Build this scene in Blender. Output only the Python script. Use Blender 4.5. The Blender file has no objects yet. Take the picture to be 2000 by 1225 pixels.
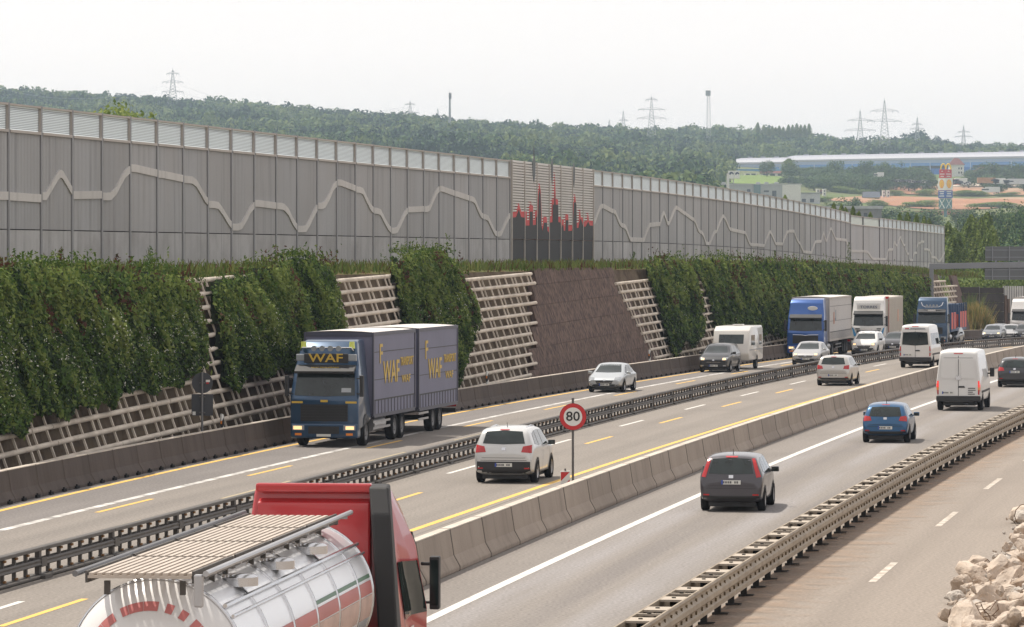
import bpy, bmesh, math, random
import numpy as np
from mathutils import Vector, Matrix
from mathutils.bvhtree import BVHTree
from mathutils import noise as mnoise

random.seed(7); RNG = np.random.default_rng(11)
S = bpy.context.scene
COL = S.collection
F, CH, HZ = 7930., 6.8, 500.          # focal length in px of a 2000 px wide frame, camera height, horizon row
K = 6.1e-5

# ------------------------------------------------------------------ geometry of the road
def g(Y):
    u = min(max(Y - 250., 0.), 170.)
    return -K*u*u - 2*K*170*max(Y - 420., 0.)
def W(px, py, Y): return Vector(((px - 1000.)*Y/F, Y, CH - (py - HZ)*Y/F))
def gnd(px, py, z=0.):
    lo, hi = 20., 417.
    for _ in range(50):
        m = (lo + hi)/2
        if HZ + F*(CH - z - g(m))/m > py: lo = m
        else: hi = m
    return Vector(((px - 1000.)*m/F, m, g(m) + z))
def poly(c, lim):
    def f(Y):
        y = min(max(Y, lim[0]), lim[1])
        v = np.polyval(c, y)
        if y != Y: v += np.polyval(np.polyder(c), y)*(Y - y)
        return float(v)
    return f
LB = poly([-9.6864e-07, 8.7466e-04, -2.1981e-02, -20.814], (100, 355))
LY = lambda Y: LB(Y) + .5
LW = poly([2.6783e-04, 9.3984e-02, -24.830], (60, 330))
MD = poly([8.4113e-07, -2.1003e-04, .18039, -24.349], (80, 325))
RB = poly([1.7106e-04, .13506, -14.291], (40, 300))
RY = poly([1.447e-04, .14156, -18.177], (60, 260))
RW = poly([1.6989e-04, .14181, -13.312], (40, 300))
RR = poly([2.2293e-04, .14234, -8.6507], (40, 300))
YD = poly([2.0e-04, .1222, -19.6], (40, 330))     # yellow lane dashes
WD = poly([2.0e-04, .1215, -20.63], (40, 330))    # white lane dashes
def tang(fn, Y, off=0):
    d = (fn(Y + 1) - fn(Y - 1))/2
    return math.atan(d)                # heading to the right of +Y
def offs(fn, Y, t, z=0.):              # point t metres right of the line
    a = tang(fn, Y)
    return Vector((fn(Y) + t*math.cos(a), Y - t*math.sin(a), g(Y) + z))
def march(fn, Y0, Y1, L):              # stations every L metres along a line
    out = []; Y = Y0
    while Y < Y1:
        out.append(Y); Y += L*math.cos(tang(fn, Y))
    return out

# ------------------------------------------------------------------ materials
def nt(m):
    m.use_nodes = True
    return m.node_tree
def M(name, col, rough=.75, metal=0., var=.14, scale=.8, bump=0., bs=25., coat=0., spec=.5, col2=None, c2s=.35, c2w=.12, c2t=.5,
      stretch=None, coord='pos', emit=0., fine=0., trans=0., rnd=0., streak=0.):
    m = bpy.data.materials.new(name); t = nt(m); N = t.nodes; Lk = t.links
    b = N['Principled BSDF']
    b.inputs['Roughness'].default_value = rough; b.inputs['Metallic'].default_value = metal
    b.inputs['Coat Weight'].default_value = coat; b.inputs['Specular IOR Level'].default_value = spec if rough < .75 else min(spec, .12)
    if coord == 'pos':
        src = N.new('ShaderNodeNewGeometry').outputs['Position']
    else:
        src = N.new('ShaderNodeTexCoord').outputs['UV' if coord == 'uv' else 'Object']
    if stretch:
        mp = N.new('ShaderNodeMapping'); mp.inputs['Scale'].default_value = stretch
        Lk.new(src, mp.inputs['Vector']); src = mp.outputs['Vector']
    def noise(s, d=4, r=.55):
        n = N.new('ShaderNodeTexNoise'); n.inputs['Scale'].default_value = s; n.inputs['Detail'].default_value = d
        n.inputs['Roughness'].default_value = r
        Lk.new(src, n.inputs['Vector']); return n.outputs['Fac']
    c = (*col, 1.)
    mix = N.new('ShaderNodeMix'); mix.data_type = 'RGBA'
    mix.inputs['A'].default_value = tuple(max(0, v*(1 - 2*var)) for v in col) + (1,)
    mix.inputs['B'].default_value = tuple(min(1, v*(1 + 2*var)) for v in col) + (1,)
    Lk.new(noise(scale), mix.inputs['Factor']); out = mix.outputs['Result']
    if col2:
        r = N.new('ShaderNodeMapRange'); r.inputs['From Min'].default_value = c2t - c2w; r.inputs['From Max'].default_value = c2t + c2w
        Lk.new(noise(c2s, 5, .6), r.inputs['Value'])
        m2 = N.new('ShaderNodeMix'); m2.data_type = 'RGBA'; m2.inputs['B'].default_value = (*col2, 1)
        Lk.new(out, m2.inputs['A']); Lk.new(r.outputs['Result'], m2.inputs['Factor']); out = m2.outputs['Result']
    if fine:
        m3 = N.new('ShaderNodeMix'); m3.data_type = 'RGBA'; m3.blend_type = 'OVERLAY'; m3.inputs['Factor'].default_value = fine
        Lk.new(out, m3.inputs['A']); nn = N.new('ShaderNodeTexNoise'); nn.inputs['Scale'].default_value = bs; Lk.new(src, nn.inputs['Vector'])
        Lk.new(nn.outputs['Fac'], m3.inputs['B']); out = m3.outputs['Result']
    if streak:                  # rain streaks: long narrow vertical stains
        mp2 = N.new('ShaderNodeMapping'); mp2.inputs['Scale'].default_value = (2.6, 2.6, .12); Lk.new(N.new('ShaderNodeNewGeometry').outputs['Position'], mp2.inputs['Vector'])
        ns = N.new('ShaderNodeTexNoise'); ns.inputs['Scale'].default_value = 1.; ns.inputs['Detail'].default_value = 5; Lk.new(mp2.outputs['Vector'], ns.inputs['Vector'])
        rs = N.new('ShaderNodeMapRange'); rs.inputs['From Min'].default_value = .52; rs.inputs['From Max'].default_value = .72; rs.inputs['To Max'].default_value = streak; Lk.new(ns.outputs['Fac'], rs.inputs['Value'])
        ms_ = N.new('ShaderNodeMix'); ms_.data_type = 'RGBA'; ms_.inputs['B'].default_value = tuple(v*.55 for v in col) + (1,); Lk.new(out, ms_.inputs['A']); Lk.new(rs.outputs['Result'], ms_.inputs['Factor']); out = ms_.outputs['Result']
    if rnd:                     # every cast panel its own tone
        oi = N.new('ShaderNodeObjectInfo'); rr = N.new('ShaderNodeMapRange'); rr.inputs['To Min'].default_value = 1 - rnd; rr.inputs['To Max'].default_value = 1 + rnd; Lk.new(oi.outputs['Random'], rr.inputs['Value'])
        hv = N.new('ShaderNodeHueSaturation'); Lk.new(out, hv.inputs['Color']); Lk.new(rr.outputs['Result'], hv.inputs['Value']); out = hv.outputs['Color']
    Lk.new(out, b.inputs['Base Color'])
    if bump:
        bp = N.new('ShaderNodeBump'); bp.inputs['Strength'].default_value = bump; bp.inputs['Distance'].default_value = .05
        Lk.new(noise(bs, 3), bp.inputs['Height']); Lk.new(bp.outputs['Normal'], b.inputs['Normal'])
    if emit:
        b.inputs['Emission Color'].default_value = c; b.inputs['Emission Strength'].default_value = emit
    if trans:
        b.inputs['Alpha'].default_value = 1 - trans
    return m
def leafmat(name, c1, c2, scale=.25, rough=.6, fine=1.6, tr=.32):
    m = bpy.data.materials.new(name); t = nt(m); N = t.nodes; Lk = t.links; b = N['Principled BSDF']
    geo = N.new('ShaderNodeNewGeometry')
    n = N.new('ShaderNodeTexNoise'); n.inputs['Scale'].default_value = scale; n.inputs['Detail'].default_value = 3
    Lk.new(geo.outputs['Position'], n.inputs['Vector'])
    n2 = N.new('ShaderNodeTexNoise'); n2.inputs['Scale'].default_value = fine; n2.inputs['Detail'].default_value = 2
    Lk.new(geo.outputs['Position'], n2.inputs['Vector'])
    ad = N.new('ShaderNodeMath'); ad.operation = 'ADD'; Lk.new(n.outputs['Fac'], ad.inputs[0]); Lk.new(n2.outputs['Fac'], ad.inputs[1])
    r = N.new('ShaderNodeMapRange'); r.inputs['From Min'].default_value = .72; r.inputs['From Max'].default_value = 1.28
    Lk.new(ad.outputs[0], r.inputs['Value'])
    mx = N.new('ShaderNodeMix'); mx.data_type = 'RGBA'; mx.inputs['A'].default_value = (*c1, 1); mx.inputs['B'].default_value = (*c2, 1)
    Lk.new(r.outputs['Result'], mx.inputs['Factor']); Lk.new(mx.outputs['Result'], b.inputs['Base Color'])
    b.inputs['Roughness'].default_value = rough; b.inputs['Specular IOR Level'].default_value = .1
    tl = N.new('ShaderNodeBsdfTranslucent'); Lk.new(mx.outputs['Result'], tl.inputs['Color']); sm = N.new('ShaderNodeMixShader'); sm.inputs['Fac'].default_value = tr
    Lk.new(b.outputs[0], sm.inputs[1]); Lk.new(tl.outputs[0], sm.inputs[2]); Lk.new(sm.outputs[0], N['Material Output'].inputs['Surface'])
    return m

# ------------------------------------------------------------------ mesh helpers
class MB:
    def __init__(s): s.v = []; s.f = []; s.m = []
    def add(s, vs, fs, mi=0):
        o = len(s.v); s.v += [tuple(v) for v in vs]
        s.f += [tuple(i + o for i in f) for f in fs]; s.m += [mi]*len(fs)
        return s
    def box(s, x0, x1, y0, y1, z0, z1, mi=0, X=None):
        vs = [Vector((x, y, z)) for z in (z0, z1) for y in (y0, y1) for x in (x0, x1)]
        if X is not None: vs = [X @ v for v in vs]
        return s.add(vs, [(0, 2, 3, 1), (4, 5, 7, 6), (0, 1, 5, 4), (2, 6, 7, 3), (0, 4, 6, 2), (1, 3, 7, 5)], mi)
    def hexa(s, p, mi=0):              # 8 corners, bottom ring then top ring (both counter-clockwise)
        return s.add(p, [(3, 2, 1, 0), (4, 5, 6, 7), (0, 1, 5, 4), (1, 2, 6, 5), (2, 3, 7, 6), (3, 0, 4, 7)], mi)
    def cyl(s, p0, p1, r0, r1=None, n=8, mi=0, caps=True):
        r1 = r0 if r1 is None else r1
        p0 = Vector(p0); p1 = Vector(p1); d = (p1 - p0).normalized()
        a = d.orthogonal().normalized(); b = d.cross(a)
        vs = []
        for p, r in ((p0, r0), (p1, r1)):
            for i in range(n):
                t = 2*math.pi*i/n; vs.append(p + a*math.cos(t)*r + b*math.sin(t)*r)
        fs = [(i, (i + 1) % n, n + (i + 1) % n, n + i) for i in range(n)]
        if caps: fs += [tuple(range(n - 1, -1, -1)), tuple(range(n, 2*n))]
        return s.add(vs, fs, mi)
    def tube(s, pts, r, n=6, mi=0):
        pts = [Vector(p) for p in pts]; vs = []
        a = None
        for i, p in enumerate(pts):
            d = (pts[min(i + 1, len(pts) - 1)] - pts[max(i - 1, 0)]).normalized()
            a = d.orthogonal().normalized() if a is None else (a - d*a.dot(d)).normalized()
            b = d.cross(a); rr = r[i] if isinstance(r, (list, tuple)) else r
            for k in range(n):
                t = 2*math.pi*k/n; vs.append(p + a*math.cos(t)*rr + b*math.sin(t)*rr)
        fs = [(i*n + k, i*n + (k + 1) % n, (i + 1)*n + (k + 1) % n, (i + 1)*n + k) for i in range(len(pts) - 1) for k in range(n)]
        fs += [tuple(range(n - 1, -1, -1)), tuple(range((len(pts) - 1)*n, len(pts)*n))]
        return s.add(vs, fs, mi)
    def prism(s, pl, fn, mi=0):        # pl: 2d outline; fn(a,b,side) -> 3d point, side 0/1
        n = len(pl)
        vs = [fn(a, b, 0) for a, b in pl] + [fn(a, b, 1) for a, b in pl]
        fs = [tuple(range(n - 1, -1, -1)), tuple(range(n, 2*n))]
        fs += [(i, (i + 1) % n, n + (i + 1) % n, n + i) for i in range(n)]
        return s.add(vs, fs, mi)
    def lathe(s, prof, n=20, mi=0, X=None, mis=None):   # prof (r, x): revolve about local x
        vs = []
        for r, x in prof:
            for k in range(n):
                t = 2*math.pi*k/n; v = Vector((x, r*math.cos(t), r*math.sin(t))); vs.append(X @ v if X is not None else v)
        o = len(s.v)
        for i in range(len(prof) - 1):
            fs = [(i*n + k, (i + 1)*n + k, (i + 1)*n + (k + 1) % n, i*n + (k + 1) % n) for k in range(n)]
            s.v += [tuple(v) for v in vs] if i == 0 else []
            s.f += [tuple(q + o for q in f) for f in fs]; s.m += [mis[i] if mis else mi]*len(fs)
        return s
    def build(s, name, mats, parent=None, smooth=False, bevel=0., seg=2, fix=False, autosm=None):
        me = bpy.data.meshes.new(name); me.from_pydata(s.v, [], s.f)
        if not isinstance(mats, (list, tuple)): mats = [mats]
        for m in mats: me.materials.append(m)
        if len(mats) > 1: me.polygons.foreach_set('material_index', s.m)
        if bevel or fix:
            bm = bmesh.new(); bm.from_mesh(me)
            bmesh.ops.remove_doubles(bm, verts=bm.verts, dist=1e-5)
            bmesh.ops.recalc_face_normals(bm, faces=bm.faces)
            if bevel:
                ed = [e for e in bm.edges if len(e.link_faces) == 2 and e.calc_face_angle(0) > .5]
                bmesh.ops.bevel(bm, geom=ed, offset=bevel, segments=seg, profile=.5, affect='EDGES', clamp_overlap=True)
            bm.to_mesh(me); bm.free()
        if smooth: me.polygons.foreach_set('use_smooth', [True]*len(me.polygons))
        if autosm:
            me.polygons.foreach_set('use_smooth', [True]*len(me.polygons)); me.set_sharp_from_angle(angle=autosm)
        me.update()
        return link(name, me, parent)
def link(name, me, parent=None):
    o = bpy.data.objects.new(name, me); COL.objects.link(o)
    if parent is not None: o.parent = parent
    return o
def quads(name, V, mats, mi=None, parent=None, uv=False):     # V: (N,4,3) array
    V = np.asarray(V, np.float32); n = len(V)
    me = bpy.data.meshes.new(name)
    me.vertices.add(4*n); me.vertices.foreach_set('co', V.reshape(-1))
    me.loops.add(4*n); me.loops.foreach_set('vertex_index', np.arange(4*n, dtype=np.int32))
    me.polygons.add(n); me.polygons.foreach_set('loop_start', np.arange(0, 4*n, 4, dtype=np.int32))
    if not isinstance(mats, (list, tuple)): mats = [mats]
    for m in mats: me.materials.append(m)
    if mi is not None: me.polygons.foreach_set('material_index', np.asarray(mi, np.int32))
    me.update(calc_edges=True); me.validate()
    return link(name, me, parent)
def leafquads(P, size, nrm=None, spread=1., asp=.6, rng=RNG):     # leaf faces at points P, random facing biased to nrm
    n = len(P); size = np.broadcast_to(np.asarray(size, float), (n,))
    d = rng.normal(size=(n, 3)); d /= np.linalg.norm(d, axis=1)[:, None]
    if nrm is not None:
        d = d*spread + nrm; d /= np.linalg.norm(d, axis=1)[:, None] + 1e-9
    a = rng.normal(size=(n, 3)); a -= d*(a*d).sum(1)[:, None]; a /= np.linalg.norm(a, axis=1)[:, None] + 1e-9
    b = np.cross(d, a); a = a*(size/2)[:, None]; b = b*(size*asp/2)[:, None]
    return np.stack([P - a, P - b*.9 + a*.1, P + a, P + b*.9 + a*.1], 1)
def thing(name, label, cat, loc=(0, 0, 0), rz=0., group=None):
    o = bpy.data.objects.new(name, None); COL.objects.link(o); o.empty_display_size = .3
    o.location = loc; o.rotation_euler = (0, 0, rz); tag(o, label, cat, group); return o
def tag(o, label=None, cat=None, group=None, kind=None):
    if label: o['label'] = label
    if cat: o['category'] = cat
    if group: o['group'] = group
    if kind: o['kind'] = kind
    return o
def struct(o, kind='structure'): o['kind'] = kind; return o
def dup(root, loc=None, rz=None, label=None, deep=True, scale=None):
    r = root.copy(); COL.objects.link(r)
    if loc is not None: r.location = loc
    if rz is not None: r.rotation_euler = (0, 0, rz)
    if scale is not None: r.scale = scale
    if label: r['label'] = label
    if deep:
        for ch in root.children:
            c = ch.copy(); COL.objects.link(c); c.parent = r
            for gch in ch.children:
                d = gch.copy(); COL.objects.link(d); d.parent = c
    return r
def text(s, size, mat, name, parent, X, ext=.01, width=None, font=None):
    cu = bpy.data.curves.new(name, 'FONT'); cu.body = s; cu.size = size; cu.extrude = ext; cu.align_x = 'CENTER'; cu.align_y = 'CENTER'; cu.resolution_u = 3
    cu.offset = size*.012
    o = bpy.data.objects.new(name, cu); COL.objects.link(o)
    dg = bpy.context.evaluated_depsgraph_get(); dg.update()
    me = bpy.data.meshes.new_from_object(o.evaluated_get(dg)); bpy.data.objects.remove(o)
    co = np.empty(len(me.vertices)*3); me.vertices.foreach_get('co', co); co = co.reshape(-1, 3)
    if width: co[:, 0] *= width/(co[:, 0].max() - co[:, 0].min())
    co = np.array([tuple(X @ Vector(c)) for c in co]); me.vertices.foreach_set('co', co.reshape(-1))
    me.materials.clear(); me.materials.append(mat); me.update()
    return link(name, me, parent)
XF = Matrix(((1, 0, 0, 0), (0, 0, -1, 0), (0, 1, 0, 0), (0, 0, 0, 1)))      # text plane -> facing -y, upright
def at(x, y, z, R=XF): return Matrix.Translation((x, y, z)) @ R
XB = Matrix.Rotation(math.pi, 4, 'Z') @ XF       # facing +y
XR = Matrix.Rotation(math.pi/2, 4, 'Z') @ XF     # facing +x
XL = Matrix.Rotation(-math.pi/2, 4, 'Z') @ XF    # facing -x
# ------------------------------------------------------------------ world, sun, camera
w = bpy.data.worlds.new("World"); S.world = w; w.use_nodes = True
t = w.node_tree; N = t.nodes; Lk = t.links
bg = N['Background']; sky = N.new('ShaderNodeTexSky'); sky.sky_type = 'NISHITA'; sky.sun_disc = False
SUN = Vector((-.42, .30, 1.)).normalized()
sky.sun_elevation = math.asin(SUN.z); sky.sun_rotation = math.atan2(SUN.x, SUN.y)
sky.dust_density = 2.; sky.altitude = 200
Lk.new(sky.outputs['Color'], bg.inputs['Color']); bg.inputs['Strength'].default_value = .10
veil = N.new('ShaderNodeBackground'); veil.inputs['Strength'].default_value = 1.      # thin white cloud over the whole sky
tc = N.new('ShaderNodeTexCoord'); nz = N.new('ShaderNodeTexNoise'); nz.inputs['Scale'].default_value = 3.; nz.inputs['Detail'].default_value = 4
mp = N.new('ShaderNodeMapping'); mp.inputs['Scale'].default_value = (1, 1, 6); Lk.new(tc.outputs['Generated'], mp.inputs['Vector']); Lk.new(mp.outputs['Vector'], nz.inputs['Vector'])
cm = N.new('ShaderNodeMix'); cm.data_type = 'RGBA'; cm.inputs['A'].default_value = (.98, .915, .875, 1); cm.inputs['B'].default_value = (1, .942, .905, 1)
Lk.new(nz.outputs['Fac'], cm.inputs['Factor']); Lk.new(cm.outputs['Result'], veil.inputs['Color'])
sp = N.new('ShaderNodeSeparateXYZ'); Lk.new(tc.outputs['Generated'], sp.inputs[0]); rp = N.new('ShaderNodeValToRGB')      # grey haze at the horizon, bright cloud veil above it, thinner overhead
cr = rp.color_ramp; cr.elements[0].position = 0.; cr.elements[0].color = (.86, .86, .86, 1); cr.elements[1].position = 1.; cr.elements[1].color = (.84, .84, .84, 1)
for q_, v_ in ((.022, .90), (.05, 1.), (.12, 1.), (.45, .86)):
    e_ = cr.elements.new(q_); e_.color = (v_, v_, v_, 1)
vm = N.new('ShaderNodeMath'); vm.operation = 'MULTIPLY'; vm.inputs[1].default_value = 1.15
Lk.new(sp.outputs['Z'], rp.inputs['Fac']); Lk.new(rp.outputs['Color'], vm.inputs[0]); Lk.new(vm.outputs[0], veil.inputs['Strength'])
ms = N.new('ShaderNodeMixShader'); ms.inputs['Fac'].default_value = .82
Lk.new(bg.outputs[0], ms.inputs[1]); Lk.new(veil.outputs[0], ms.inputs[2]); Lk.new(ms.outputs[0], N['World Output'].inputs['Surface'])
sl = bpy.data.lights.new("sun", 'SUN'); sl.energy = 4.5; sl.angle = math.radians(.55); sl.color = (1., .93, .83)
so = bpy.data.objects.new("sun", sl); COL.objects.link(so); so.rotation_euler = SUN.to_track_quat('Z', 'Y').to_euler()
so.location = (-40, 60, 90)
cd = bpy.data.cameras.new("camera"); cam = bpy.data.objects.new("camera", cd); COL.objects.link(cam)
cam.location = (0, 0, CH); cam.rotation_euler = (math.pi/2, 0, 0)
cd.sensor_width = 36; cd.lens = F/2000*36; cd.shift_y = -(612.5 - HZ)/2000; cd.clip_start = 1; cd.clip_end = 12000
S.camera = cam
S.view_settings.view_transform = 'Standard'; S.view_settings.look = 'None'; S.view_settings.exposure = .12
S.cycles.use_denoising = True; S.cycles.max_bounces = 8; S.cycles.transparent_max_bounces = 12; S.cycles.volume_bounces = 1
S.cycles.use_adaptive_sampling = True; S.cycles.adaptive_threshold = .015

# ------------------------------------------------------------------ palette
m_asph = None
m_white = M('white_line', (.62, .6, .56), .7, var=.1, scale=1.2, col2=(.30, .28, .26), c2s=2.2, c2w=.1, c2t=.66)
m_worn = M('worn_line', (.6, .58, .55), .7, var=.1, scale=1.2, col2=(.25, .235, .22), c2s=1.4, c2w=.08, c2t=.53)
m_yel = M('yellow_line', (.72, .44, .09), .7, var=.08, scale=1.2, col2=(.45, .33, .17), c2s=2., c2w=.1, c2t=.68)
m_yfade = M('faded_yellow_line', (.36, .30, .19), .7, var=.08, scale=1.2)
m_concL = M('dark_concrete', (.098, .082, .075), .85, rnd=.10, streak=.4, var=.16, scale=.7, bump=.25, bs=14, col2=(.075, .062, .058), c2s=1.1, c2w=.2, c2t=.62, stretch=(1, 1, .35))
m_concR = M('grey_concrete', (.35, .297, .25), .85, rnd=.07, streak=.45, var=.12, scale=.5, bump=.25, bs=14, col2=(.28, .235, .20), c2s=.8, c2w=.25, c2t=.6, stretch=(1, 1, .6))
m_black = M('black_rubber', (.012, .012, .013), .8, var=.1)
m_dsteel = M('dark_steel', (.088, .080, .073), .6, .3, var=.2, scale=2.)
m_rust = M('rusty_bolt', (.22, .11, .035), .7, .2)
m_galv = M('dusty_steel', (.315, .258, .19), .6, .25, var=.12, scale=1.5, col2=(.19, .145, .10), c2s=1.6, c2w=.15, c2t=.6)
m_galvtop = M('dusty_steel_top', (.42, .36, .29), .6, .25, var=.1, scale=2)
m_gapd = M('rail_inside_shade', (.03, .028, .025), .8)
m_crib = M('crib_concrete', (.62, .555, .475), .85, var=.16, scale=1.1, bump=.3, bs=10, col2=(.42, .36, .30), c2s=.9, c2w=.15, c2t=.62)
m_soil = M('embankment_soil', (.105, .078, .057), .95, var=.3, scale=1.6, bump=.9, bs=4, col2=(.15, .12, .085), c2s=.8)
m_brownw = M('rough_brown_concrete', (.150, .106, .088), .9, var=.16, scale=.5, bump=1., bs=5, fine=.8, stretch=(1, 1, .6), col2=(.08, .06, .055), c2s=3.6, c2w=.10, c2t=.55)
m_wall = M('ribbed_concrete', (.425, .429, .437), .85, rnd=.07, streak=.5, var=.07, scale=.25, bump=.12, bs=9, stretch=(1, 1, .4), col2=(.41, .397, .387), c2s=.22, c2w=.25, c2t=.62)
m_wallow = M('lower_concrete', (.50, .497, .497), .85, rnd=.06, streak=.6, var=.06, scale=.25, bump=.1, bs=9, col2=(.28, .27, .265), c2s=.5, c2w=.25, c2t=.64)
m_band = M('smooth_band', (.53, .515, .495), .8, rnd=.05, streak=.3, var=.06, scale=.5)
m_post = M('grey_post', (.23, .23, .235), .55, .2, var=.08)
m_frame = M('pale_frame', (.42, .385, .35), .7, var=.08)
m_slat = M('louvre_white', (.66, .645, .62), .7, var=.06, scale=.6)
m_dark = M('charcoal_panel', (.020, .0195, .021), .7, var=.1)
m_red = M('signal_red', (.50, .028, .026), .6, var=.1)
m_spire = M('slate_spire', (.085, .10, .105), .6, var=.1)
def glassy(name, col, alpha, rough=.08):
    m = bpy.data.materials.new(name); t = nt(m); N = t.nodes; Lk = t.links; b = N['Principled BSDF']
    b.inputs['Base Color'].default_value = (*col, 1); b.inputs['Roughness'].default_value = rough
    tr = N.new('ShaderNodeBsdfTransparent'); tl = N.new('ShaderNodeBsdfTranslucent'); tl.inputs['Color'].default_value = (*col, 1); m1 = N.new('ShaderNodeMixShader'); m1.inputs['Fac'].default_value = .75; m2 = N.new('ShaderNodeMixShader'); m2.inputs['Fac'].default_value = alpha
    Lk.new(b.outputs[0], m1.inputs[1]); Lk.new(tl.outputs[0], m1.inputs[2]); Lk.new(tr.outputs[0], m2.inputs[1]); Lk.new(m1.outputs[0], m2.inputs[2]); Lk.new(m2.outputs[0], N['Material Output'].inputs['Surface'])
    return m
m_pane = glassy('wall_glazing', (.88, .95, .985), .70)
m_pane2 = glassy('milky_glazing', (.58, .62, .58), .6)
m_stripe = M('glazing_stripe', (.24, .26, .28), .6, var=.03)
m_glass = M('vehicle_glass', (.016, .024, .023), .03, var=.5, scale=2.2, spec=.6)
m_tyre = M('tyre', (.015, .015, .016), .85)
m_rim = M('alloy_rim', (.42, .42, .43), .35, .7)
m_rimd = M('steel_rim', (.18, .18, .185), .5, .5)
m_chr = M('chrome', (.62, .63, .65), .2, .9)
m_trim = M('black_trim', (.022, .022, .023), .6)
m_tail = M('tail_lamp', (.42, .012, .014), .25, coat=.5)
m_tailon = M('lit_tail_lamp', (.85, .03, .02), .3, emit=.6)
m_head = M('head_lamp', (.30, .32, .34), .1, coat=.6, spec=.8)
m_lit = M('lit_head_lamp', (1., .62, .30), .2, emit=1.1)
m_orange = M('indicator', (.8, .25, .03), .3)
m_plate = M('number_plate', (.62, .62, .58), .5, var=.03)
m_eu = M('plate_blue', (.03, .07, .33), .5)
def paint(n, c, metal=.35, rough=.32): return M(n, c, rough, metal, var=.03, scale=.5, coat=.6)
# ------------------------------------------------------------------ ground and road
def strip(name, fa, fb, Y0, Y1, dz, mat, step=4., ta=0., tb=0., nlat=1):
    me = bpy.data.meshes.new(name); vs = []; fs = []; uv = []
    Ys = np.arange(Y0, Y1 + step, step); n = nlat + 1
    for Y in Ys:
        a = fa(Y) + ta; b = fb(Y) + tb
        for k in range(n):
            q = k/nlat; vs.append((a + (b - a)*q, Y, g(Y) + dz)); uv.append(((b - a)*q, Y*1.02))
    for i in range(len(Ys) - 1):
        for k in range(nlat): fs.append((i*n + k, i*n + k + 1, (i + 1)*n + k + 1, (i + 1)*n + k))
    me.from_pydata(vs, [], fs); u = me.uv_layers.new(name='UVMap')
    for l in me.loops: u.data[l.index].uv = uv[l.vertex_index]
    me.materials.append(mat); me.update()
    return struct(link(name, me))
def asphalt(name, col, track=None, tracks=(), stain=None, streak=.1, fine=.35, patch=None):
    """UV x = metres across, y = metres along: grain, long wheel tracks and tar seams."""
    m = bpy.data.materials.new(name); t = nt(m); N = t.nodes; Lk = t.links; b = N['Principled BSDF']
    b.inputs['Roughness'].default_value = .85; b.inputs['Specular IOR Level'].default_value = .3
    uv = N.new('ShaderNodeTexCoord').outputs['UV']; pos = N.new('ShaderNodeNewGeometry').outputs['Position']
    def noise(scale, st, d=4, src=uv, r=.55):
        mp = N.new('ShaderNodeMapping'); mp.inputs['Scale'].default_value = st; Lk.new(src, mp.inputs['Vector'])
        n = N.new('ShaderNodeTexNoise'); n.inputs['Scale'].default_value = scale; n.inputs['Detail'].default_value = d; n.inputs['Roughness'].default_value = r
        Lk.new(mp.outputs['Vector'], n.inputs['Vector']); return n.outputs['Fac']
    def rng(fac, a, b_, c=0., d=1.):
        r = N.new('ShaderNodeMapRange'); r.inputs['From Min'].default_value = a; r.inputs['From Max'].default_value = b_
        r.inputs['To Min'].default_value = c; r.inputs['To Max'].default_value = d; Lk.new(fac, r.inputs['Value']); return r.outputs['Result']
    def mix(A, B, f):
        x = N.new('ShaderNodeMix'); x.data_type = 'RGBA'
        if isinstance(A, tuple): x.inputs['A'].default_value = (*A, 1)
        else: Lk.new(A, x.inputs['A'])
        if isinstance(B, tuple): x.inputs['B'].default_value = (*B, 1)
        else: Lk.new(B, x.inputs['B'])
        if isinstance(f, float): x.inputs['Factor'].default_value = f
        else: Lk.new(f, x.inputs['Factor'])
        return x.outputs['Result']
    dk = tuple(v*(1 - 2*streak) for v in col); lt = tuple(v*(1 + 1.6*streak) for v in col)
    c = mix(dk, lt, noise(1., (1.6, .03, 1), 4))
    c = mix(c, tuple(v*.86 for v in col), rng(noise(.22, (1, .5, 1), 5), .52, .68, 0., .8))
    sx = N.new('ShaderNodeSeparateXYZ'); Lk.new(uv, sx.inputs[0])
    for x0, hw, cc, am in tracks:
        s1 = N.new('ShaderNodeMath'); s1.operation = 'SUBTRACT'; Lk.new(sx.outputs['X'], s1.inputs[0]); s1.inputs[1].default_value = x0
        s2 = N.new('ShaderNodeMath'); s2.operation = 'ABSOLUTE'; Lk.new(s1.outputs[0], s2.inputs[0])
        f = rng(s2.outputs[0], hw, hw*.35, 0., am)
        mul = N.new('ShaderNodeMath'); mul.operation = 'MULTIPLY'; Lk.new(f, mul.inputs[0])
        Lk.new(rng(noise(1., (.8, .05, 1), 4), .3, .62), mul.inputs[1]); c = mix(c, cc, mul.outputs[0])
    if patch: c = mix(c, patch[0], rng(noise(patch[1], (1, patch[2], 1), 4), patch[3], patch[3] + .08, 0., patch[4]))
    gr = noise(14., (1, 1, 1), 2, pos); g2 = noise(40., (1, 1, 1), 1, pos)
    x = N.new('ShaderNodeMix'); x.data_type = 'RGBA'; x.blend_type = 'OVERLAY'; x.inputs['Factor'].default_value = fine
    Lk.new(c, x.inputs['A']); Lk.new(rng(gr, .25, .75), x.inputs['B']); c = x.outputs['Result']
    Lk.new(c, b.inputs['Base Color'])
    bp = N.new('ShaderNodeBump'); bp.inputs['Strength'].default_value = .25; bp.inputs['Distance'].default_value = .02
    Lk.new(g2, bp.inputs['Height']); Lk.new(bp.outputs['Normal'], b.inputs['Normal'])
    return m
TAN = (.218, .196, .175)
mA1 = asphalt('shoulder_asphalt', (.182, .167, .158), streak=.10, tracks=[(1.2, .5, (.165, .15, .145), .6)])
mA2 = asphalt('left_asphalt', TAN, streak=.09, tracks=[(1.6, .5, (.178, .161, .145), .75), (3.5, .5, (.178, .161, .145), .75), (6.6, .5, (.175, .158, .143), .6), (2.55, .05, (.10, .09, .082), .8)])
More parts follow.
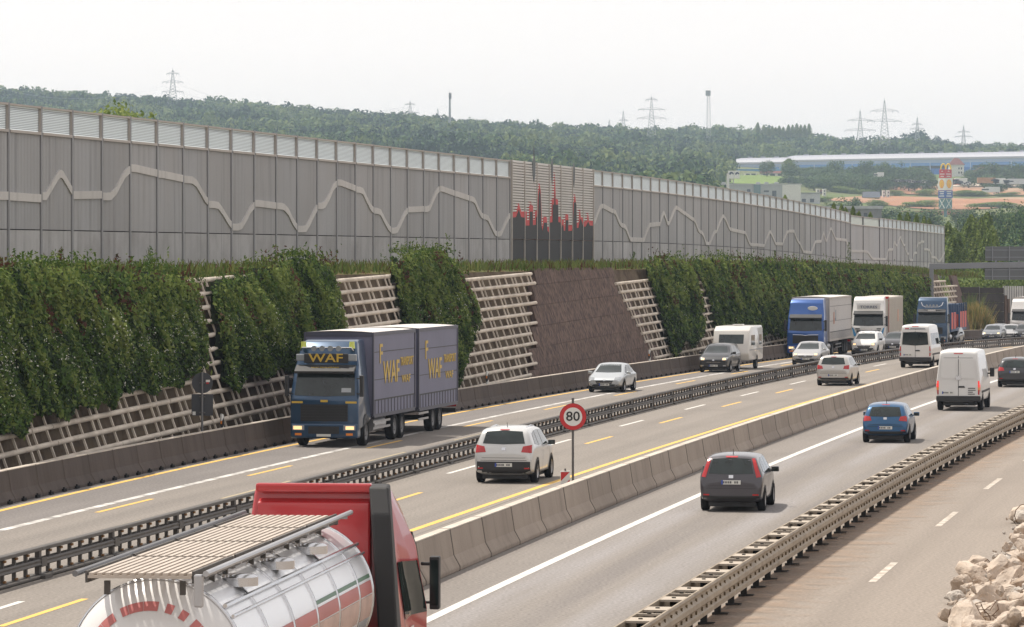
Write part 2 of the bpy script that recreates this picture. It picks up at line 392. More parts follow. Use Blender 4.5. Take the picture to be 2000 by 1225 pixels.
mA3 = asphalt('middle_asphalt', (.226, .202, .178), streak=.08, tracks=[(2.2, .5, (.182, .163, .144), .8), (4.2, .5, (.182, .163, .144), .7), (5.4, .045, (.11, .098, .087), .8)])
mA4 = asphalt('right_asphalt', (.214, .193, .174), streak=.11, tracks=[(.55, .12, (.17, .15, .135), .9), (2.5, .7, (.262, .247, .242), .9), (3.7, .45, (.168, .152, .142), .8), (4.9, .6, (.262, .247, .242), .9), (5.9, .3, (.17, .155, .145), .7)])
mA5 = asphalt('dusty_old_concrete', (.255, .219, .186), streak=.07, fine=.3, tracks=[(4.9, .22, (.18, .155, .13), .75), (2.6, .6, (.205, .175, .148), .6), (7.4, .8, (.27, .232, .197), .5)],
              patch=((.195, .167, .142), .35, .25, .58, .45))
Yn, Yf = 24., 436.
strip('road', LB, LW, Yn, Yf, 0., mA1, ta=-.4)
strip('road', LW, MD, Yn, Yf, 0., mA2)
strip('road', MD, RB, Yn, Yf, 0., mA3, tb=-.3)
strip('road', RB, RR, Yn, Yf, 0., mA4, ta=-.3)
strip('old_road', RR, RR, Yn, Yf, 0., mA5, tb=30.)
m_osoil = M('orange_soil', (.46, .325, .23), .95, var=.16, scale=1.2, bump=.6, bs=6, col2=(.40, .31, .24), c2s=.5)
# orange dirt washed along the foot of the rail: a ragged low heap on the old road
def soil_strip():
    b = MB(); Ys = np.arange(40, 200, .35); uvs = []
    for Y in Ys:
        wd = 2.0 + .5*mnoise.noise(Vector((Y*.2, 3., 0))); b.v += [tuple(offs(RR, Y, .15, .004)), tuple(offs(RR, Y, .5, .035)), tuple(offs(RR, Y, .5 + wd*.4, .02)), tuple(offs(RR, Y, .5 + wd, .006))]; uvs += [0, .15, .45, 1.]
    for i in range(len(Ys) - 1):
        for k in range(3): b.f.append((i*4 + k, i*4 + k + 1, i*4 + 5 + k, i*4 + 4 + k)); b.m.append(0)
    o = b.build('soil', m_osoil, smooth=True); u = o.data.uv_layers.new(name='UVMap')
    for l in o.data.loops: u.data[l.index].uv = (uvs[l.vertex_index], o.data.vertices[l.vertex_index].co.y)
    t = m_osoil.node_tree; N = t.nodes; Lk = t.links; sx = N.new('ShaderNodeSeparateXYZ'); Lk.new(N.new('ShaderNodeTexCoord').outputs['UV'], sx.inputs[0])
    nz = N.new('ShaderNodeTexNoise'); nz.inputs['Scale'].default_value = 1.1; nz.inputs['Detail'].default_value = 6; nz.inputs['Roughness'].default_value = .65; Lk.new(N.new('ShaderNodeNewGeometry').outputs['Position'], nz.inputs['Vector'])
    ad = N.new('ShaderNodeMath'); ad.operation = 'MULTIPLY_ADD'; ad.inputs[1].default_value = 1.9; Lk.new(nz.outputs['Fac'], ad.inputs[0]); ng = N.new('ShaderNodeMath'); ng.operation = 'MULTIPLY'; ng.inputs[1].default_value = -1.25; Lk.new(sx.outputs['X'], ng.inputs[0]); Lk.new(ng.outputs[0], ad.inputs[2])
    mr = N.new('ShaderNodeMapRange'); mr.inputs['From Min'].default_value = .10; mr.inputs['From Max'].default_value = 1.0; mr.inputs['To Max'].default_value = .6; Lk.new(ad.outputs[0], mr.inputs['Value']); Lk.new(mr.outputs['Result'], N['Principled BSDF'].inputs['Alpha'])
    return o
struct(soil_strip())
# painted markings: sheets 4 mm over the road
def mark(b, fn, Y0, Y1, wd, z=.004, t=0., step=3.):
    n = max(1, int((Y1 - Y0)/step)); Ys = np.linspace(Y0, Y1, n + 1); vs = []
    for Y in Ys: vs += [offs(fn, Y, t - wd/2, z), offs(fn, Y, t + wd/2, z)]
    b.add(vs, [(2*i, 2*i + 1, 2*i + 3, 2*i + 2) for i in range(n)])
b = MB(); mark(b, RW, 30, 430, .23); 
for k in range(-3, 20):
    Y = 78.4 - 4.4 + 17.62*k
    if Y > 25: mark(b, WD, Y, Y + 5.9, .15)
struct(b.build('lane_marking', m_white))
b = MB()
for y0, y1 in [(62, 74), (84.6, 90), (102, 107.8), (118.3, 124), (134.5, 140.2), (151, 157)]: mark(b, poly([2.0e-04, .1462, -6.3], (40, 300)), y0, y1, .16)
struct(b.build('lane_marking', M('old_white_line', (.55, .5, .44), .8, var=.1, col2=(.36, .31, .26), c2s=2.5, c2w=.08, c2t=.5)))
b = MB(); mark(b, LW, 60, 430, .26); struct(b.build('lane_marking', m_worn))
b = MB(); mark(b, LY, 40, 430, .20); mark(b, RY, 40, 430, .20)
for k in range(-3, 20):
    Y = 74.5 + 18.1*k
    if Y > 25: mark(b, YD, Y, Y + 6.0, .15)
LYD = lambda Y: LW(Y) + .62 + .002*(Y - 110)
for k in range(-3, 20):
    Y = 107.6 + 18.*k
    if Y > 25: mark(b, LYD, Y, Y + 6., .15)
struct(b.build('lane_marking', m_yel))
b = MB()
for k in range(-3, 20):
    Y = 96. + 18.*k
    if Y > 25: mark(b, LYD, Y, Y + 9., .13, t=1.9)
struct(b.build('lane_marking', m_yfade))

# ------------------------------------------------------------------ concrete barriers
def barrier_bm(L, foot=.33, top=.11, H=.88):
    pr = [(-foot, 0), (foot, 0), (foot, .09), (top + .085, .33), (top, H), (-top, H), (-top - .085, .33), (-foot, .09)]
    b = MB(); b.prism(pr, lambda a, z, s: Vector((a, .03 if s == 0 else L - .03, z)))
    return b
m_jnt = M('dirty_joint', (.085, .072, .062), .9)
def barrier_row(fn, t, L, Y0, Y1, mat, label, group, feet):
    proto = None
    for Y in march(fn, Y0, Y1, L):
        p = offs(fn, Y, t); q = offs(fn, Y + L*math.cos(tang(fn, Y)), t); a = math.atan2(q.x - p.x, q.y - p.y)
        if proto is None:
            proto = thing('concrete_barrier', label, 'barrier', p, -a, group)
            barrier_bm(L).build('barrier_body', mat, proto, bevel=.015, seg=1)
            c = MB(); c.box(-.112, .112, .03, L - .09, .8805, .905); c.build('lit_top_edge', M('sunlit_edge', (.5, .45, .39), .8), proto)  # pale cap: sunlight on the barrier top put into the colour
            j = MB(); pr = [(-.334, 0), (.334, 0), (.334, .092), (.199, .332), (.114, .883), (-.114, .883), (-.199, .332), (-.334, .092)]; j.prism(pr, lambda a_, z, s: Vector((a_, L - .085 if s == 0 else L - .026, z))); j.build('joint_seal', m_jnt, proto, fix=True)
            if feet:
                for k in (.25, .75):
                    f = MB(); f.box(.32, .40, L*k - .16, L*k + .16, 0, .085); f.box(.34, .37, L*k - .05, L*k + .05, .085, .13); f.build('drain_foot', m_black, proto)
            o = proto
        else: o = dup(proto, p, -a)
        o.rotation_euler = (math.atan2(q.z - p.z, L), 0, -a)
barrier_row(LB, -.33, 3., 103, 425, m_concL, 'dark concrete crash barrier element in the long row below the planted slope', 'concrete barriers along the left edge of the road', True)
barrier_row(RB, -.33, 4., 72, 425, m_concR, 'grey concrete crash barrier element in the row between the two yellow and white edge lines', 'concrete barriers between the carriageways', False)

# ------------------------------------------------------------------ dark steel median barrier
def median():
    L = 6.0; proto = None; lab = 'dark open steel guard rail element on the median between oncoming lanes'
    for i, Y in enumerate(march(MD, 62, 425, L)):
        p = offs(MD, Y, -.1); q = offs(MD, Y + L*math.cos(tang(MD, Y)), -.1); a = math.atan2(q.x - p.x, q.y - p.y)
        if proto is None:
            proto = thing('steel_guard_rail', lab, 'guard rail', p, -a, 'steel guard rails on the median')
            b = MB(); b.box(-.09, .09, .01, L - .01, .58, .66); b.build('top_rail', m_dsteel, proto, bevel=.012, seg=1)
            for sx in (-1, 1):
                b = MB(); b.prism([(.09, .27), (.14, .30), (.12, .345), (.14, .39), (.09, .42)], lambda x, z, s, sx=sx: Vector((x*sx, .01 if s == 0 else L - .01, z))); b.build('middle_rail', m_dsteel, proto, fix=True)
            b = MB(); b.box(-.14, .14, .01, L - .01, .012, .075); b.build('bottom_rail', m_dsteel, proto, bevel=.015, seg=1)
            for k in range(6):
                b = MB(); y = .75 + k*.86; b.box(-.035, .035, y - .045, y + .045, .085, .58, 0)
                for z in (.12, .54): b.cyl((.03, y - .03, z), (.075, y - .03, z), .028, n=6, mi=1); b.cyl((.03, y + .04, z), (.075, y + .04, z), .028, n=6, mi=1)
                b.build('post', [m_dsteel, m_rust], proto)
            b = MB(); b.box(-.05, .05, -.09, .09, .085, .60); b.box(-.24, .24, -.28, .28, 0, .07); b.box(-.145, .145, -.2, .2, .25, .44)
            b.build('coupling', m_dsteel, proto); o = proto
        else: o = dup(proto, p, -a)
        o.rotation_euler = (math.atan2(q.z - p.z, L), 0, -a)
median()
# ------------------------------------------------------------------ tan double-sided rail beside the old road
def rail():
    L = 4.16; proto = None
    wave = [(0, .84), (.035, .84), (.05, .80), (.02, .74), (.02, .70), (.075, .645), (.075, .56), (.02, .50), (.02, .45), (.055, .41), (.055, .33), (.03, .31), (0, .31)]
    for Y in march(RR, 52, 300, L):
        p = offs(RR, Y, .28); q = offs(RR, Y + L*math.cos(tang(RR, Y)), .28); a = math.atan2(q.x - p.x, q.y - p.y)
        if proto is None:
            proto = thing('crash_rail', 'dusty tan steel crash rail element with ladder top beside the old road', 'guard rail', p, -a, 'tan crash rails beside the old road')
            for sx, nm in ((1, 'outer_beam'), (-1, 'inner_beam')):
                b = MB(); b.prism(wave, lambda x, z, s, sx=sx: Vector((sx*(.2 + x), .006 if s == 0 else L - .006, z)))
                if sx > 0:
                    for k in range(6):
                        for z, xx in ((.70, .222), (.475, .222)): b.cyl((xx, .33 + k*.667, z), (xx + .03, .33 + k*.667, z), .034, n=7, mi=1)
                b.build(nm, [m_galv, M('rail_bolt', (.12, .085, .04), .7)], proto, fix=True)
            for y0, y1 in ((0.0, .66), (2.08, 2.74), (3.42, 3.50)):
                b = MB(); b.box(-.2, .2, y0, y1, .80, .838); b.cyl((.0, (y0 + y1)/2, .838), (.0, (y0 + y1)/2, .856), .04, n=6, mi=1); b.build('spacer_plate', [m_galvtop, m_gapd], proto)
            for y in (.33, 2.41):
                b = MB(); b.box(-.06, .06, y - .05, y + .05, 0, .80); b.box(-.1, .2, y - .09, y + .09, .01, .05); b.build('post', m_gapd, proto)
            b = MB(); b.box(-.19, .19, .006, L - .006, .44, .50); b.build('gap_shade_tray', m_gapd, proto)  # added near-black sheet, its colour gives the rail gaps their shade
            o = proto
        else: o = dup(proto, p, -a)
        o.rotation_euler = (math.atan2(q.z - p.z, L), 0, -a)
rail()
# ------------------------------------------------------------------ noise wall on the bank
LW_ = 3.75; Y0W = LW_*39.09; X0W = -987.1*Y0W/F
ct = .9796; st = ct*.2049
def wdrop(Y): 
    u = max(0., Y - 258.); return -min(1.30*(u/138.)**2, 1.3) if Y < 396 else -1.3 - .005*(Y - 396)
def wp(i, z, out=0.):                 # point of the wall at bay station i, height z over its datum, out metres towards the road
    d = i*LW_; Y = Y0W + d*ct; X = X0W + d*st
    return Vector((X + out*ct, Y - out*st, z + wdrop(Y)))
def i_of(px): return (px - 12.9)/(65.79 - .02506*px)
def z_of(px, py):
    i = i_of(px); Y = Y0W + i*LW_*ct; return CH - (py - HZ)*Y/F - wdrop(Y)
ZB, ZJ, ZG, ZT = 6.2, 7.76, 11.27, 12.32
B1 = [(-210,680),(52,680),None,(70,685),(280,700),None,(300,685),(350,600),(385,540),(400,530),(415,540),(450,600),(495,680),None,(512,678),(705,675),None,(722,688),(745,685),(780,650),(810,590),(840,535),(870,508),(892,502),None,(912,495),(1085,535),None,(1098,537),(1262,572),None,(1278,574),(1300,577),(1330,600),(1360,650),(1390,705),(1420,738),(1435,742),None,(1448,745),(1480,752),(1515,800),(1550,860),(1580,898),(1598,902),None,(1615,900),(1640,890),(1670,840),(1700,780),(1730,745),(1745,738)]
B2 = [(190,585),(335,605),None,(350,605),(370,612),(400,645),(430,710),(460,755),(487,765),None,(500,768),(525,765),(550,725),(580,660),(605,615),(625,600),None,(638,605),(660,595),(690,540),(720,470),(745,445),(765,437),None,(775,440),(893,487),None,(905,490),(930,500),(955,555),(985,615),(1005,635),(1020,640),None,(1030,640),(1055,650),(1085,710),(1110,755),(1130,778),(1142,780),None,(1155,782),(1175,775),(1200,725),(1230,660),(1250,635),(1260,630),None,(1270,632),(1373,627),None,(1388,630),(1405,620),(1430,560),(1455,505),(1475,485),(1482,483),None,(1492,485),(1590,520),None,(1598,522),(1695,555),None,(1705,557),(1725,570),(1750,630),(1770,670),(1790,685),None,(1800,685),(1820,695),(1850,760),(1870,800),(1888,808),None,(1900,808),(1915,800),(1940,740),(1965,690),(1978,675)]
B4 = [(80,555),(100,540),(130,450),(150,405),(168,390),None,(180,390),(266,438),None,(280,440),(300,455),(330,530),(350,570),(365,580),None,(378,582),(400,600),(430,680),(450,725),(458,730),None,(470,730),(552,732),None,(562,735),(580,720),(610,630),(630,585),(638,575),None,(650,575),(722,568),None,(735,565),(755,495),(772,455),(790,500),(808,560),None,(820,565),(850,500),(875,435),(890,408),None,(903,413),(972,465),None,(980,468),(1052,522),None,(1062,525),(1080,545),(1110,630),(1130,650),None,(1142,652),(1160,680),(1185,760),(1203,782),None,(1215,780),(1240,720),(1265,660),(1278,645),None,(1290,640),(1320,555),(1350,495),None,(1358,497),(1380,530),(1405,595),(1420,622),None,(1428,625),(1490,640),None,(1498,642),(1555,655),None,(1564,652),(1580,680),(1605,750),(1622,772),None,(1630,775),(1685,777),None,(1694,778),(1748,785),None,(1755,780),(1780,715),(1808,650),None,(1816,650),(1835,690),(1866,765),None,(1875,765),(1925,768),None,(1932,765),(1955,710),(1980,650)]
B5 = [(195,412),(253,415),None,(260,418),(285,490),(310,535),None,(318,535),(340,590),(365,650),None,(375,652),(428,655),None,(435,650),(460,575),(480,525),None,(487,522),(535,520),None,(541,515),(565,430),(588,510),None,(597,515),(620,440),(636,390),None,(645,390),(670,450),(690,495),None,(697,497),(740,500),None,(746,502),(790,508),None,(797,508),(820,570),(836,620),None,(846,620),(968,622),None,(980,622),(1020,630),(1060,690),(1100,715),(1140,720),None,(1150,720),(1188,718),None,(1195,740),(1215,680),(1230,610),None,(1240,605),(1272,605),None,(1278,600),(1295,530),(1310,560),None,(1318,590),(1335,530),(1352,480),None,(1358,490),(1390,560),None,(1396,570),(1425,650),None,(1432,655),(1462,740),None,(1468,745),(1500,640),None,(1507,630),(1540,540),None,(1546,530),(1578,525),None,(1584,520),(1612,600),None,(1618,605),(1648,605),None,(1654,610),(1682,690),None,(1688,685),(1715,688),None,(1720,690),(1745,730),None,(1752,740),(1778,700),None,(1784,690),(1810,640)]
band = {}
for Bx, sc, ox, oy in ((B1, 3.5, 0, 180), (B2, 3.636, 450, 230), (B4, 5., 1140, 320), (B5, 5.263, 1500, 370)):
    run = []
    for q in Bx + [None]:
        if q is None:
            if run:
                pts = [(i_of(x), z_of(x, y)) for x, y in run]
                key = round((pts[0][0] + pts[-1][0])/2, 2); band[key] = pts
            run = []
        else: run.append((q[0]/sc + ox, q[1]/sc + oy))
def bandtop(run, i):
    for (a, za), (b_, zb) in zip(run, run[1:]):
        if i <= b_ or (b_, zb) == run[-1]:
            q = (i - a)/max(b_ - a, 1e-4); q = min(max(q, 0), 1); return za + (zb - za)*q
    return run[-1][1]
def panel(root, i0, i1, z0, z1, run, nm, mat, ribs=22):
    """ribbed concrete panel: trapezoid ribs 45 mm deep; a smooth raised band follows run"""
    gap = .035/LW_*1.0; a = i0 + gap; c = i1 - gap; b = MB(); bb = MB()
    prof = []
    for k in range(ribs):
        q = (c - a)/ribs; x = a + k*q
        prof += [(x, 0.), (x + q*.34, 0.), (x + q*.5, .045), (x + q*.84, .045)]
    prof.append((c, 0.)); T = .30 if i0 < 40 else .26
    for (xa, oa), (xb, ob) in zip(prof, prof[1:]):
        if run:
            t0 = min(max(bandtop(run, xa), z0 + T), z1 - .1); t1 = min(max(bandtop(run, xb), z0 + T), z1 - .1)
            b.add([wp(xa, z0, oa), wp(xb, z0, ob), wp(xb, t1 - T, ob), wp(xa, t0 - T, oa)], [(0, 1, 2, 3)])
            b.add([wp(xa, t0, oa), wp(xb, t1, ob), wp(xb, z1, ob), wp(xa, z1, oa)], [(0, 1, 2, 3)])
            o = .10
            bb.add([wp(xa, t0 - T, o), wp(xb, t1 - T, o), wp(xb, t1, o), wp(xa, t0, o), wp(xa, t0 - T, -.02), wp(xb, t1 - T, -.02), wp(xb, t1, -.02), wp(xa, t0, -.02)],
                   [(0, 1, 2, 3), (3, 2, 6, 7), (1, 0, 4, 5)])
        else: b.add([wp(xa, z0, oa), wp(xb, z0, ob), wp(xb, z1, ob), wp(xa, z1, oa)], [(0, 1, 2, 3)])
    b.add([wp(a, z0, 0), wp(c, z0, 0), wp(c, z1, 0), wp(a, z1, 0), wp(a, z0, -.15), wp(c, z0, -.15), wp(c, z1, -.15), wp(a, z1, -.15)],
          [(5, 4, 7, 6), (0, 4, 5, 1), (3, 2, 6, 7), (0, 3, 7, 4), (1, 5, 6, 2)])
    o = b.build(nm, mat, root)
    if run:
        for e, s in ((a, 1), (c, -1)):
            t0 = min(max(bandtop(run, e), z0 + T), z1 - .1); bb.add([wp(e, t0 - T, .1), wp(e, t0, .1), wp(e, t0, -.02), wp(e, t0 - T, -.02)], [(0, 1, 2, 3)])
        bb.build('relief_band', m_band, root)
    return o
def wbox(b, i0, i1, z0, z1, o0, o1, mi=0):
    b.hexa([wp(i0, z0, o1), wp(i1, z0, o1), wp(i1, z0, o0), wp(i0, z0, o0), wp(i0, z1, o1), wp(i1, z1, o1), wp(i1, z1, o0), wp(i0, z1, o0)], mi)
def glass_bay(root, i0, i1, z0, z1, mp, stripes=13):
    e = .10/LW_; b = MB(); wbox(b, i0 + e, i1 - e, z0 + .10, z1 - .07, -.02, .0, 0)
    for k in range(stripes):
        z = z0 + .13 + (z1 - z0 - .24)*(k + .5)/stripes; wbox(b, i0 + e, i1 - e, z - .019, z + .019, .002, .012, 1)
    b.build('glass_pane', [mp, m_stripe], root)
    b = MB(); wbox(b, i0 + .03, i1 - .03, z0, z0 + .10, -.08, .12); wbox(b, i0 + .03, i1 - .03, z1 - .07, z1, -.08, .10)
    wbox(b, i0 + .03, i0 + e, z0 + .10, z1 - .07, -.08, .06); wbox(b, i1 - e, i1 - .03, z0 + .10, z1 - .07, -.08, .10)
    b.build('glass_frame', m_frame, root)
def wall_section(name, label, i0, i1, dz=(0, 0, 0, 0), stations=None, postmat=None, pw=.085):
    ro = thing(name, label, 'noise barrier', wp(i0, ZB), 0.); off = -ro.location
    st_ = stations or list(range(i0, i1 + 1)); zb, zj, zg, zt = ZB + dz[0], ZJ + dz[1], ZG + dz[2], ZT + dz[3]
    objs0 = set(COL.objects)
    for n, (a, c) in enumerate(zip(st_, st_[1:])):
        run = None
        for k, r in band.items():
            if a <= k <= c and r[-1][0] - r[0][0] > .35*(c - a): run = r
        near = a < 30
        panel(ro, a, c, zj + .02, zg, run, 'upper_panel', m_wall, 22 if near else 12)
        panel(ro, a, c, zb, zj - .02, None, 'lower_panel', m_wallow, 22 if near else 12)
        glass_bay(ro, a, c, zg + .002, zt, m_pane if c - a < 2 else m_pane2, 13 if c - a < 2 else 6)
        b = MB(); e = pw/LW_; wbox(b, a - e, a + e, zb - .3, zt + .03, -.14, .10); b.build('post', postmat or m_post, ro)
        b = MB(); wbox(b, a + e, c - e, zj - .045, zj + .045, -.22, -.16); b.build('joint_seal', m_dark, ro)
    e = pw/LW_; b = MB(); wbox(b, st_[-1] - e, st_[-1] + e, zb - .3, zt + .03, -.14, .10); b.build('post', postmat or m_post, ro)
    for o in COL.objects:
        if o not in objs0 and o.type == 'MESH' and o.parent == ro: o.data.transform(Matrix.Translation(off))
    return ro
wall_section('noise_barrier', 'long grey ribbed noise barrier left of the red skyline mural, striped glazing on top', -6, 24)
wall_section('noise_barrier', 'grey ribbed noise barrier between the skyline mural and the two wide bays', 31, 68, pw=.06)
wall_section('noise_barrier', 'two extra wide noise barrier bays with milky greenish glazing and dark posts', 68, 75, (.0, .0, -.12, -.22), [68.1, 70.95, 74.85], M('dark_post', (.075, .07, .068), .6), .13)
wall_section('noise_barrier', 'lower far end of the grey noise barrier in front of the poplars', 75, 93, (0, 0, -.1, -.15), [74.9 + k*1.095 for k in range(18)], None, .055)

# ------------------------------------------------------------------ skyline mural between two wall sections
def mural():
    ro = thing('skyline_mural_wall', 'noise wall field with black and red town skyline on pale louvres', 'noise barrier', wp(24, ZB)); off = -ro.location
    before = set(COL.objects)
    def P(zx, zy): px, py = zx/5.105 + 980, zy/5.105 + 290; return i_of(px), z_of(px, py)
    st7 = [i_of(x) for x in (995.7, 1020.5, 1044.6, 1068.5, 1091.3, 1114, 1134.7, 1155)]
    zt, zl = ZT + .02, ZJ + .05
    for a, c in zip(st7, st7[1:]):
        b = MB(); wbox(b, a + .02, c - .02, ZB + .12, zt - .02, -.15, -.02); b.build('back_panel', m_frame, ro)
        b = MB(); n = 24
        for k in range(n):
            z = zl + .6 + (zt - .12 - zl - .6)*k/n; d = (zt - .12 - zl - .6)/n
            i0, i1 = a + .03, c - .03
            b.hexa([wp(i0, z + d*.12, .125), wp(i1, z + d*.12, .125), wp(i1, z + d*.04, .02), wp(i0, z + d*.04, .02), wp(i0, z + d*.72, .135), wp(i1, z + d*.72, .135), wp(i1, z + d*.72, .03), wp(i0, z + d*.72, .03)])
        wbox(b, a + .03, c - .03, zt - .10, zt + .02, -.1, .10)
        b.build('louvre', m_slat, ro)
        b = MB(); wbox(b, a + .02, c - .02, ZB + .12, ZJ - .02, -.018, .10); b.build('base_panel', m_dark, ro)
        b = MB(); e = .06/LW_; wbox(b, a - e, a + e, ZB - .35, ZT + .05, -.1, .17); b.build('post', m_frame, ro)
    e = .085/LW_; b = MB(); wbox(b, st7[-1] - e, st7[-1] + e, ZB - .35, ZT + .05, -.1, .19); b.build('post', m_frame, ro)
    b = MB(); wbox(b, st7[0], st7[-1], ZB - .25, ZB + .12, -.3, .14); b.build('plinth', m_crib, ro)
    def plate(nm, pts, o0, o1, mat, zbot):
        q = [P(*p) for p in pts]; b = MB()
        for k in range(1, len(q)):
            if q[k][0] <= q[k - 1][0]: q[k] = (q[k - 1][0] + .002, q[k][1])
        for (ia, za), (ib, zb2) in zip(q, q[1:]):
            b.add([wp(ia, zbot, o1), wp(ib, zbot, o1), wp(ib, zb2, o1), wp(ia, za, o1), wp(ib, zb2, o0), wp(ia, za, o0)], [(0, 1, 2, 3), (3, 2, 4, 5)])
        return b.build(nm, mat, ro)
    red = [(84,635),(125,635),(135,590),(148,545),(160,590),(172,630),(228,628),(230,715),(252,712),(253,575),(266,565),(270,530),(274,565),(290,572),(292,710),(310,708),(311,630),(330,615),(335,570),(343,440),(355,350),(368,430),(375,650),(378,770),(390,765),(392,690),(410,680),(428,688),(432,780),(455,785),(457,685),(476,680),(478,510),(500,505),(505,350),(508,240),(512,350),(518,505),(540,510),(542,680),(565,682),(568,760),(578,715),(598,708),(600,775),(612,770),(614,665),(628,655),(642,660),(645,770),(685,765),(688,700),(692,560),(710,455),(722,560),(728,740),(748,735),(752,650),(760,605),(768,685),(788,690),(790,735),(830,720),(840,640),(850,720),(889,722)]
    dark = [(85,690),(120,685),(148,610),(170,685),(205,690),(215,770),(255,768),(258,630),(285,630),(288,765),(318,762),(320,690),(340,660),(345,470),(357,400),(365,470),(372,760),(385,825),(395,770),(400,740),(428,740),(432,820),(450,840),(458,740),(484,735),(485,560),(500,560),(508,440),(516,560),(540,560),(542,735),(562,738),(570,820),(582,765),(592,768),(596,820),(612,822),(618,715),(640,715),(642,825),(680,820),(690,740),(698,545),(712,530),(722,560),(727,795),(745,790),(755,735),(765,700),(780,740),(790,780),(815,780),(842,730),(858,770),(888,770)]
    plate('red_skyline', red, -.018, .138, m_red, ZJ + .02); plate('dark_skyline', dark, -.016, .150, m_dark, ZJ + .025)
    for x0, x1, yt, yb in ((283, 313, 95, 345), (472, 488, 120, 360), (688, 708, 165, 390)):
        (i0, z1), (i1, z0) = P(x0, yt), P(x1, yb); im = (i0 + i1)/2; b = MB()
        hw = (i1 - i0)/2
        q = [(im - hw, z1 - .2), (im, z1 + .15), (im + hw, z1 - .2), (im + hw*.8, z0 + .5), (im, z0), (im - hw*.8, z0 + .5)]
        b.prism(q, lambda a, z, s: wp(a, z, .128 if s else .155)); b.build('hanging_spire', m_spire, ro, fix=True)
    (im, z1) = P(298, -10); (_, z0) = P(298, 100); b = MB(); b.cyl(wp(im, z0, .14), wp(im, z1, .14), .05, .025, 6); b.build('mast', m_spire, ro)
    for o in COL.objects:
        if o not in before and o.type == 'MESH' and o.parent == ro: o.data.transform(Matrix.Translation(off))
mural()
# ------------------------------------------------------------------ bank, crib walls and brown panel wall
OFF0, LEAN = 1.35, .29                # foot of the crib behind the barrier face, metres back per metre of height
def off_z(z): return OFF0 + LEAN*max(z, 0.)
def slope_pt(Y, z, extra=0.): return offs(LB, Y, -(off_z(z) + extra), z)
def slope_Y(px, z, extra=0.):          # station where the leaning face at height z crosses image column px
    lo, hi = 60., 440.
    for _ in range(40):
        m = (lo + hi)/2; p = slope_pt(m, z, extra)
        if 1000 + F*p.x/p.y < px: lo = m
        else: hi = m
    return lo
def slope_at(px, py, extra=0.):        # point of the leaning face seen at a pixel
    lo, hi = 60., 440.
    for _ in range(40):
        m = (lo + hi)/2; z = CH - (py - HZ)*m/F - g(m); p = slope_pt(m, max(z, -.5), extra)
        if 1000 + F*p.x/p.y < px: lo = m
        else: hi = m
    z = CH - (py - HZ)*lo/F - g(lo); return lo, z
ZTOP = 6.1
# soil body behind the crib, and the grassy shelf up to the noise wall
b = MB(); Ys = np.arange(70, 376, 3.); rows = []
zs = [-.1, 0., .5, 1., 1.5, 2., 2.5, 3., 3.5, 4., 4.5, 5., 5.5, 6.0]
for Y in Ys:
    r = [offs(LB, Y, -.3, -.02)] + [slope_pt(Y, z, .30 + .1*mnoise.noise(Vector((Y*.4, z*1.3, 0)))) for z in zs[1:]]
    p = r[-1]
    i = (p.y - Y0W)/(LW_*ct); wz = ZB + .05 + wdrop(p.y)
    r += [Vector((p.x - .6, p.y + .1, p.z + .12)), Vector(wp(i, 0, .4).xy.to_3d()) + Vector((0, 0, wz)), Vector(wp(i, 0, -12.).xy.to_3d()) + Vector((0, 0, wz - .4))]
    rows.append(r)
n = len(rows[0])
for r in rows: b.v += [tuple(q) for q in r]
for i in range(len(rows) - 1):
    for k in range(n - 1): b.f.append((i*n + k, i*n + k + 1, (i + 1)*n + k + 1, (i + 1)*n + k)); b.m.append(1 if k >= n - 4 else 0)
m_shelf = M('shelf_turf', (.09, .11, .035), .95, var=.3, scale=1.2, col2=(.12, .085, .045), c2s=.5)
struct(b.build('embankment', [m_soil, m_shelf]))

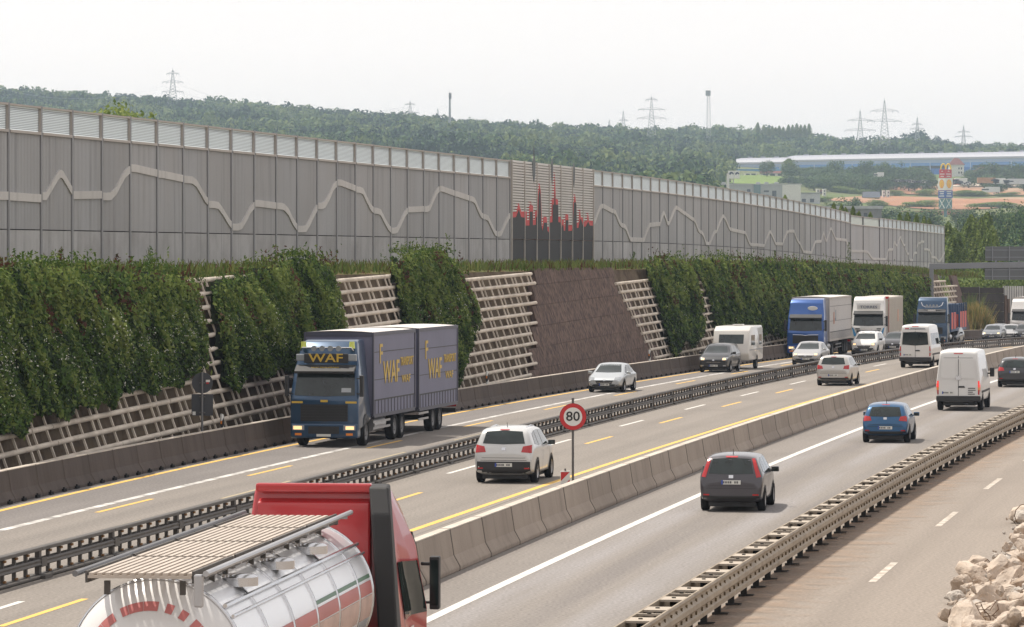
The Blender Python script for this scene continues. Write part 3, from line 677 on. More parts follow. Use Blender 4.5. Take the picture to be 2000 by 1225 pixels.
DR, TILT = .49, .015                  # row height; the rows climb slowly with the road
def solveY(px, zf):
    lo, hi = 60., 430.
    for _ in range(40):
        m = (lo + hi)/2; p = slope_pt(m, zf(m))
        if 1000 + F*p.x/p.y < px: lo = m
        else: hi = m
    return lo
def crib(name, label, Y0_, lf, rf, zmax, hdr_lim=100):
    """long round beams on climbing rows, thin headers between them; lf/rf(z) give the end columns of a row"""
    allh = []; spans = {}; base = None
    for k in range(-12, 18):
        zf = lambda Y, k=k: .06 + DR*k + TILT*(Y - 218.)
        q = 3. if k < 0 else zf(218.)
        Ya = Y0_ if lf is None else solveY(lf(min(max(zf(268.), 0), 6.)), zf); Yb = solveY(rf(min(max(zf(330. if lf else 215.), 0), 6.), k), zf)
        Ya = max(Ya, 218 + (-.02 - DR*k)/TILT)
        lim = 218 + (zmax(Yb) - .06 - DR*k)/TILT
        if zf(Yb) > zmax(Yb): Yb = min(Yb, lim)
        if Yb - Ya > 1.2: spans[k] = (Ya, Yb, zf)
    k0 = min(spans); base = slope_pt(spans[k0][0], 0.); ro = thing(name, label, 'retaining wall', base); T = Matrix.Translation(-base)
    for k, (Ya, Yb, zf) in spans.items():
        b = MB()
        for Y in march(LB, Ya, Yb, 2.52):
            Ye = min(Y + 2.47, Yb)
            if Ye - Y < .3: continue
            e = random.uniform(-.018, .018)
            b.tube([T @ (slope_pt(Y, zf(Y), -.02 + e) + Vector((0, 0, .07))), T @ (slope_pt(Ye, zf(Ye), -.02 - e) + Vector((0, 0, .07)))], .088, 8)
        b.build('beam', m_crib, ro, autosm=.9)
        if k + 1 in spans:
            A, B_ = max(Ya, spans[k + 1][0]), min(Yb, spans[k + 1][1])
            for j, Y in enumerate(march(LB, A + .2, B_ - .1, .78)):
                if j % 5 in (2, 4): continue
                allh.append((Y, zf(Y)))
    allh.sort(key=lambda q: q[0])
    def head(b, Y, z):
        p = slope_pt(Y, z, .04); q = slope_pt(Y, z + DR, .04); a = tang(LB, Y)
        u = Vector((math.sin(a), math.cos(a), 0))*.045; o = Vector((math.cos(a), -math.sin(a), 0))*.115
        L_ = [p - u + o*.45 + Vector((0, 0, .1)), p + u + o*.45 + Vector((0, 0, .1)), p + u + o + Vector((0, 0, .1)), p - u + o + Vector((0, 0, .1)), q - u + o*.45, q + u + o*.45, q + u + o, q - u + o]
        b.hexa([T @ v for v in L_])
    for Y, z in allh[:hdr_lim]:
        b = MB(); head(b, Y, z); b.build('header', m_crib, ro)
    if len(allh) > hdr_lim:
        b = MB()
        for Y, z in allh[hdr_lim:]: head(b, Y, z)
        o = b.build('header', m_crib, ro); o['kind'] = 'stuff'
    return ro
L0 = [1300,1287,1285,1272,1266,1253,1251,1236,1231,1219,1215,1202,1200]     # left ends of the right crib, from the foot up
crib('crib_wall', 'pale concrete crib wall of stacked beams with creepers, left of the brown panel wall', 100., None, lambda z, k: 1046 if k % 2 else 1036, lambda Y: 6.05)
crib('crib_wall', 'pale concrete crib wall under dense creepers, right of the brown panel wall', 0., lambda z: float(np.interp(z, np.linspace(0, 6, 13), L0)), lambda z, k: 1866 + 2*(k % 2), lambda Y: 6.05 if Y < 279 else 5.35)
def courses(name, label, lf, rf, n, h, mat, Yr, z0=-.1, top=6.15):
    base = slope_pt(solveY(lf(0), lambda Y: 0.), 0.); ro = thing(name, label, 'retaining wall', base); T = Matrix.Translation(-base)
    for c in range(n):
        zf = lambda Y, c=c: z0 + c*h + TILT*(Y - Yr); zm = lambda Y: min(max(zf(Y) + h/2, 0), 6.)
        Ya, Yb = solveY(lf(c), zm), solveY(rf(c), zm); b = MB(); Ys = np.linspace(Ya, Yb, max(2, int((Yb - Ya)/1.6)))
        for y0, y1 in zip(Ys, Ys[1:]):
            y1 = y1 - .012; a0, a1, c0, c1 = (min(max(v, -.1), top) for v in (zf(y0) + .014, zf(y1) + .014, zf(y0) + h, zf(y1) + h))
            if min(c0 - a0, c1 - a1) < .02: continue
            b.hexa([T @ slope_pt(y0, a0, .0), T @ slope_pt(y1, a1, .0), T @ slope_pt(y1, a1, .25), T @ slope_pt(y0, a0, .25), T @ slope_pt(y0, c0, .0), T @ slope_pt(y1, c1, .0), T @ slope_pt(y1, c1, .25), T @ slope_pt(y0, c0, .25)])
        if b.f: b.build('panel_course', mat, ro)
    return ro
courses('brown_panel_wall', 'brown rough cast panel wall with stepped right edge below the skyline mural', lambda c: (1034, 1038, 1038, 1043, 1045, 1044, 1045)[c], lambda c: (1304, 1289, 1270, 1254, 1234, 1204, 1198)[c], 7, 1.03, m_brownw, 262.)
courses('brown_panel_wall', 'narrow brown stepped end wall beside the far crib wall and dark wall', lambda c: (1858, 1858, 1859, 1860, 1860, 1860)[c], lambda c: (1896, 1891, 1886, 1880, 1877, 1871)[c], 6, .98, m_brownw, 366.)

# ------------------------------------------------------------------ creepers hanging over the crib
lm_a = leafmat('creeper_dark', (.013, .028, .010), (.028, .050, .015), .3)
lm_b = leafmat('creeper_mid', (.050, .096, .020), (.086, .140, .030), .25)
lm_c = leafmat('creeper_light', (.120, .172, .038), (.195, .235, .062), .25)
lm_fl = M('white_blossom', (.55, .56, .47), .8, var=.1)
lm_red = leafmat('dock_red', (.06, .022, .014), (.11, .05, .03), .5)
lm_in = M('creeper_inner_shade', (.018, .026, .010), .95, var=.3)
def inside(pg, x, y):
    c = False; j = len(pg) - 1
    for i in range(len(pg)):
        xi, yi = pg[i]; xj, yj = pg[j]
        if (yi > y) != (yj > y) and x < (xj - xi)*(y - yi)/(yj - yi) + xi: c = not c
        j = i
    return c
def creeper(label, pg, n, flowers=.0, size=.17, bulge=.55):
    xs = [p[0] for p in pg]; ys = [p[1] for p in pg]; x0, x1, y0, y1 = min(xs), max(xs), min(ys), max(ys)
    P = []; Nn = []; core = []; cells = {}
    step = max(4, (x1 - x0)/90.); 
    # inner mass: lumpy sheet off the crib, coloured dark so gaps read as shade
    nx, ny = max(6, int((x1 - x0)/9)), max(8, int((y1 - y0)/9)); grid = {}
    for a in range(nx + 1):
        for c in range(ny + 1):
            x = x0 + (x1 - x0)*a/nx; y = y0 + (y1 - y0)*c/ny
            Y, z = slope_at(x, y, -.32)
            if not (inside(pg, x, y) or inside(pg, x + 5, y) or inside(pg, x - 5, y) or inside(pg, x, y - 6)) or z < .05 or z > 6.45: continue
            edge = min(1., sum(inside(pg, x + dx, y + dy) for dx, dy in ((12, 0), (-12, 0), (0, 12), (0, -10)))/4.)
            e = .10 + edge*bulge*(.55 + .9*mnoise.noise(Vector((Y*.45, z*.55, 5.))))
            grid[a, c] = slope_pt(Y, min(z, 6.9), -max(.12, e*.45)); 
    base = slope_pt(slope_at((x0 + x1)/2, y1)[0], 0.); base = Vector((base.x, base.y, g(base.y)))
    ro = thing('creeper', label, 'climbing plant', base)
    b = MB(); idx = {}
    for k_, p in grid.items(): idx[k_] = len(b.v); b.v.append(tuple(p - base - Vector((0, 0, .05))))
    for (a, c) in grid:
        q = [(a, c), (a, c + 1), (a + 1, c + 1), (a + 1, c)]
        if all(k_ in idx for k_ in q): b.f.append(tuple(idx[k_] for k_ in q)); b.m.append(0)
    b.build('inner_shade_mass', lm_in, ro, smooth=True)
    # hanging leafy strands
    mi = []; pts = []; nr = []; sz = []; fl = []
    while len(pts) < n:
        x = random.uniform(x0, x1); y = random.uniform(y0, y1 + 6)
        y_ = y - random.uniform(0, 10)
        if not inside(pg, x, y_): continue
        Y, z = slope_at(x, y, -.32)
        edge = sum(inside(pg, x + dx, y + dy) for dx, dy in ((10, 0), (-10, 0), (0, 10), (0, -8)))/4.
        lump = mnoise.noise(Vector((Y*.45, z*.55, 5.))); strand = mnoise.noise(Vector((Y*2.2, z*.35, 9.)))
        e = .10 + edge*bulge*(.50 + .8*lump) + random.uniform(-.05, .16) + .18*strand
        L_ = random.randint(3, 7); yy = Y
        tone = .5*lump + .8*strand + random.gauss(0, .28) + (.36 if z > 4.9 else .16 if z > 3.9 else -.16 if z < 2.5 else 0)  # higher leaves lighter: yellow-green fringe plus lit tops put into leaf colour
        for k in range(L_):
            zz = z - k*.10
            if zz < .25: break
            lp = slope_pt(yy, min(zz, 7.), -max(.1, e)); qx = 1000 + F*lp.x/lp.y; qy = HZ + F*(CH - lp.z)/lp.y
            if not (inside(pg, qx, qy) or inside(pg, qx, qy - 9)) and (qy > y0 + 12 or random.random() < .5): continue
            pts.append(slope_pt(yy + random.gauss(0, .06), min(zz, 7.), -(max(.1, e) + .012*k*k*.3 + random.gauss(0, .04))))
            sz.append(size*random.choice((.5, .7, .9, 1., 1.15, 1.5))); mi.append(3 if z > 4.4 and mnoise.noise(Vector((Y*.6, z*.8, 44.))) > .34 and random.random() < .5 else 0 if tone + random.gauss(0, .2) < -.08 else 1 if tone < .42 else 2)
            if flowers and random.random() < flowers*max(0, .25 + 1.6*mnoise.noise(Vector((Y*.5, z*.6, 31.)))) and z < 5.2:
                for _ in range(2): fl.append(pts[-1] + Vector((random.gauss(.08, .05), random.gauss(-.02, .06), random.gauss(.03, .06))))
    P = np.array([tuple(p - base) for p in pts]); nrm = np.tile(np.array([.75, -.35, .45]), (len(P), 1))
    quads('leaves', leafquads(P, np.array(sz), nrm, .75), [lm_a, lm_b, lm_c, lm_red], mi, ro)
    if fl:
        P = np.array([tuple(p - base) for p in fl]); quads('blossom', leafquads(P, RNG.uniform(.04, .085, len(P)), None, 1., .7), lm_fl, None, ro)
    # ragged shoots standing up along the top edge
    top = [];
    for _ in range(int((x1 - x0)*1.3)):
        x = random.uniform(x0 + 3, x1 - 3)
        y = next((yy for yy in range(int(y0), int(y1), 3) if inside(pg, x, yy)), None)
        if y is None or y > y0 + 60: continue
        Y, z = slope_at(x, y + 2); 
        if z < 4: continue
        hgt = max(.15, random.gauss(.26, .18)*(1. + 1.9*mnoise.noise(Vector((Y*.3, 2., 2.)))))
        p0 = slope_pt(Y, min(z, 7.), random.uniform(-.4, .5)); lean = Vector((random.gauss(0, .25), random.gauss(0, .25), 0))
        for k in range(random.randint(4, 8)):
            q = random.random(); top.append((p0 + Vector((0, 0, q*hgt)) + lean*q*hgt, .13, 3 if mnoise.noise(Vector((Y*.35, 8., 1.))) > .18 and random.random() < .75 else random.choice((1, 1, 2))))
    if top:
        P = np.array([tuple(t_[0] - base) for t_ in top]); quads('shoots', leafquads(P, RNG.uniform(.08, .2, len(P)), None, 1., .45), [lm_a, lm_b, lm_c, lm_red], [t_[2] for t_ in top], ro)
    return ro
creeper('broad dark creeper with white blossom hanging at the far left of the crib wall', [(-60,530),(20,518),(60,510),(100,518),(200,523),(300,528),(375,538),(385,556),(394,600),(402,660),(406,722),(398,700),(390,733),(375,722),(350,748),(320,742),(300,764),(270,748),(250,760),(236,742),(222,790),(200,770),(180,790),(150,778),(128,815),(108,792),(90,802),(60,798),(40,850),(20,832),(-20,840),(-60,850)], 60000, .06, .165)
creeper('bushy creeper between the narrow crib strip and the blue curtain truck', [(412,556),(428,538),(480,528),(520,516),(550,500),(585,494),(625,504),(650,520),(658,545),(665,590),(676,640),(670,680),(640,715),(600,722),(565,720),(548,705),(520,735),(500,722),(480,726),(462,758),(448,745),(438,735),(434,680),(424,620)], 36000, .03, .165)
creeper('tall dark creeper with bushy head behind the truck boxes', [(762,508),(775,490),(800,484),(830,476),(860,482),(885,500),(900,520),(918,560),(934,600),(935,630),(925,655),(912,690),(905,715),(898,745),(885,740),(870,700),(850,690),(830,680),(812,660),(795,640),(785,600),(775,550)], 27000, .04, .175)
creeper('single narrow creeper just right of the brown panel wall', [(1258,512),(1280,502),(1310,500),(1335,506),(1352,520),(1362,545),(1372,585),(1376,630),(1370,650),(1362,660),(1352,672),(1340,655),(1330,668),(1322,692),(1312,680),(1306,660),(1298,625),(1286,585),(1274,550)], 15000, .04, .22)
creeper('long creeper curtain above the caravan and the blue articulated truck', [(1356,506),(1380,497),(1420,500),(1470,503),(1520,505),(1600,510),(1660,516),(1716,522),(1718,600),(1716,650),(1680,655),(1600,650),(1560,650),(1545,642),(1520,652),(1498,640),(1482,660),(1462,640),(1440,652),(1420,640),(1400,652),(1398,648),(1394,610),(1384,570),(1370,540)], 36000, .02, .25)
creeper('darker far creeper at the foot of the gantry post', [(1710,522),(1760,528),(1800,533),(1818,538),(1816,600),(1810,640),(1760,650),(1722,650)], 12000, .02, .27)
# grass and weeds on the shelf along the top
P = []
for _ in range(16000):
    Y = random.uniform(112, 405); r = random.random()**1.5
    P.append(slope_pt(Y, 6.05, -.05 + r*2.2) + Vector((0, 0, .16 + random.random()*.22)))
P = np.array([tuple(p) for p in P]); h = RNG.uniform(.2, .5, len(P)); az = RNG.uniform(0, 6.28, len(P)); ln = RNG.normal(0, .25, (len(P), 2))
up = np.stack([ln[:, 0]*h, ln[:, 1]*h, h], 1); sd = np.stack([np.cos(az), np.sin(az), 0*az], 1)*.035
base_ = P - np.array([0, 0, .2]); V = np.stack([base_ - sd, base_ + sd, base_ + up + sd*.3, base_ + up - sd*.3], 1)
tag(quads('grass', V, [leafmat('grass_green', (.09, .13, .035), (.17, .19, .06), .4), lm_red, lm_b], RNG.choice([0, 0, 0, 0, 1, 2], len(P))), kind='stuff')
def weed(px, hgt, lab, red):
    Y = slope_Y(px, 6.1, 1.0); p = slope_pt(Y, 6.15, 1.2)
    ro = thing('tall_weed', lab, 'weed', p); b = MB()
    for _ in range(4):
        e = Vector((random.gauss(0, .18), random.gauss(0, .18), hgt*random.uniform(.75, 1.))); b.tube([(0, 0, -.2), e*.5 + Vector((.03, 0, 0)), e], [.015, .012, .006], 4)
    P = np.array([[random.gauss(0, .16)*(1.1 - q), random.gauss(0, .16)*(1.1 - q), q*hgt] for q in RNG.uniform(.1, 1, 90)])
    b.build('stem', lm_red if red else lm_b, ro); quads('leaves', leafquads(P, RNG.uniform(.07, .2, 90), None, 1., .4), [lm_red if red else lm_b, lm_b], RNG.choice([0, 0, 1], 90), ro)
weed(131, .95, 'tall reddish dock plant against the wall, beside the leftmost bays', True)
weed(240, .7, 'short reddish dock plant in front of the lower panels', True)
weed(306, 1.0, 'thin pale seeding weed in front of the lower panels', False)
weed(1245, .9, 'pale thin weed beside the dark skyline panels', False)
weed(1519, 1.15, 'narrow dark green shoot standing before the ribbed wall', False)
weed(1663, 2.1, 'tall narrow green shoot at the step of the wall', False)
# ------------------------------------------------------------------ vehicles (built forward = +y, ground z = 0)
def bvh_of(o):
    me = o.data
    return BVHTree.FromPolygons([v.co.copy() for v in me.vertices], [tuple(p.vertices) for p in me.polygons])
def resample(pl, n):
    pl = [Vector(p) for p in pl]; L = [0]
    for a, c in zip(pl, pl[1:]): L.append(L[-1] + (c - a).length)
    out = []
    for k in range(n + 1):
        d = L[-1]*k/n; j = 0
        while j < len(L) - 2 and L[j + 1] < d: j += 1
        q = (d - L[j])/max(L[j + 1] - L[j], 1e-9); out.append(pl[j].lerp(pl[j + 1], q))
    return out
def patch(name, root, tree, ax, low, high, mat, nu=8, nv=5, out=.008, parent=None):
    """surface patch between two edge lines, projected onto the body: ax '-y' rear, '+y' front, '+x'/'-x' sides"""
    A = resample(low, nu); B = resample(high, nu); pts = []
    s = 1 if ax[0] == '+' else -1
    for j in range(nv + 1):
        for i in range(nu + 1):
            p = A[i].lerp(B[i], j/nv)
            if ax[1] == 'y': o = Vector((p.x, 30*s, p.y)); d = Vector((0, -s, 0))
            elif ax[1] == 'x': o = Vector((30*s, p.x, p.y)); d = Vector((-s, 0, 0))
            else: o = Vector((p.x, p.y, 30)); d = Vector((0, 0, -1))
            h = tree.ray_cast(o, d)
            if h[0] is None:
                tgt = Vector((p.x, 0, p.y)) if ax[1] == 'y' else Vector((0, p.x, p.y)) if ax[1] == 'x' else Vector((p.x, p.y, 0))
                h = tree.find_nearest(tgt + (-d)*1.5)
            pts.append(h[0] - d*out)
    b = MB(); n = nu + 1
    fs = [(j*n + i, j*n + i + 1, (j + 1)*n + i + 1, (j + 1)*n + i) for j in range(nv) for i in range(nu)]
    b.add(pts, fs); o = b.build(name, mat, parent or root, smooth=True)
    # orient outwards
    me = o.data; d = Vector((0, s, 0)) if ax[1] == 'y' else Vector((s, 0, 0)) if ax[1] == 'x' else Vector((0, 0, 1))
    if sum(p.normal.dot(d) for p in me.polygons) < 0: me.flip_normals()
    return o
def rect(x0, x1, z0, z1): return [(x0, z0), (x1, z0)], [(x0, z1), (x1, z1)]
def disc(name, root, tree, ax, cx, cz, r, mat, out=.01, squash=1., nu=12):
    lo = [(cx + r*math.cos(t), cz + squash*r*math.sin(t)) for t in np.linspace(math.pi, 2*math.pi, 9)]
    hi = [(cx + r*math.cos(t), cz + squash*r*math.sin(t)) for t in np.linspace(math.pi, 0, 9)]
    return patch(name, root, tree, ax, lo, hi, mat, nu, 6, out)
def loft_body(st, Wd, L, H, tum=.30, mat=None, root=None, name='body'):
    rings = []
    for y, zb, zl, zt, wf in st:
        hw = Wd/2*wf; gh = zt - zl
        if gh > .12: wr = hw - .06 - tum*gh; zr = zt - .055
        else: wr = hw - .12; zr = zt - .012
        h = [(0, zb), (hw*.72, zb), (hw*.95, zb + .09), (hw, zb + (zl - zb)*.58), (hw*.985, zl), (wr, zr), (wr*.55, zt - .004), (0, zt)]
        rings.append([Vector((x, y, z)) for x, z in h] + [Vector((-x, y, z)) for x, z in h[-2:0:-1]])
    def inset(r, f):
        c = sum(r, Vector())/len(r); return [c + (p - c)*f for p in r]
    rings = [inset(rings[0], .82)] + rings + [inset(rings[-1], .82)]
    n = len(rings[0]); b = MB()
    for r in rings: b.v += [tuple(p) for p in r]
    for i in range(len(rings) - 1):
        for k in range(n): b.f.append((i*n + k, (i + 1)*n + k, (i + 1)*n + (k + 1) % n, i*n + (k + 1) % n)); b.m.append(0)
    b.f += [tuple(range(n)), tuple(range((len(rings) - 1)*n + n - 1, (len(rings) - 1)*n - 1, -1))]; b.m += [0, 0]
    o = b.build(name, mat, root, smooth=True, fix=True)
    at_ = o.data.attributes.new('crease_edge', 'FLOAT', 'EDGE'); nr_ = len(rings); key = {}      # firmer shoulder, sill and roof edges
    co_ = [v.co.copy() for v in o.data.vertices]; lut = {tuple(round(c, 4) for c in p): (i, k) for i, r_ in enumerate(rings) for k, p in enumerate(r_)}
    idx_ = [lut.get(tuple(round(c, 4) for c in p)) for p in co_]; vals = []
    for e in o.data.edges:
        a_, c_ = idx_[e.vertices[0]], idx_[e.vertices[1]]; v_ = 0.
        if a_ and c_:
            if a_[1] == c_[1]: v_ = {2: .6, 4: .55, 5: .6, 9: .6, 10: .55, 12: .6}.get(a_[1], 0.)
            elif a_[0] == c_[0] and a_[0] in (1, nr_ - 2): v_ = .45
            elif a_[0] == c_[0] and a_[0] in (4, 5): v_ = .25
        vals.append(v_)
    at_.data.foreach_set('value', vals)
    md = o.modifiers.new('s', 'SUBSURF'); md.levels = 2; md.render_levels = 2
    dg = bpy.context.evaluated_depsgraph_get(); dg.update(); me = bpy.data.meshes.new_from_object(o.evaluated_get(dg)); o.modifiers.clear(); o.data = me
    co = np.empty(len(me.vertices)*3); me.vertices.foreach_get('co', co); co = co.reshape(-1, 3)
    co[:, 1] = (co[:, 1] - (co[:, 1].min() + co[:, 1].max())/2)*L/np.ptp(co[:, 1]); co[:, 0] *= Wd/np.ptp(co[:, 0])
    z0 = co[:, 2].min(); co[:, 2] = z0 + (co[:, 2] - z0)*(H - z0)/np.ptp(co[:, 2])
    me.vertices.foreach_set('co', co.reshape(-1)); me.polygons.foreach_set('use_smooth', [True]*len(me.polygons)); me.update()
    return o
_wh = {}
def wheel(root, x, y, r, wd, side, rimmat, nm='wheel', par=None):
    key = (round(r, 3), round(wd, 3), rimmat.name)
    if key not in _wh:
        b = MB(); h = wd/2
        b.lathe([(r*.60, h*.9), (r*.66, h), (r*.93, h), (r, h*.72), (r, -h*.72), (r*.93, -h), (r*.5, -h)], 22)
        o = b.build('tyre', m_tyre, None, autosm=.7); me1 = o.data; bpy.data.objects.remove(o)
        b = MB(); b.lathe([(0.001, h*.72), (r*.14, h*.74), (r*.2, h*.55), (r*.52, h*.62), (r*.62, h*.93), (r*.62, h*.5)], 22)
        for k in range(5):
            a = 2*math.pi*k/5
            b.lathe([(.001, h*.80), (r*.05, h*.80), (r*.05, h*.5)], 6, X=Matrix.Rotation(a, 4, 'X') @ Matrix.Translation((0, 0, r*.34)))
        o = b.build('rim', rimmat, None, autosm=.7); me2 = o.data; bpy.data.objects.remove(o); _wh[key] = (me1, me2)
    t_ = link(nm, _wh[key][0], par or root); t_.location = (x, y, r); t_.rotation_euler = (0, 0, 0 if side > 0 else math.pi)
    rm = link('rim', _wh[key][1], t_)
    return t_
def mirror_bits(root, tree, x, y, z, mat, s=1.):
    for sd, nm in ((1, 'mirror'), (-1, 'mirror')):
        b = MB(); c = Vector((sd*(x + .10*s), y, z))
        b.box(c.x - .105*s, c.x + .105*s, c.y - .06*s, c.y + .05*s, c.z - .065*s, c.z + .075*s)
        b.box(min(sd*(x - .06), c.x), max(sd*(x - .06), c.x), c.y - .03, c.y + .02, c.z - .06*s, c.z - .02*s)
        b.build(nm, mat, root, bevel=.03*s, seg=2, smooth=True)
        b = MB(); b.box(c.x - .085*s, c.x + .085*s, c.y - .066*s, c.y - .062*s, c.z - .05*s, c.z + .06*s); b.build('mirror_glass', m_glass, root)
m_mid0 = M('plate_ink', (.12, .12, .12), .6)
def plate(root, tree, ax, cz, w=.26, h=.055, cx=0., chars=True):
    p = patch('number_plate', root, tree, ax, *rect(cx - w, cx + w, cz - h, cz + h), m_plate, 6, 1, .018)
    s = -1 if ax == '-y' else 1
    patch('plate_band', root, tree, ax, *rect(cx + s*w if s < 0 else cx + w - .05, cx + s*w + .05 if s < 0 else cx + w, cz - h, cz + h), m_eu, 1, 1, .021, parent=p)
    if chars:
        for k, cw in enumerate((.045, .04, .0, .05, .04, .045, .04)):
            if cw: patch('plate_character', root, tree, ax, *rect(cx - s*(.17 - k*.06) - cw/2, cx - s*(.17 - k*.06) + cw/2, cz - h*.55, cz + h*.55), m_mid0, 1, 1, .0215, parent=p)
HATCH = [(-1.99,.40,.58,.72,.86),(-1.95,.34,.64,.90,.94),(-1.90,.30,.80,1.02,.97),(-1.72,.26,.90,1.30,.99),(-1.50,.22,.92,1.42,1.),(-.5,.2,.90,1.47,1.),(.25,.2,.89,1.43,1.),(.62,.2,.88,1.24,1.),(1.02,.2,.87,.99,.99),(1.5,.22,.80,.88,.98),(1.82,.26,.68,.74,.94),(1.97,.34,.56,.60,.86)]
WAGON = [(-1.99,.40,.60,.78,.88),(-1.96,.34,.70,.95,.95),(-1.92,.30,.84,1.06,.98),(-1.80,.26,.93,1.34,.99),(-1.66,.22,.95,1.43,1.),(-.5,.2,.93,1.47,1.),(.35,.2,.92,1.43,1.),(.72,.2,.91,1.24,1.),(1.08,.2,.90,1.02,.99),(1.5,.22,.84,.93,.98),(1.82,.26,.74,.80,.95),(1.97,.34,.60,.64,.88)]
SEDAN = [(-1.99,.42,.62,.72,.86),(-1.94,.34,.74,.88,.94),(-1.86,.28,.86,.95,.97),(-1.45,.24,.90,.98,.99),(-.95,.22,.90,1.34,1.),(-.5,.2,.89,1.44,1.),(.15,.2,.88,1.43,1.),(.55,.2,.87,1.22,1.),(.95,.2,.86,.97,.99),(1.5,.22,.80,.88,.98),(1.82,.26,.69,.75,.94),(1.97,.34,.58,.62,.86)]
def scale_st(st, L, H): return [(y*L/3.98, zb, zl*H/1.47, zt*H/1.47, wf) for y, zb, zl, zt, wf in st]
def place(px, py, L, axle, away, dx=0.):
    """root position: the wheels of the axle nearest to the camera touch the road at pixel (px, py)"""
    p = gnd(px, py); a = (tang(LB, p.y) + tang(RB, p.y))/2
    d = Vector((math.sin(a), math.cos(a), 0)); c = p + d*axle; c.z = g(c.y)
    return c, (-a if away else math.pi - a)
def car(name, label, px, py, away, mat, L=4.2, Wd=1.78, H=1.5, st=HATCH, rear='hatch', front='std', lit=False, glass=None, wb=None, rim=None, roofrail=False, cat='car', plateon='gate', clad=False, roofmat=None, wr=.31):
    wb = wb or L*.63; gl = glass or m_glass; rim = rim or m_rim
    loc, rz = place(px, py, L, wb/2, away); r = thing(name, label, cat, loc, rz)
    bo = loft_body(scale_st(st, L, H), Wd, L, H, mat=mat, root=r); T = bvh_of(bo); k = L/3.98; h = H/1.47; w = Wd/1.7
    tailz = {'hatch': (.98, 1.30), 'wagon': (1.04, 1.34), 'sedan': (1.02, 1.34), 'note': (.98, 1.34)}[rear]
    fullback = rear != 'sedan'
    # glass
    patch('rear_window', r, T, '-y', [(-.60*w, tailz[0]*h), (0, (tailz[0] - .02)*h), (.60*w, tailz[0]*h)], [(-.51*w, (tailz[1] + .01)*h), (0, (tailz[1] + .035)*h), (.51*w, (tailz[1] + .01)*h)], gl, 10, 5)
    patch('windscreen', r, T, '+y', [(-.64*w, 1.0*h), (0, .985*h), (.64*w, 1.0*h)], [(-.50*w, 1.37*h), (0, 1.395*h), (.50*w, 1.37*h)], gl, 10, 6)
    yb = -1.52 if fullback else -1.05
    for sd in '+-':
        patch('side_window', r, T, sd + 'x', [(-.25*k, .955*h), (.82*k, .965*h)], [(-.25*k, 1.355*h), (.30*k, 1.34*h)], gl, 6, 4)
        patch('side_window', r, T, sd + 'x', [(-.98*k, .965*h), (-.32*k, .955*h)], [(-.94*k, 1.35*h), (-.32*k, 1.36*h)], gl, 6, 4)
        if fullback: patch('side_window', r, T, sd + 'x', [(yb*k, 1.02*h), (-1.05*k, .975*h)], [(-1.36*k, 1.28*h), (-1.02*k, 1.34*h)], gl, 4, 4)
        patch('door_seam', r, T, sd + 'x', *rect(-.30*k, -.285*k, .34, .93*h), m_trim, 1, 5, .004); patch('door_seam', r, T, sd + 'x', *rect(.86*k, .875*k, .34, .9*h), m_trim, 1, 5, .004)
        for yy in (-.42, .62): patch('door_handle', r, T, sd + 'x', *rect((yy - .12)*k, yy*k, .83*h, .86*h), mat, 2, 1, .03)
        patch('sill_trim', r, T, sd + 'x', *rect(-wb/2 + .36, wb/2 - .36, .22, .33), m_trim, 6, 1, .006)
        for yy in (-wb/2, wb/2): disc('wheel_arch', r, T, sd + 'x', yy, wr + .02, wr + .055, m_trim, .012)
    # wheels
    for yy in (-wb/2, wb/2):
        for sd in (1, -1): wheel(r, sd*(Wd/2 - .092), yy, wr, .21, sd, rim)
    b = MB(); b.box(-Wd/2 + .22, Wd/2 - .22, -L/2 + .3, L/2 - .3, .13, .34); b.build('underbody', m_trim, r)
    mirror_bits(r, T, .84*w, .72*k, .97*h, m_trim if clad else mat)
    # rear
    lowz = .66 if clad else .43
    patch('rear_valance', r, T, '-y', *rect(-.76*w, .76*w, .30 if clad else .33, lowz), m_trim, 10, 8, .012)
    if rear == 'note':
        for s in (1, -1): patch('tail_lamp', r, T, '-y', [(s*.68*w, .88*h), (s*.80*w, .90*h)], [(s*.545*w, 1.36*h), (s*.63*w, 1.36*h)], m_tail, 3, 8, .014)
        patch('brake_lamp', r, T, '-y', *rect(-.16, .16, 1.385*h, 1.42*h), m_tail, 4, 1, .02)
    elif rear == 'sedan':
        for s in (1, -1): patch('tail_lamp', r, T, '-y', [(s*.45*w, .78*h), (s*.80*w, .80*h)], [(s*.45*w, .90*h), (s*.78*w, .92*h)], m_tail, 5, 3, .014)
    else:
        for s in (1, -1): patch('tail_lamp', r, T, '-y', [(s*.50*w, .82*h), (s*.80*w, .80*h)], [(s*.55*w, .97*h), (s*.79*w, 1.01*h)], m_tail, 6, 4, .014)
        patch('brake_lamp', r, T, '-y', *rect(-.14, .14, 1.385*h, 1.405*h), m_tail, 4, 1, .02)
    for s in (1, -1): patch('reflector', r, T, '-y', *rect(s*.66*w - .08, s*.66*w + .08, .44, .48), m_tail, 3, 1, .016)
    plate(r, T, '-y', .76*h if plateon == 'gate' else .56)
    patch('bumper_seam', r, T, '-y', *rect(-.78*w, .78*w, .60*h, .612*h), m_trim, 10, 1, .004)
    patch('tailgate_seam', r, T, '-y', *rect(-.62*w, .62*w, .665*h, .675*h), m_trim, 8, 1, .004)
    if rear != 'sedan':
        patch('badge', r, T, '-y', *rect(-.06, .06, .865*h, .945*h), m_chr, 2, 2, .016)
        b = MB(); b.tube([(0, -L/2 + .12, 1.0*h), (.12, -L/2 + .11, 1.03*h), (.30, -L/2 + .15, 1.05*h)], .012, 5); b.build('wiper', m_trim, r)
    # front
    patch('front_valance', r, T, '+y', *rect(-.62*w, .62*w, .30, .42 if not clad else .52), m_trim, 8, 6, .012)
    gz = {'std': (.47, .60), 'big': (.44, .61), 'low': (.49, .59)}[front]
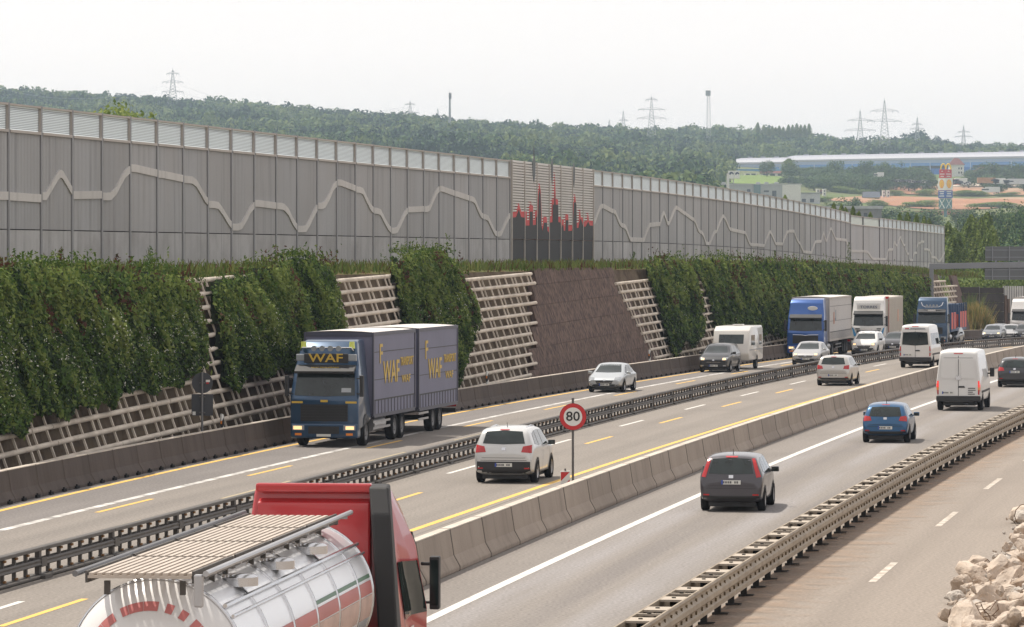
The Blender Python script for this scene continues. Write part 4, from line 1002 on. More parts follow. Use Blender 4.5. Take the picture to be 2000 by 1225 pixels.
    patch('grille', r, T, '+y', [(-.36*w, gz[0]*h), (.36*w, gz[0]*h)], [(-.44*w, gz[1]*h), (.44*w, gz[1]*h)], m_trim, 8, 3, .012)
    patch('grille_bar', r, T, '+y', *rect(-.40*w, .40*w, (gz[0] + gz[1])/2*h - .012, (gz[0] + gz[1])/2*h + .012), m_chr, 8, 1, .02)
    patch('badge', r, T, '+y', *rect(-.06, .06, gz[1]*h - .02, gz[1]*h + .06), m_chr, 2, 2, .024)
    for s in (1, -1):
        patch('head_lamp', r, T, '+y', [(s*.47*w, .62*h), (s*.78*w, .64*h)], [(s*.50*w, .76*h), (s*.80*w, .80*h)], m_head, 6, 4, .012)
        if lit: patch('lit_bulb', r, T, '+y', *rect(s*.60*w - .09, s*.60*w + .09, .645*h, .735*h), m_lit, 3, 3, .024)
        patch('fog_lamp', r, T, '+y', *rect(s*.62*w - .09, s*.62*w + .09, .36, .44), m_head, 3, 2, .018)
    plate(r, T, '+y', .40)
    if roofrail:
        for s in (1, -1):
            b = MB(); b.tube([(s*.50*w, -1.3*k, H - .13), (s*.50*w, -1.1*k, H - .045), (s*.50*w, -.3*k, H - .01), (s*.50*w, .2*k, H - .06), (s*.50*w, .3*k, H - .12)], .02, 5); b.build('roof_rail', m_chr, r)
    b = MB(); b.cyl((0, -L*.33, H - .03), (0, -L*.33 - .08, H + .12), .012, .006, 5); b.build('aerial', m_trim, r)
    return r
p_grey = paint('graphite_paint', (.062, .058, .066)); p_blue = paint('blue_paint', (.012, .085, .20)); p_silver = paint('silver_paint', (.47, .47, .47), .55, .3)
p_white = paint('white_paint', (.66, .655, .64), .0, .35); p_black = paint('black_paint', (.018, .018, .02)); p_ice = paint('pale_silver_paint', (.50, .53, .55), .5, .28)
p_char = paint('charcoal_paint', (.04, .042, .046)); p_mid = paint('mid_grey_paint', (.2, .215, .235), .5); p_beige = paint('champagne_paint', (.50, .485, .46), .5, .3)
p_suv = paint('silver_white_paint', (.56, .565, .56), .25, .3)
car('hatchback_car', 'graphite grey small hatchback driving away, tall red lamps beside its rear window', 1433, 997, True, p_grey, 4.08, 1.69, 1.53, WAGON, 'note')
car('hatchback_car', 'bright blue small hatchback driving away beside the tan crash rail', 1732, 864, True, p_blue, 3.97, 1.68, 1.46, HATCH, 'hatch', plateon='low')
car('estate_car', 'black car driving away at the right picture edge beside the white van', 1984, 756, True, p_char, 4.35, 1.79, 1.55, HATCH, 'hatch')
car('suv_car', 'silver white compact off-roader with black lower bumper driving away beside the speed limit sign', 992, 942, True, p_suv, 4.43, 1.81, 1.69, WAGON, 'wagon', clad=True, roofrail=True, wr=.35, plateon='low')
car('compact_van', 'champagne silver compact people carrier driving away in the middle lane', 1631, 753, True, p_beige, 4.36, 1.79, 1.6, WAGON, 'wagon', plateon='low')
car('saloon_car', 'silver saloon driving towards the viewer alone beside the long concrete barrier', 1186, 766, False, p_ice, 4.6, 1.77, 1.45, SEDAN, 'sedan', 'big')
car('suv_car', 'dark grey off-roader with chrome framed grille towing the white caravan', 1398, 727, False, p_char, 4.65, 1.8, 1.68, WAGON, 'wagon', 'big', lit=True, clad=True, wr=.35)
car('saloon_car', 'silver saloon with lit headlamps in front of the blue articulated truck', 1577, 713, False, p_silver, 4.66, 1.81, 1.46, SEDAN, 'sedan', 'low', lit=True)
car('suv_car', 'white off-roader with black grille and roof rails in front of the white truck', 1690, 694, False, p_white, 4.3, 1.82, 1.66, WAGON, 'wagon', 'std', lit=True, clad=True, roofrail=True, wr=.35)
car('saloon_car', 'black saloon behind the white off-roader with black grille', 1746, 688, False, p_black, 4.7, 1.8, 1.45, SEDAN, 'sedan')
car('saloon_car', 'black car half hidden behind the white passenger van', 1852, 674, False, p_black, 4.5, 1.8, 1.5, HATCH, 'hatch')
car('estate_car', 'grey estate car with lit headlamps near the dark far wall', 1938, 665, False, p_mid, 4.7, 1.8, 1.46, HATCH, 'hatch', lit=True)
car('saloon_car', 'pale silver car following the grey estate near the dark far wall', 1972, 663.4, False, p_silver, 4.6, 1.8, 1.45, SEDAN, 'sedan', lit=True)
car('estate_car', 'dark estate car roof just behind the grey estate near the dark far wall', 1948, 663, False, p_char, 4.6, 1.8, 1.5, HATCH, 'hatch')
car('saloon_car', 'black car cut off by the right picture edge before the far white truck', 2000, 663.5, False, p_black, 4.5, 1.8, 1.5, HATCH, 'hatch')

# ---------------- vans
def van(label, px, py, glassback, mat, L=5.9, Wd=1.99, H=2.7):
    st = [(-2.95,.52,1.15,2.30,.95),(-2.92,.48,1.2,2.52,.975),(-2.86,.42,1.25,2.64,.99),(-2.5,.36,1.3,2.69,1.),(.9,.34,1.3,2.70,1.),(1.25,.34,1.3,2.62,1.),(1.55,.34,1.28,2.30,1.),(2.05,.34,1.22,1.45,.99),(2.5,.36,1.12,1.25,.97),(2.85,.4,.95,1.02,.92),(2.95,.46,.8,.84,.86)]
    loc, rz = place(px, py, L, 1.83, True); r = thing('delivery_van' if not glassback else 'passenger_van', label, 'van', loc, rz)
    bo = loft_body(st, Wd, L, H, .085, mat, r); T = bvh_of(bo)
    if glassback:
        patch('rear_window', r, T, '-y', [(-.80, 1.42), (0, 1.36), (.80, 1.42)], [(-.74, 2.16), (0, 2.19), (.74, 2.16)], m_glass, 10, 5, .012)
    else:
        for s in (1, -1): patch('door_recess', r, T, '-y', [(s*.10, 1.42), (s*.78, 1.42)], [(s*.10, 2.22), (s*.74, 2.22)], mat, 6, 5, .022)
        patch('badge', r, T, '-y', [(-.13, 1.40), (-.0, 1.34), (.13, 1.40)], [(-.13, 1.50), (0, 1.56), (.13, 1.50)], m_chr, 6, 3, .035)
        b = MB()
        for k in range(4):
            patch('lettering', r, T, '-y', *rect(.42, .42 + (.32, .34, .22, .3)[k], .98 - k*.085, 1.015 - k*.085), m_trim, 4, 1, .012)
    patch('door_seam', r, T, '-y', *rect(-.012, .012, .62, 2.42), m_trim, 1, 8, .006)
    patch('door_handle', r, T, '-y', [(-.02, 1.02), (.30, 1.02)], [(.0, 1.09), (.26, 1.10)], m_trim, 4, 2, .03)
    for s in (1, -1):
        for k_, (z0, z1, mm) in enumerate(((.72, .92, m_tail), (.92, 1.04, m_orange if not glassback else m_head), (1.04, 1.32, m_tailon if not glassback else m_tail))):
            patch('tail_lamp', r, T, '-y', *rect(s*.915 - .055, s*.915 + .055, z0, z1), mm, 2, 3, .016)
        patch('reflector', r, T, '-y', *rect(s*.82 - .12, s*.82 + .12, .56, .63), m_tail, 2, 1, .05)
        for yy in (-1.83, 1.83): disc('wheel_arch', r, T, '+x' if s > 0 else '-x', yy, .36, .42, m_trim, .012)
        patch('side_strip', r, T, '+x' if s > 0 else '-x', *rect(-2.5, 2.2, .78, .88), m_trim, 10, 1, .012)
        patch('side_window', r, T, '+x' if s > 0 else '-x', [(1.0, 1.38), (1.95, 1.40)], [(1.0, 2.08), (1.45, 2.06)], m_glass, 5, 4)
        if glassback:
            for a, c in ((-2.55, -1.5), (-1.4, -.35), (-.25, .85)): patch('side_window', r, T, '+x' if s > 0 else '-x', *rect(a, c, 1.42, 2.1), m_glass, 6, 4)
        for yy in (-1.83, 1.83): wheel(r, s*(Wd/2 - .115), yy, .345, .235, s, m_rimd)
    patch('windscreen', r, T, '+y', [(-.85, 1.35), (.85, 1.35)], [(-.72, 2.2), (.72, 2.2)], m_glass, 8, 5)
    patch('grille', r, T, '+y', *rect(-.5, .5, .82, 1.05), m_trim, 6, 2, .012)
    for s in (1, -1): patch('head_lamp', r, T, '+y', *rect(s*.72 - .16, s*.72 + .16, .85, 1.15), m_head, 4, 3, .012)
    b = MB(); b.box(-.97, .97, -L/2 - .06, -L/2 + .2, .42, .66); b.build('rear_bumper', m_trim, r, bevel=.04)
    b = MB(); b.box(-.7, .7, -L/2 + .4, L/2 - .5, .22, .45); b.cyl((.35, -L/2 - .02, .3), (.35, -L/2 + .5, .3), .05, n=8); b.build('underbody', m_trim, r)
    plate(r, T, '-y', .80, cx=-.45)
    patch('brake_lamp', r, T, '-y', *rect(-.2, .2, 2.50, 2.54), m_tail, 4, 1, .02)
    patch('roof_seam', r, T, '-y', *rect(-.85, .85, 2.32, 2.335), m_trim, 8, 1, .006)
    if glassback:
        for x0, x1 in ((-.62, -.38), (-.3, .6)): patch('lettering', r, T, '-y', *rect(x0, x1, 2.36, 2.42), m_tail if x0 < -.5 else m_mid, 4, 1, .014)
    for s in (1, -1):
        b = MB(); b.box(s*1.02, s*1.02 + s*.2, 1.62, 1.74, 1.38, 1.78); b.box(min(s*.9, s*1.06), max(s*.9, s*1.06), 1.65, 1.7, 1.5, 1.56); b.build('mirror', m_trim, r, bevel=.03)
    return r
m_mid = M('grey_lettering', (.25, .26, .28), .6)
van('white windowless panel van with round badge driving away next to the tan rail', 1876, 801, False, p_white)
van('white passenger van with wide dark rear window in the middle lane', 1792, 718, True, p_white, 5.9, 1.99, 2.65)
# ------------------------------------------------------------------ lorries (origin under the front axle, forward = +y, cab front at y = 1.4)
def cab(r, mat, H=3.75, Wd=2.48, yf=1.4, depth=2.25, roofw=.80, z0=.55, name='cab'):
    pr = [(yf - depth, z0 + .35), (yf - .02, z0), (yf, z0 + .12), (yf, 1.70), (yf - .10, 1.86), (yf - .34, 2.72), (yf - .42, 2.84)]
    pr += [(yf - .50, 2.95), (yf - .72, H - .28), (yf - 1.0, H - .05), (yf - 1.35, H), (yf - depth, H)] if H > 3.2 else [(yf - .62, H - .02), (yf - depth, H)]
    hw = Wd/2
    def wz(z): return hw if z < 2.5 else hw*(1 - (1 - roofw)*min(1, (z - 2.5)/max(H - 2.5, .3)))
    b = MB(); b.prism(pr, lambda y, z, s: Vector(((-1 if s == 0 else 1)*wz(z), y, z)))
    o = b.build(name, mat, r, bevel=.07, seg=3, fix=True, autosm=.8); T = bvh_of(o)
    patch('windscreen', r, T, '+y', [(-1.10, 1.84), (0, 1.80), (1.10, 1.84)], [(-1.04, 2.66), (0, 2.70), (1.04, 2.66)], m_glass, 10, 5, .012)
    b = MB(); b.prism([(yf - .36, 2.80), (yf + .02, 2.62), (yf + .05, 2.70), (yf - .34, 2.92)], lambda y, z, s: Vector(((-1.08, 1.08)[s], y, z))); b.build('sun_visor', m_trim, r, fix=True)
    for s in '+-':
        patch('side_window', r, T, s + 'x', [(yf - 1.25, 1.75), (yf - .18, 1.78)], [(yf - 1.25, 2.55), (yf - .42, 2.52)], m_glass, 5, 4, .012)
        patch('door_seam', r, T, s + 'x', *rect(yf - 1.34, yf - 1.315, .9, 2.7), m_trim, 1, 6, .006)
        disc('wheel_arch', r, T, s + 'x', 0, .52, .62, m_trim, .014)
    for s in (1, -1):                   # mirrors on arms
        b = MB(); b.box(s*1.36 - .07, s*1.36 + .07, yf - .12, yf + .06, 1.80, 2.55); b.box(min(s*1.16, s*1.36), max(s*1.16, s*1.36), yf - .1, yf - .04, 2.42, 2.47); b.box(min(s*1.16, s*1.36), max(s*1.16, s*1.36), yf - .1, yf - .04, 1.88, 1.92)
        b.build('mirror', m_trim, r, bevel=.03)
        b = MB(); b.box(s*1.36 - .055, s*1.36 + .055, yf - .128, yf - .122, 1.86, 2.5); b.build('mirror_glass', m_glass, r)
    return o, T
def front_kit(r, T, bump, yf=1.4, lit=True, grille=(.95, 1.45), bars=5, grmat=None):
    patch('grille', r, T, '+y', *rect(-.86, .86, *grille), grmat or m_trim, 8, 3, .014)
    for k in range(bars):
        z = grille[0] + (grille[1] - grille[0])*(k + .5)/bars; b = MB(); b.box(-.84, .84, yf + .014, yf + .045, z - .018, z + .018); b.build('grille_bar', m_trim, r)
    b = MB(); b.box(-1.22, 1.22, yf - .5, yf + .07, .32, .84); b.build('bumper', bump, r, bevel=.06, seg=2)
    b = MB(); b.box(-.56, .56, yf + .072, yf + .09, .48, .74); b.build('air_intake', m_trim, r)
    for s in (1, -1):
        b = MB(); b.box(s*.93 - .22, s*.93 + .22, yf + .066, yf + .085, .60, .78); b.build('head_lamp', m_head, r, bevel=.008, seg=1)
        if lit: b = MB(); b.box(s*.95 - .15, s*.95 + .15, yf + .086, yf + .095, .63, .75); b.build('lit_bulb', m_lit, r)
        b = MB(); b.box(s*.93 - .12, s*.93 + .12, yf + .066, yf + .08, .42, .50); b.build('fog_lamp', m_orange, r)
    b = MB(); b.box(-.26, .26, yf + .092, yf + .105, .38, .47); b.build('number_plate', m_plate, r)
def chassis(r, y0, y1, axles, w=2.5, deck=1.0, fuel=None, guard=True):
    b = MB()
    for s in (1, -1): b.box(s*.42 - .05, s*.42 + .05, y0, y1, .72, deck)
    b.build('chassis', m_trim, r)
    for y in axles:
        for s in (1, -1):
            wheel(r, s*(w/2 - .16), y, .50, .30, s, m_rimd)
        b = MB(); b.cyl((-w/2 + .2, y, .5), (w/2 - .2, y, .5), .07, n=8); b.build('axle', m_trim, r)
    if fuel:
        for s in (1, -1):
            b = MB(); b.cyl((s*.92, fuel[0], .68), (s*.92, fuel[1], .68), .28, n=14); b.build('fuel_tank', m_rim, r, autosm=.6)
    if guard:
        for s in (1, -1):
            b = MB(); b.box(s*1.19 - .02, s*1.19 + .02, guard[0], guard[1], .52, .60); b.box(s*1.19 - .02, s*1.19 + .02, guard[0], guard[1], .74, .82); b.build('side_guard', m_rim, r)
def boxbody(r, y0, y1, z0, z1, side, roofm, frame, w=2.52, buckles=True, nm='cargo_box'):
    b = MB(); h = w/2; b.box(-h, h, y0, y1, z0, z1); b.build(nm, side, r, bevel=.02, seg=1)
    b = MB(); n = 14; ys = np.linspace(y0 + .05, y1 - .05, n)     # slightly sagging roof sheet between bows
    vs = [];
    for k, y in enumerate(ys):
        for q in np.linspace(-1, 1, 7): vs.append((q*(h - .03), y, z1 + .03 + .05*(1 - q*q) + (.012 if k % 2 else 0)))
    b.add(vs, [(k*7 + j, k*7 + j + 1, (k + 1)*7 + j + 1, (k + 1)*7 + j) for k in range(n - 1) for j in range(6)]); b.build('roof_sheet', roofm, r, smooth=True)
    b = MB(); e = .06
    for x in (-h, h):
        for y in (y0, y1): b.box(x - .03, x + .03, y - e, y + e, z0 - .02, z1 + .03)
        b.box(x - .028, x + .028, y0 + e, y1 - e, z1 - .09, z1 + .04); b.box(x - .028, x + .028, y0 + e, y1 - e, z0 - .1, z0 + .03)
    for y in (y0, y1): b.box(-h + .03, h - .03, y - .03, y + .03, z1 - .12, z1 + .045); b.box(-h + .03, h - .03, y - .03, y + .03, z0 - .08, z0 + .05)
    b.build('frame', frame, r)
    if buckles:
        b = MB()
        for x in (-1, 1):
            n = int((y1 - y0)/.55)
            for k in range(n):
                y = y0 + (y1 - y0)*(k + .5)/n; b.box(min(x*(h + .002), x*(h + .014)), max(x*(h + .002), x*(h + .014)), y - .025, y + .025, z0 + .03, z0 + .52)
            for zz in (.5, 1.25, 2.25): b.box(min(x*(h + .002), x*(h + .010)), max(x*(h + .002), x*(h + .010)), y0 + .07, y1 - .07, z0 + zz, z0 + zz + (.05 if zz < 1 else .025))
        b.build('strap', m_trim, r)
def rearlights(r, y, w=2.4):
    b = MB(); b.box(-w/2, w/2, y - .08, y + .02, .55, .72); b.build('rear_guard', m_trim, r)
    for s in (1, -1):
        b = MB(); b.box(s*(w/2 - .2) - .2, s*(w/2 - .2) + .2, y - .1, y - .082, .78, .92); b.build('tail_lamp', m_tail, r)
def lorry(name, label, px, py, away=False, cat='lorry', heading=None):
    p = gnd(px, py) if py > 0 else Vector(((px - 1000.)*-py/F, -py, 0)); a = (tang(LB, p.y) + tang(RB, p.y))/2; p.z = g(p.y)
    if heading: a = math.atan(heading)
    return thing(name, label, cat, p, (math.pi - a) if not away else -a), a
def hitch(root, a, d, name, label, cat):     # trailer behind an oncoming lorry: origin d metres behind the front axle, following the road
    y = root.location.y + d*math.cos(a); x = root.location.x + d*math.sin(a); a2 = a
    return thing(name, label, cat, (x, y, g(y)), math.pi - a2)
p_navy = paint('navy_paint', (.018, .055, .115)); p_royal = paint('royal_blue_paint', (.02, .085, .30)); p_lw = paint('lorry_white', (.66, .65, .63), 0, .35)
m_lilac = M('lilac_curtain', (.15, .15, .215), .6, var=.08, scale=.6, bump=.12, bs=1.5)
m_tarp = M('white_roof_tarp', (.60, .57, .54), .7, var=.08, scale=.7)
m_dframe = M('dark_frame', (.06, .06, .085), .5); m_gold = M('golden_letters', (.55, .37, .05), .5, var=.04)
m_pale = M('pale_curtain', (.46, .44, .425), .65, var=.05, scale=.4, bump=.1, bs=1.2); m_cream = M('cream_container', (.50, .46, .40), .6, var=.06)

# dark blue drawbar lorry
r, a = lorry('curtain_lorry', 'dark blue lorry with yellow lettering on its roof board and lilac curtain box', 650, 870)
o, T = cab(r, p_navy, 3.8, roofw=.78); front_kit(r, T, p_navy, grille=(.92, 1.52), bars=6)
patch('windscreen_label', r, T, '+y', *rect(-.95, -.6, 1.95, 2.1), m_head, 2, 1, .02)
b = MB(); b.box(-.80, .80, 1.02, 1.12, 2.98, 3.32); b.build('roof_board', m_trim, r, bevel=.02)
text('WAF', .42, m_gold, 'lettering', r, at(0, 1.135, 3.15, XB), .008, 1.25)
text('WAF TRANSPORT', .12, m_gold, 'lettering', r, at(0, 1.20, 2.80, XB), .05, 1.0)
b = MB(); b.tube([(-.95, .9, 3.42), (-.9, 1.0, 3.52), (.9, 1.0, 3.52), (.95, .9, 3.42)], .03, 6); b.build('lamp_bar', m_chr, r)
for x in (-.45, -.15, .15, .45):
    b = MB(); b.cyl((x, .98, 3.50), (x, 1.10, 3.50), .10, n=12); b.build('roof_lamp', m_head, r)
for s in (1, -1):
    b = MB(); b.cyl((s*.88, .8, 3.50), (s*.88, .8, 3.74), .11, .09, 10); b.build('beacon', M('beacon_yellow', (.55, .6, .12), .3), r)
    b = MB(); b.box(s*.95 - .16, s*.95 + .16, .98, 1.06, 3.05, 3.3); b.build('roof_lamp', m_head, r, bevel=.03)
    b = MB(); b.box(s*.98 - .2, s*.98 + .2, 1.405, 1.43, 1.56, 1.63); b.build('yellow_flash', m_gold, r)
b = MB(); b.box(-.13, .13, 1.405, 1.425, 1.6, 1.68); b.build('badge', m_gold, r)
boxbody(r, -8.55, -1.05, 1.05, 4.0, m_lilac, m_tarp, m_dframe); chassis(r, -8.3, 1.0, (0, -5.0, -6.35), fuel=(-3.6, -1.6), guard=(-4.3, -1.3))
text('WAF', 1.15, m_gold, 'lettering', r, at(-1.275, -4.2, 2.5, XL), .006, 2.9)
text('TRANSPORT', .45, m_gold, 'lettering', r, at(-1.275, -7.05, 2.85, XL), .006, 2.4); text('WAF', .4, m_gold, 'lettering', r, at(-1.275, -6.9, 2.2, XL), .006, 1.6)
text('F', 1.0, m_gold, 'lettering', r, at(-1.275, -2.35, 3.2, XL), .006, .5)
tr = hitch(r, a, 9.3, 'box_trailer', 'two axle lilac curtain trailer with yellow lettering coupled behind the dark blue lorry', 'trailer')
boxbody(tr, -7.8, .0, .98, 4.0, m_lilac, m_tarp, m_dframe); chassis(tr, -7.6, 0, (-3.0, -4.35), guard=(-2.2, -.3)); rearlights(tr, -7.8)
text('WAF', 1.1, m_gold, 'lettering', tr, at(-1.275, -3.2, 2.4, XL), .006, 2.7); text('TRANSPORT', .45, m_gold, 'lettering', tr, at(-1.275, -6.2, 2.75, XL), .006, 2.5); text('WAF', .4, m_gold, 'lettering', tr, at(-1.275, -6.1, 2.1, XL), .006, 1.6); text('F', 1.0, m_gold, 'lettering', tr, at(-1.275, -1.5, 3.15, XL), .006, .5)
b = MB(); b.box(-.06, .06, -.1, 1.6, .6, .7); b.build('drawbar', m_trim, tr)

def semi(cabmat, px, py, lab, lab2, H, sidem, roofm, frame, z1=4.0, white=False, buck=True, lit=True, gap=.55, name2='semi_trailer', bars=4, hd=None):
    r, a = lorry('articulated_lorry', lab, px, py, heading=hd); o, T = cab(r, cabmat, H, roofw=.88); front_kit(r, T, cabmat, lit=lit, bars=bars, grille=(.98, 1.5))
    chassis(r, -5.2, 1.0, (0, -3.8), fuel=(-2.9, -1.1), guard=False)
    tr = hitch(r, a, 1.4, name2, lab2, 'trailer')
    return r, T, tr, a
r, T, tr, a = semi(p_royal, 1578, -273, 'royal blue articulated lorry with white oval roof badge and lit headlamps', 'pale grey curtain trailer behind the royal blue lorry', 3.95, m_pale, m_tarp, m_mid, hd=.195)
boxbody(tr, -13.6, -.2, 1.15, 4.0, m_pale, m_tarp, m_frame); chassis(tr, -13.3, -1.5, (-8.6, -9.9, -11.2), guard=(-7.9, -4.5)); rearlights(tr, -13.6)
b = MB(); b.lathe([(.001, .012), (.24, .012), (.26, 0)], 20, X=Matrix.Translation((-.42, .86, 3.32)) @ Matrix.Rotation(math.pi/2, 4, 'Z') @ Matrix.Scale(.55, 4, (0, 0, 1)) @ Matrix.Scale(1.3, 4, (0, 1, 0))); b.build('oval_badge', m_lit and p_white, r)
b = MB(); b.tube([(-.86, 1.43, 1.56), (-.2, 1.44, 1.54), (0, 1.44, 1.50), (.2, 1.44, 1.54), (.86, 1.43, 1.56)], .025, 6); b.build('grille_bar', m_chr, r)
for i_, (x, c) in enumerate(((-2.9, (.45, .22, .16)), (-3.8, (.16, .20, .24)), (-3.4, (.5, .48, .46)))):
    b = MB(); b.box(-1.278, -1.268, x - .3, x + .3, 2.2 + .2*i_, 3.0 + .15*i_); b.build('curtain_print', M('faded_print', c, .7), tr)
b = MB(); b.prism([(-1.05, 3.8), (-.6, 3.98), (.2, 3.9), (.6, 3.55)], lambda y, z, s: Vector(((-1.05, 1.05)[s], y, z))); b.build('wind_deflector', p_royal, r, fix=True, bevel=.03)
r, T, tr, a = semi(p_lw, 1699, -299, 'white articulated lorry with blue flashes and dark lettering over its windscreen', 'cream container trailer with red door edge behind the white lorry with blue flashes', 3.95, m_cream, m_cream, m_red, buck=False, lit=False, hd=.178)
b = MB(); b.box(-.85, .85, .95, 1.0, 3.02, 3.36); b.build('name_board', p_lw, r); text('TORRES', .26, M('slate_letters', (.10, .12, .17), .5), 'lettering', r, at(0, 1.015, 3.19, XB), .006, 1.25)
b = MB(); b.box(-.9, .9, .9, .985, 3.40, 3.43); b.build('roof_seam', m_trim, r)
for s in (1, -1):
    patch('blue_flash', r, T, '+y', [(s*.80, 1.05), (s*1.05, 1.05)], [(s*1.1, 1.66), (s*1.2, 1.72)], M('sky_blue', (.05, .25, .50), .4), 4, 5, .018)
    b = MB(); b.box(s*.78 - .16, s*.78 + .16, 1.41, 1.43, 1.56, 1.64); b.build('air_slot', m_trim, r)
boxbody(tr, -13.2, -.4, 1.25, 3.85, m_cream, m_cream, m_cream, w=2.44, buckles=False); chassis(tr, -13, -1.5, (-8.6, -9.9, -11.2), guard=False)
b = MB()
for k in range(40): b.box(-1.25, -1.222, -13 + k*.31, -13 + k*.31 + .14, 1.32, 3.75)
b.build('corrugation', m_cream, tr)
b = MB(); b.box(-1.262, -1.2, -.46, -.34, 1.2, 3.95); b.box(-1.2, 1.2, -.46, -.36, 3.78, 3.95); b.build('red_edge', m_red, tr)
b = MB(); b.box(-1.262, -1.252, -9., -8.2, 2.0, 2.9); b.build('orange_print', M('orange_print', (.6, .3, .2), .6), tr)
r, T, tr, a = semi(p_navy, 1823, -319, 'steel blue articulated lorry with light bar above its visor under the gantry', 'red and blue stake sided trailer behind the steel blue lorry', 3.85, m_red, m_red, p_navy, buck=False, lit=False, hd=.205)
b = MB(); b.tube([(-.85, .95, 3.45), (-.75, 1.1, 3.2), (-.5, 1.15, 3.08), (.5, 1.15, 3.08), (.75, 1.1, 3.2), (.85, .95, 3.45)], .035, 6); b.build('lamp_bar', m_chr, r)
for x in (-.4, -.13, .13, .4):
    b = MB(); b.cyl((x, 1.1, 3.2), (x, 1.2, 3.2), .09, n=10); b.build('roof_lamp', m_head, r)
b = MB(); b.box(-.3, .3, 1.30, 1.33, 2.74, 2.88); b.build('name_board', p_lw, r)
m_tred = M('trailer_red', (.50, .07, .05), .6, var=.08); m_tblue = M('trailer_blue', (.035, .07, .14), .6)
b = MB(); b.box(-1.25, 1.25, -13.2, -.3, 1.1, 1.3); b.build('flat_bed', m_tblue, tr)
for i_, y in enumerate((-1.2, -3.4, -8.6, -10.6, -12.6)):
    b = MB(); b.box(-1.24, -1.16, y - .9, y + .9, 1.3, 2.6); b.build('side_board', m_tred, tr)
    for yy in (-.95, .95):
        b = MB(); b.box(-1.26, -1.14, y + yy - .06, y + yy + .06, 1.3, 3.3); b.build('stake', m_tblue, tr)
for y in (-8.6, -10.6, -12.6):
    b = MB(); b.box(-1.1, 1.1, y - .9, y + .9, 1.3, 2.4); b.build('side_board', m_tred, tr); b = MB(); b.box(-1.1, 1.1, y - .88, y + .88, 2.4, 3.2); b.build('load', m_tblue, tr)
chassis(tr, -13, -1.5, (-8.6, -9.9, -11.2), guard=False)
r, T, tr, a = semi(p_lw, 2001, -394, 'white articulated lorry at the right edge before the dark far wall', 'white box trailer behind the far white lorry at the right edge', 3.9, m_pale, m_tarp, m_frame, lit=False)
boxbody(tr, -13.6, -.2, 1.15, 4.0, m_pale, m_tarp, m_frame); chassis(tr, -13.3, -1.5, (-8.6, -9.9, -11.2), guard=False)

# caravan behind the dark off-roader
p = gnd(1398, 727); a = tang(LB, p.y); d = 7.6; y = p.y + d*math.cos(a); x = p.x + d*math.sin(a)
cv = thing('caravan', 'white caravan with rounded roof towed by the dark grey off-roader', 'caravan', (x, y, g(y)), math.pi - a)
m_cv = paint('caravan_white', (.62, .60, .56), 0, .4)
pr = [(-2.6, .55), (2.15, .55), (2.5, .95), (2.42, 1.5), (2.1, 2.35), (1.6, 2.58), (-2.2, 2.6), (-2.55, 2.45), (-2.7, 1.3)]
b = MB(); b.prism(pr, lambda y_, z_, s: Vector(((-1.1, 1.1)[s], y_, z_))); o = b.build('body', m_cv, cv, bevel=.08, seg=3, fix=True, autosm=.8); T = bvh_of(o)
patch('front_window', cv, T, '+y', *rect(-.75, .75, 1.55, 2.1), m_glass, 6, 4, .012)
for s in '+-':
    patch('side_window', cv, T, s + 'x', *rect(.4, 1.7, 1.45, 2.05), m_glass, 5, 3, .012); patch('side_window', cv, T, s + 'x', *rect(-2.1, -1.2, 1.45, 2.05), m_glass, 5, 3, .012)
    patch('side_stripe', cv, T, s + 'x', *rect(-2.5, 2.3, 1.15, 1.2), m_mid, 8, 1, .01); disc('wheel_arch', cv, T, s + 'x', -.4, .42, .42, m_trim, .012)
for s in (1, -1): wheel(cv, s*1.0, -.4, .32, .2, s, m_rimd)
b = MB(); b.box(-.05, .05, 2.2, 3.6, .45, .53); b.cyl((0, 3.3, .0), (0, 3.3, .5), .04, n=8); b.build('drawbar', m_trim, cv)
b = MB(); b.box(-.3, .3, -.6, .1, 2.6, 2.68); b.build('roof_hatch', m_cv, cv, bevel=.02)
b = MB(); b.box(-.9, .9, -2.74, -2.66, .6, .85); b.build('rear_bumper', m_cv, cv); 

# ---------------- red tank lorry in the foreground (driving away)
a = .113; tk = thing('tank_trailer', 'polished steel tank trailer with white red-ringed end dome and slatted top walkway', 'trailer', (-3.98, 44.6, 0), -a)
m_steel = M('polished_tank', (.80, .81, .83), .30, .55, var=.03, scale=.4); m_dome = paint('dome_white', (.68, .67, .66), 0, .3)
R_, ZC = .98, 2.24
X0 = Matrix.Translation((0, 0, ZC)) @ Matrix.Rotation(math.pi/2, 4, 'Z')
b = MB(); b.lathe([(R_, .35), (R_, 10.2)], 56, X=X0); b.build('tank', m_steel, tk, smooth=True)
b = MB(); b.lathe([(.001, -.12), (.30, -.10), (.55, -.03), (.75, .08), (.87, .2), (R_ - .005, .36), (R_ + .012, .40)], 56, X=X0); b.build('end_dome', m_dome, tk, smooth=True)
b = MB(); b.lathe([(R_, 10.2), (.8, 10.4), (.5, 10.5), (.001, 10.55)], 40, X=X0); b.build('front_dome', m_steel, tk, smooth=True)
for y in (.42, 2.1, 3.8, 5.5, 7.2, 8.9, 10.1):
    b = MB(); b.lathe([(R_, y - .035), (R_ + .02, y - .03), (R_ + .02, y + .03), (R_, y + .035)], 48, X=X0); b.build('band', m_chr, tk, smooth=True)
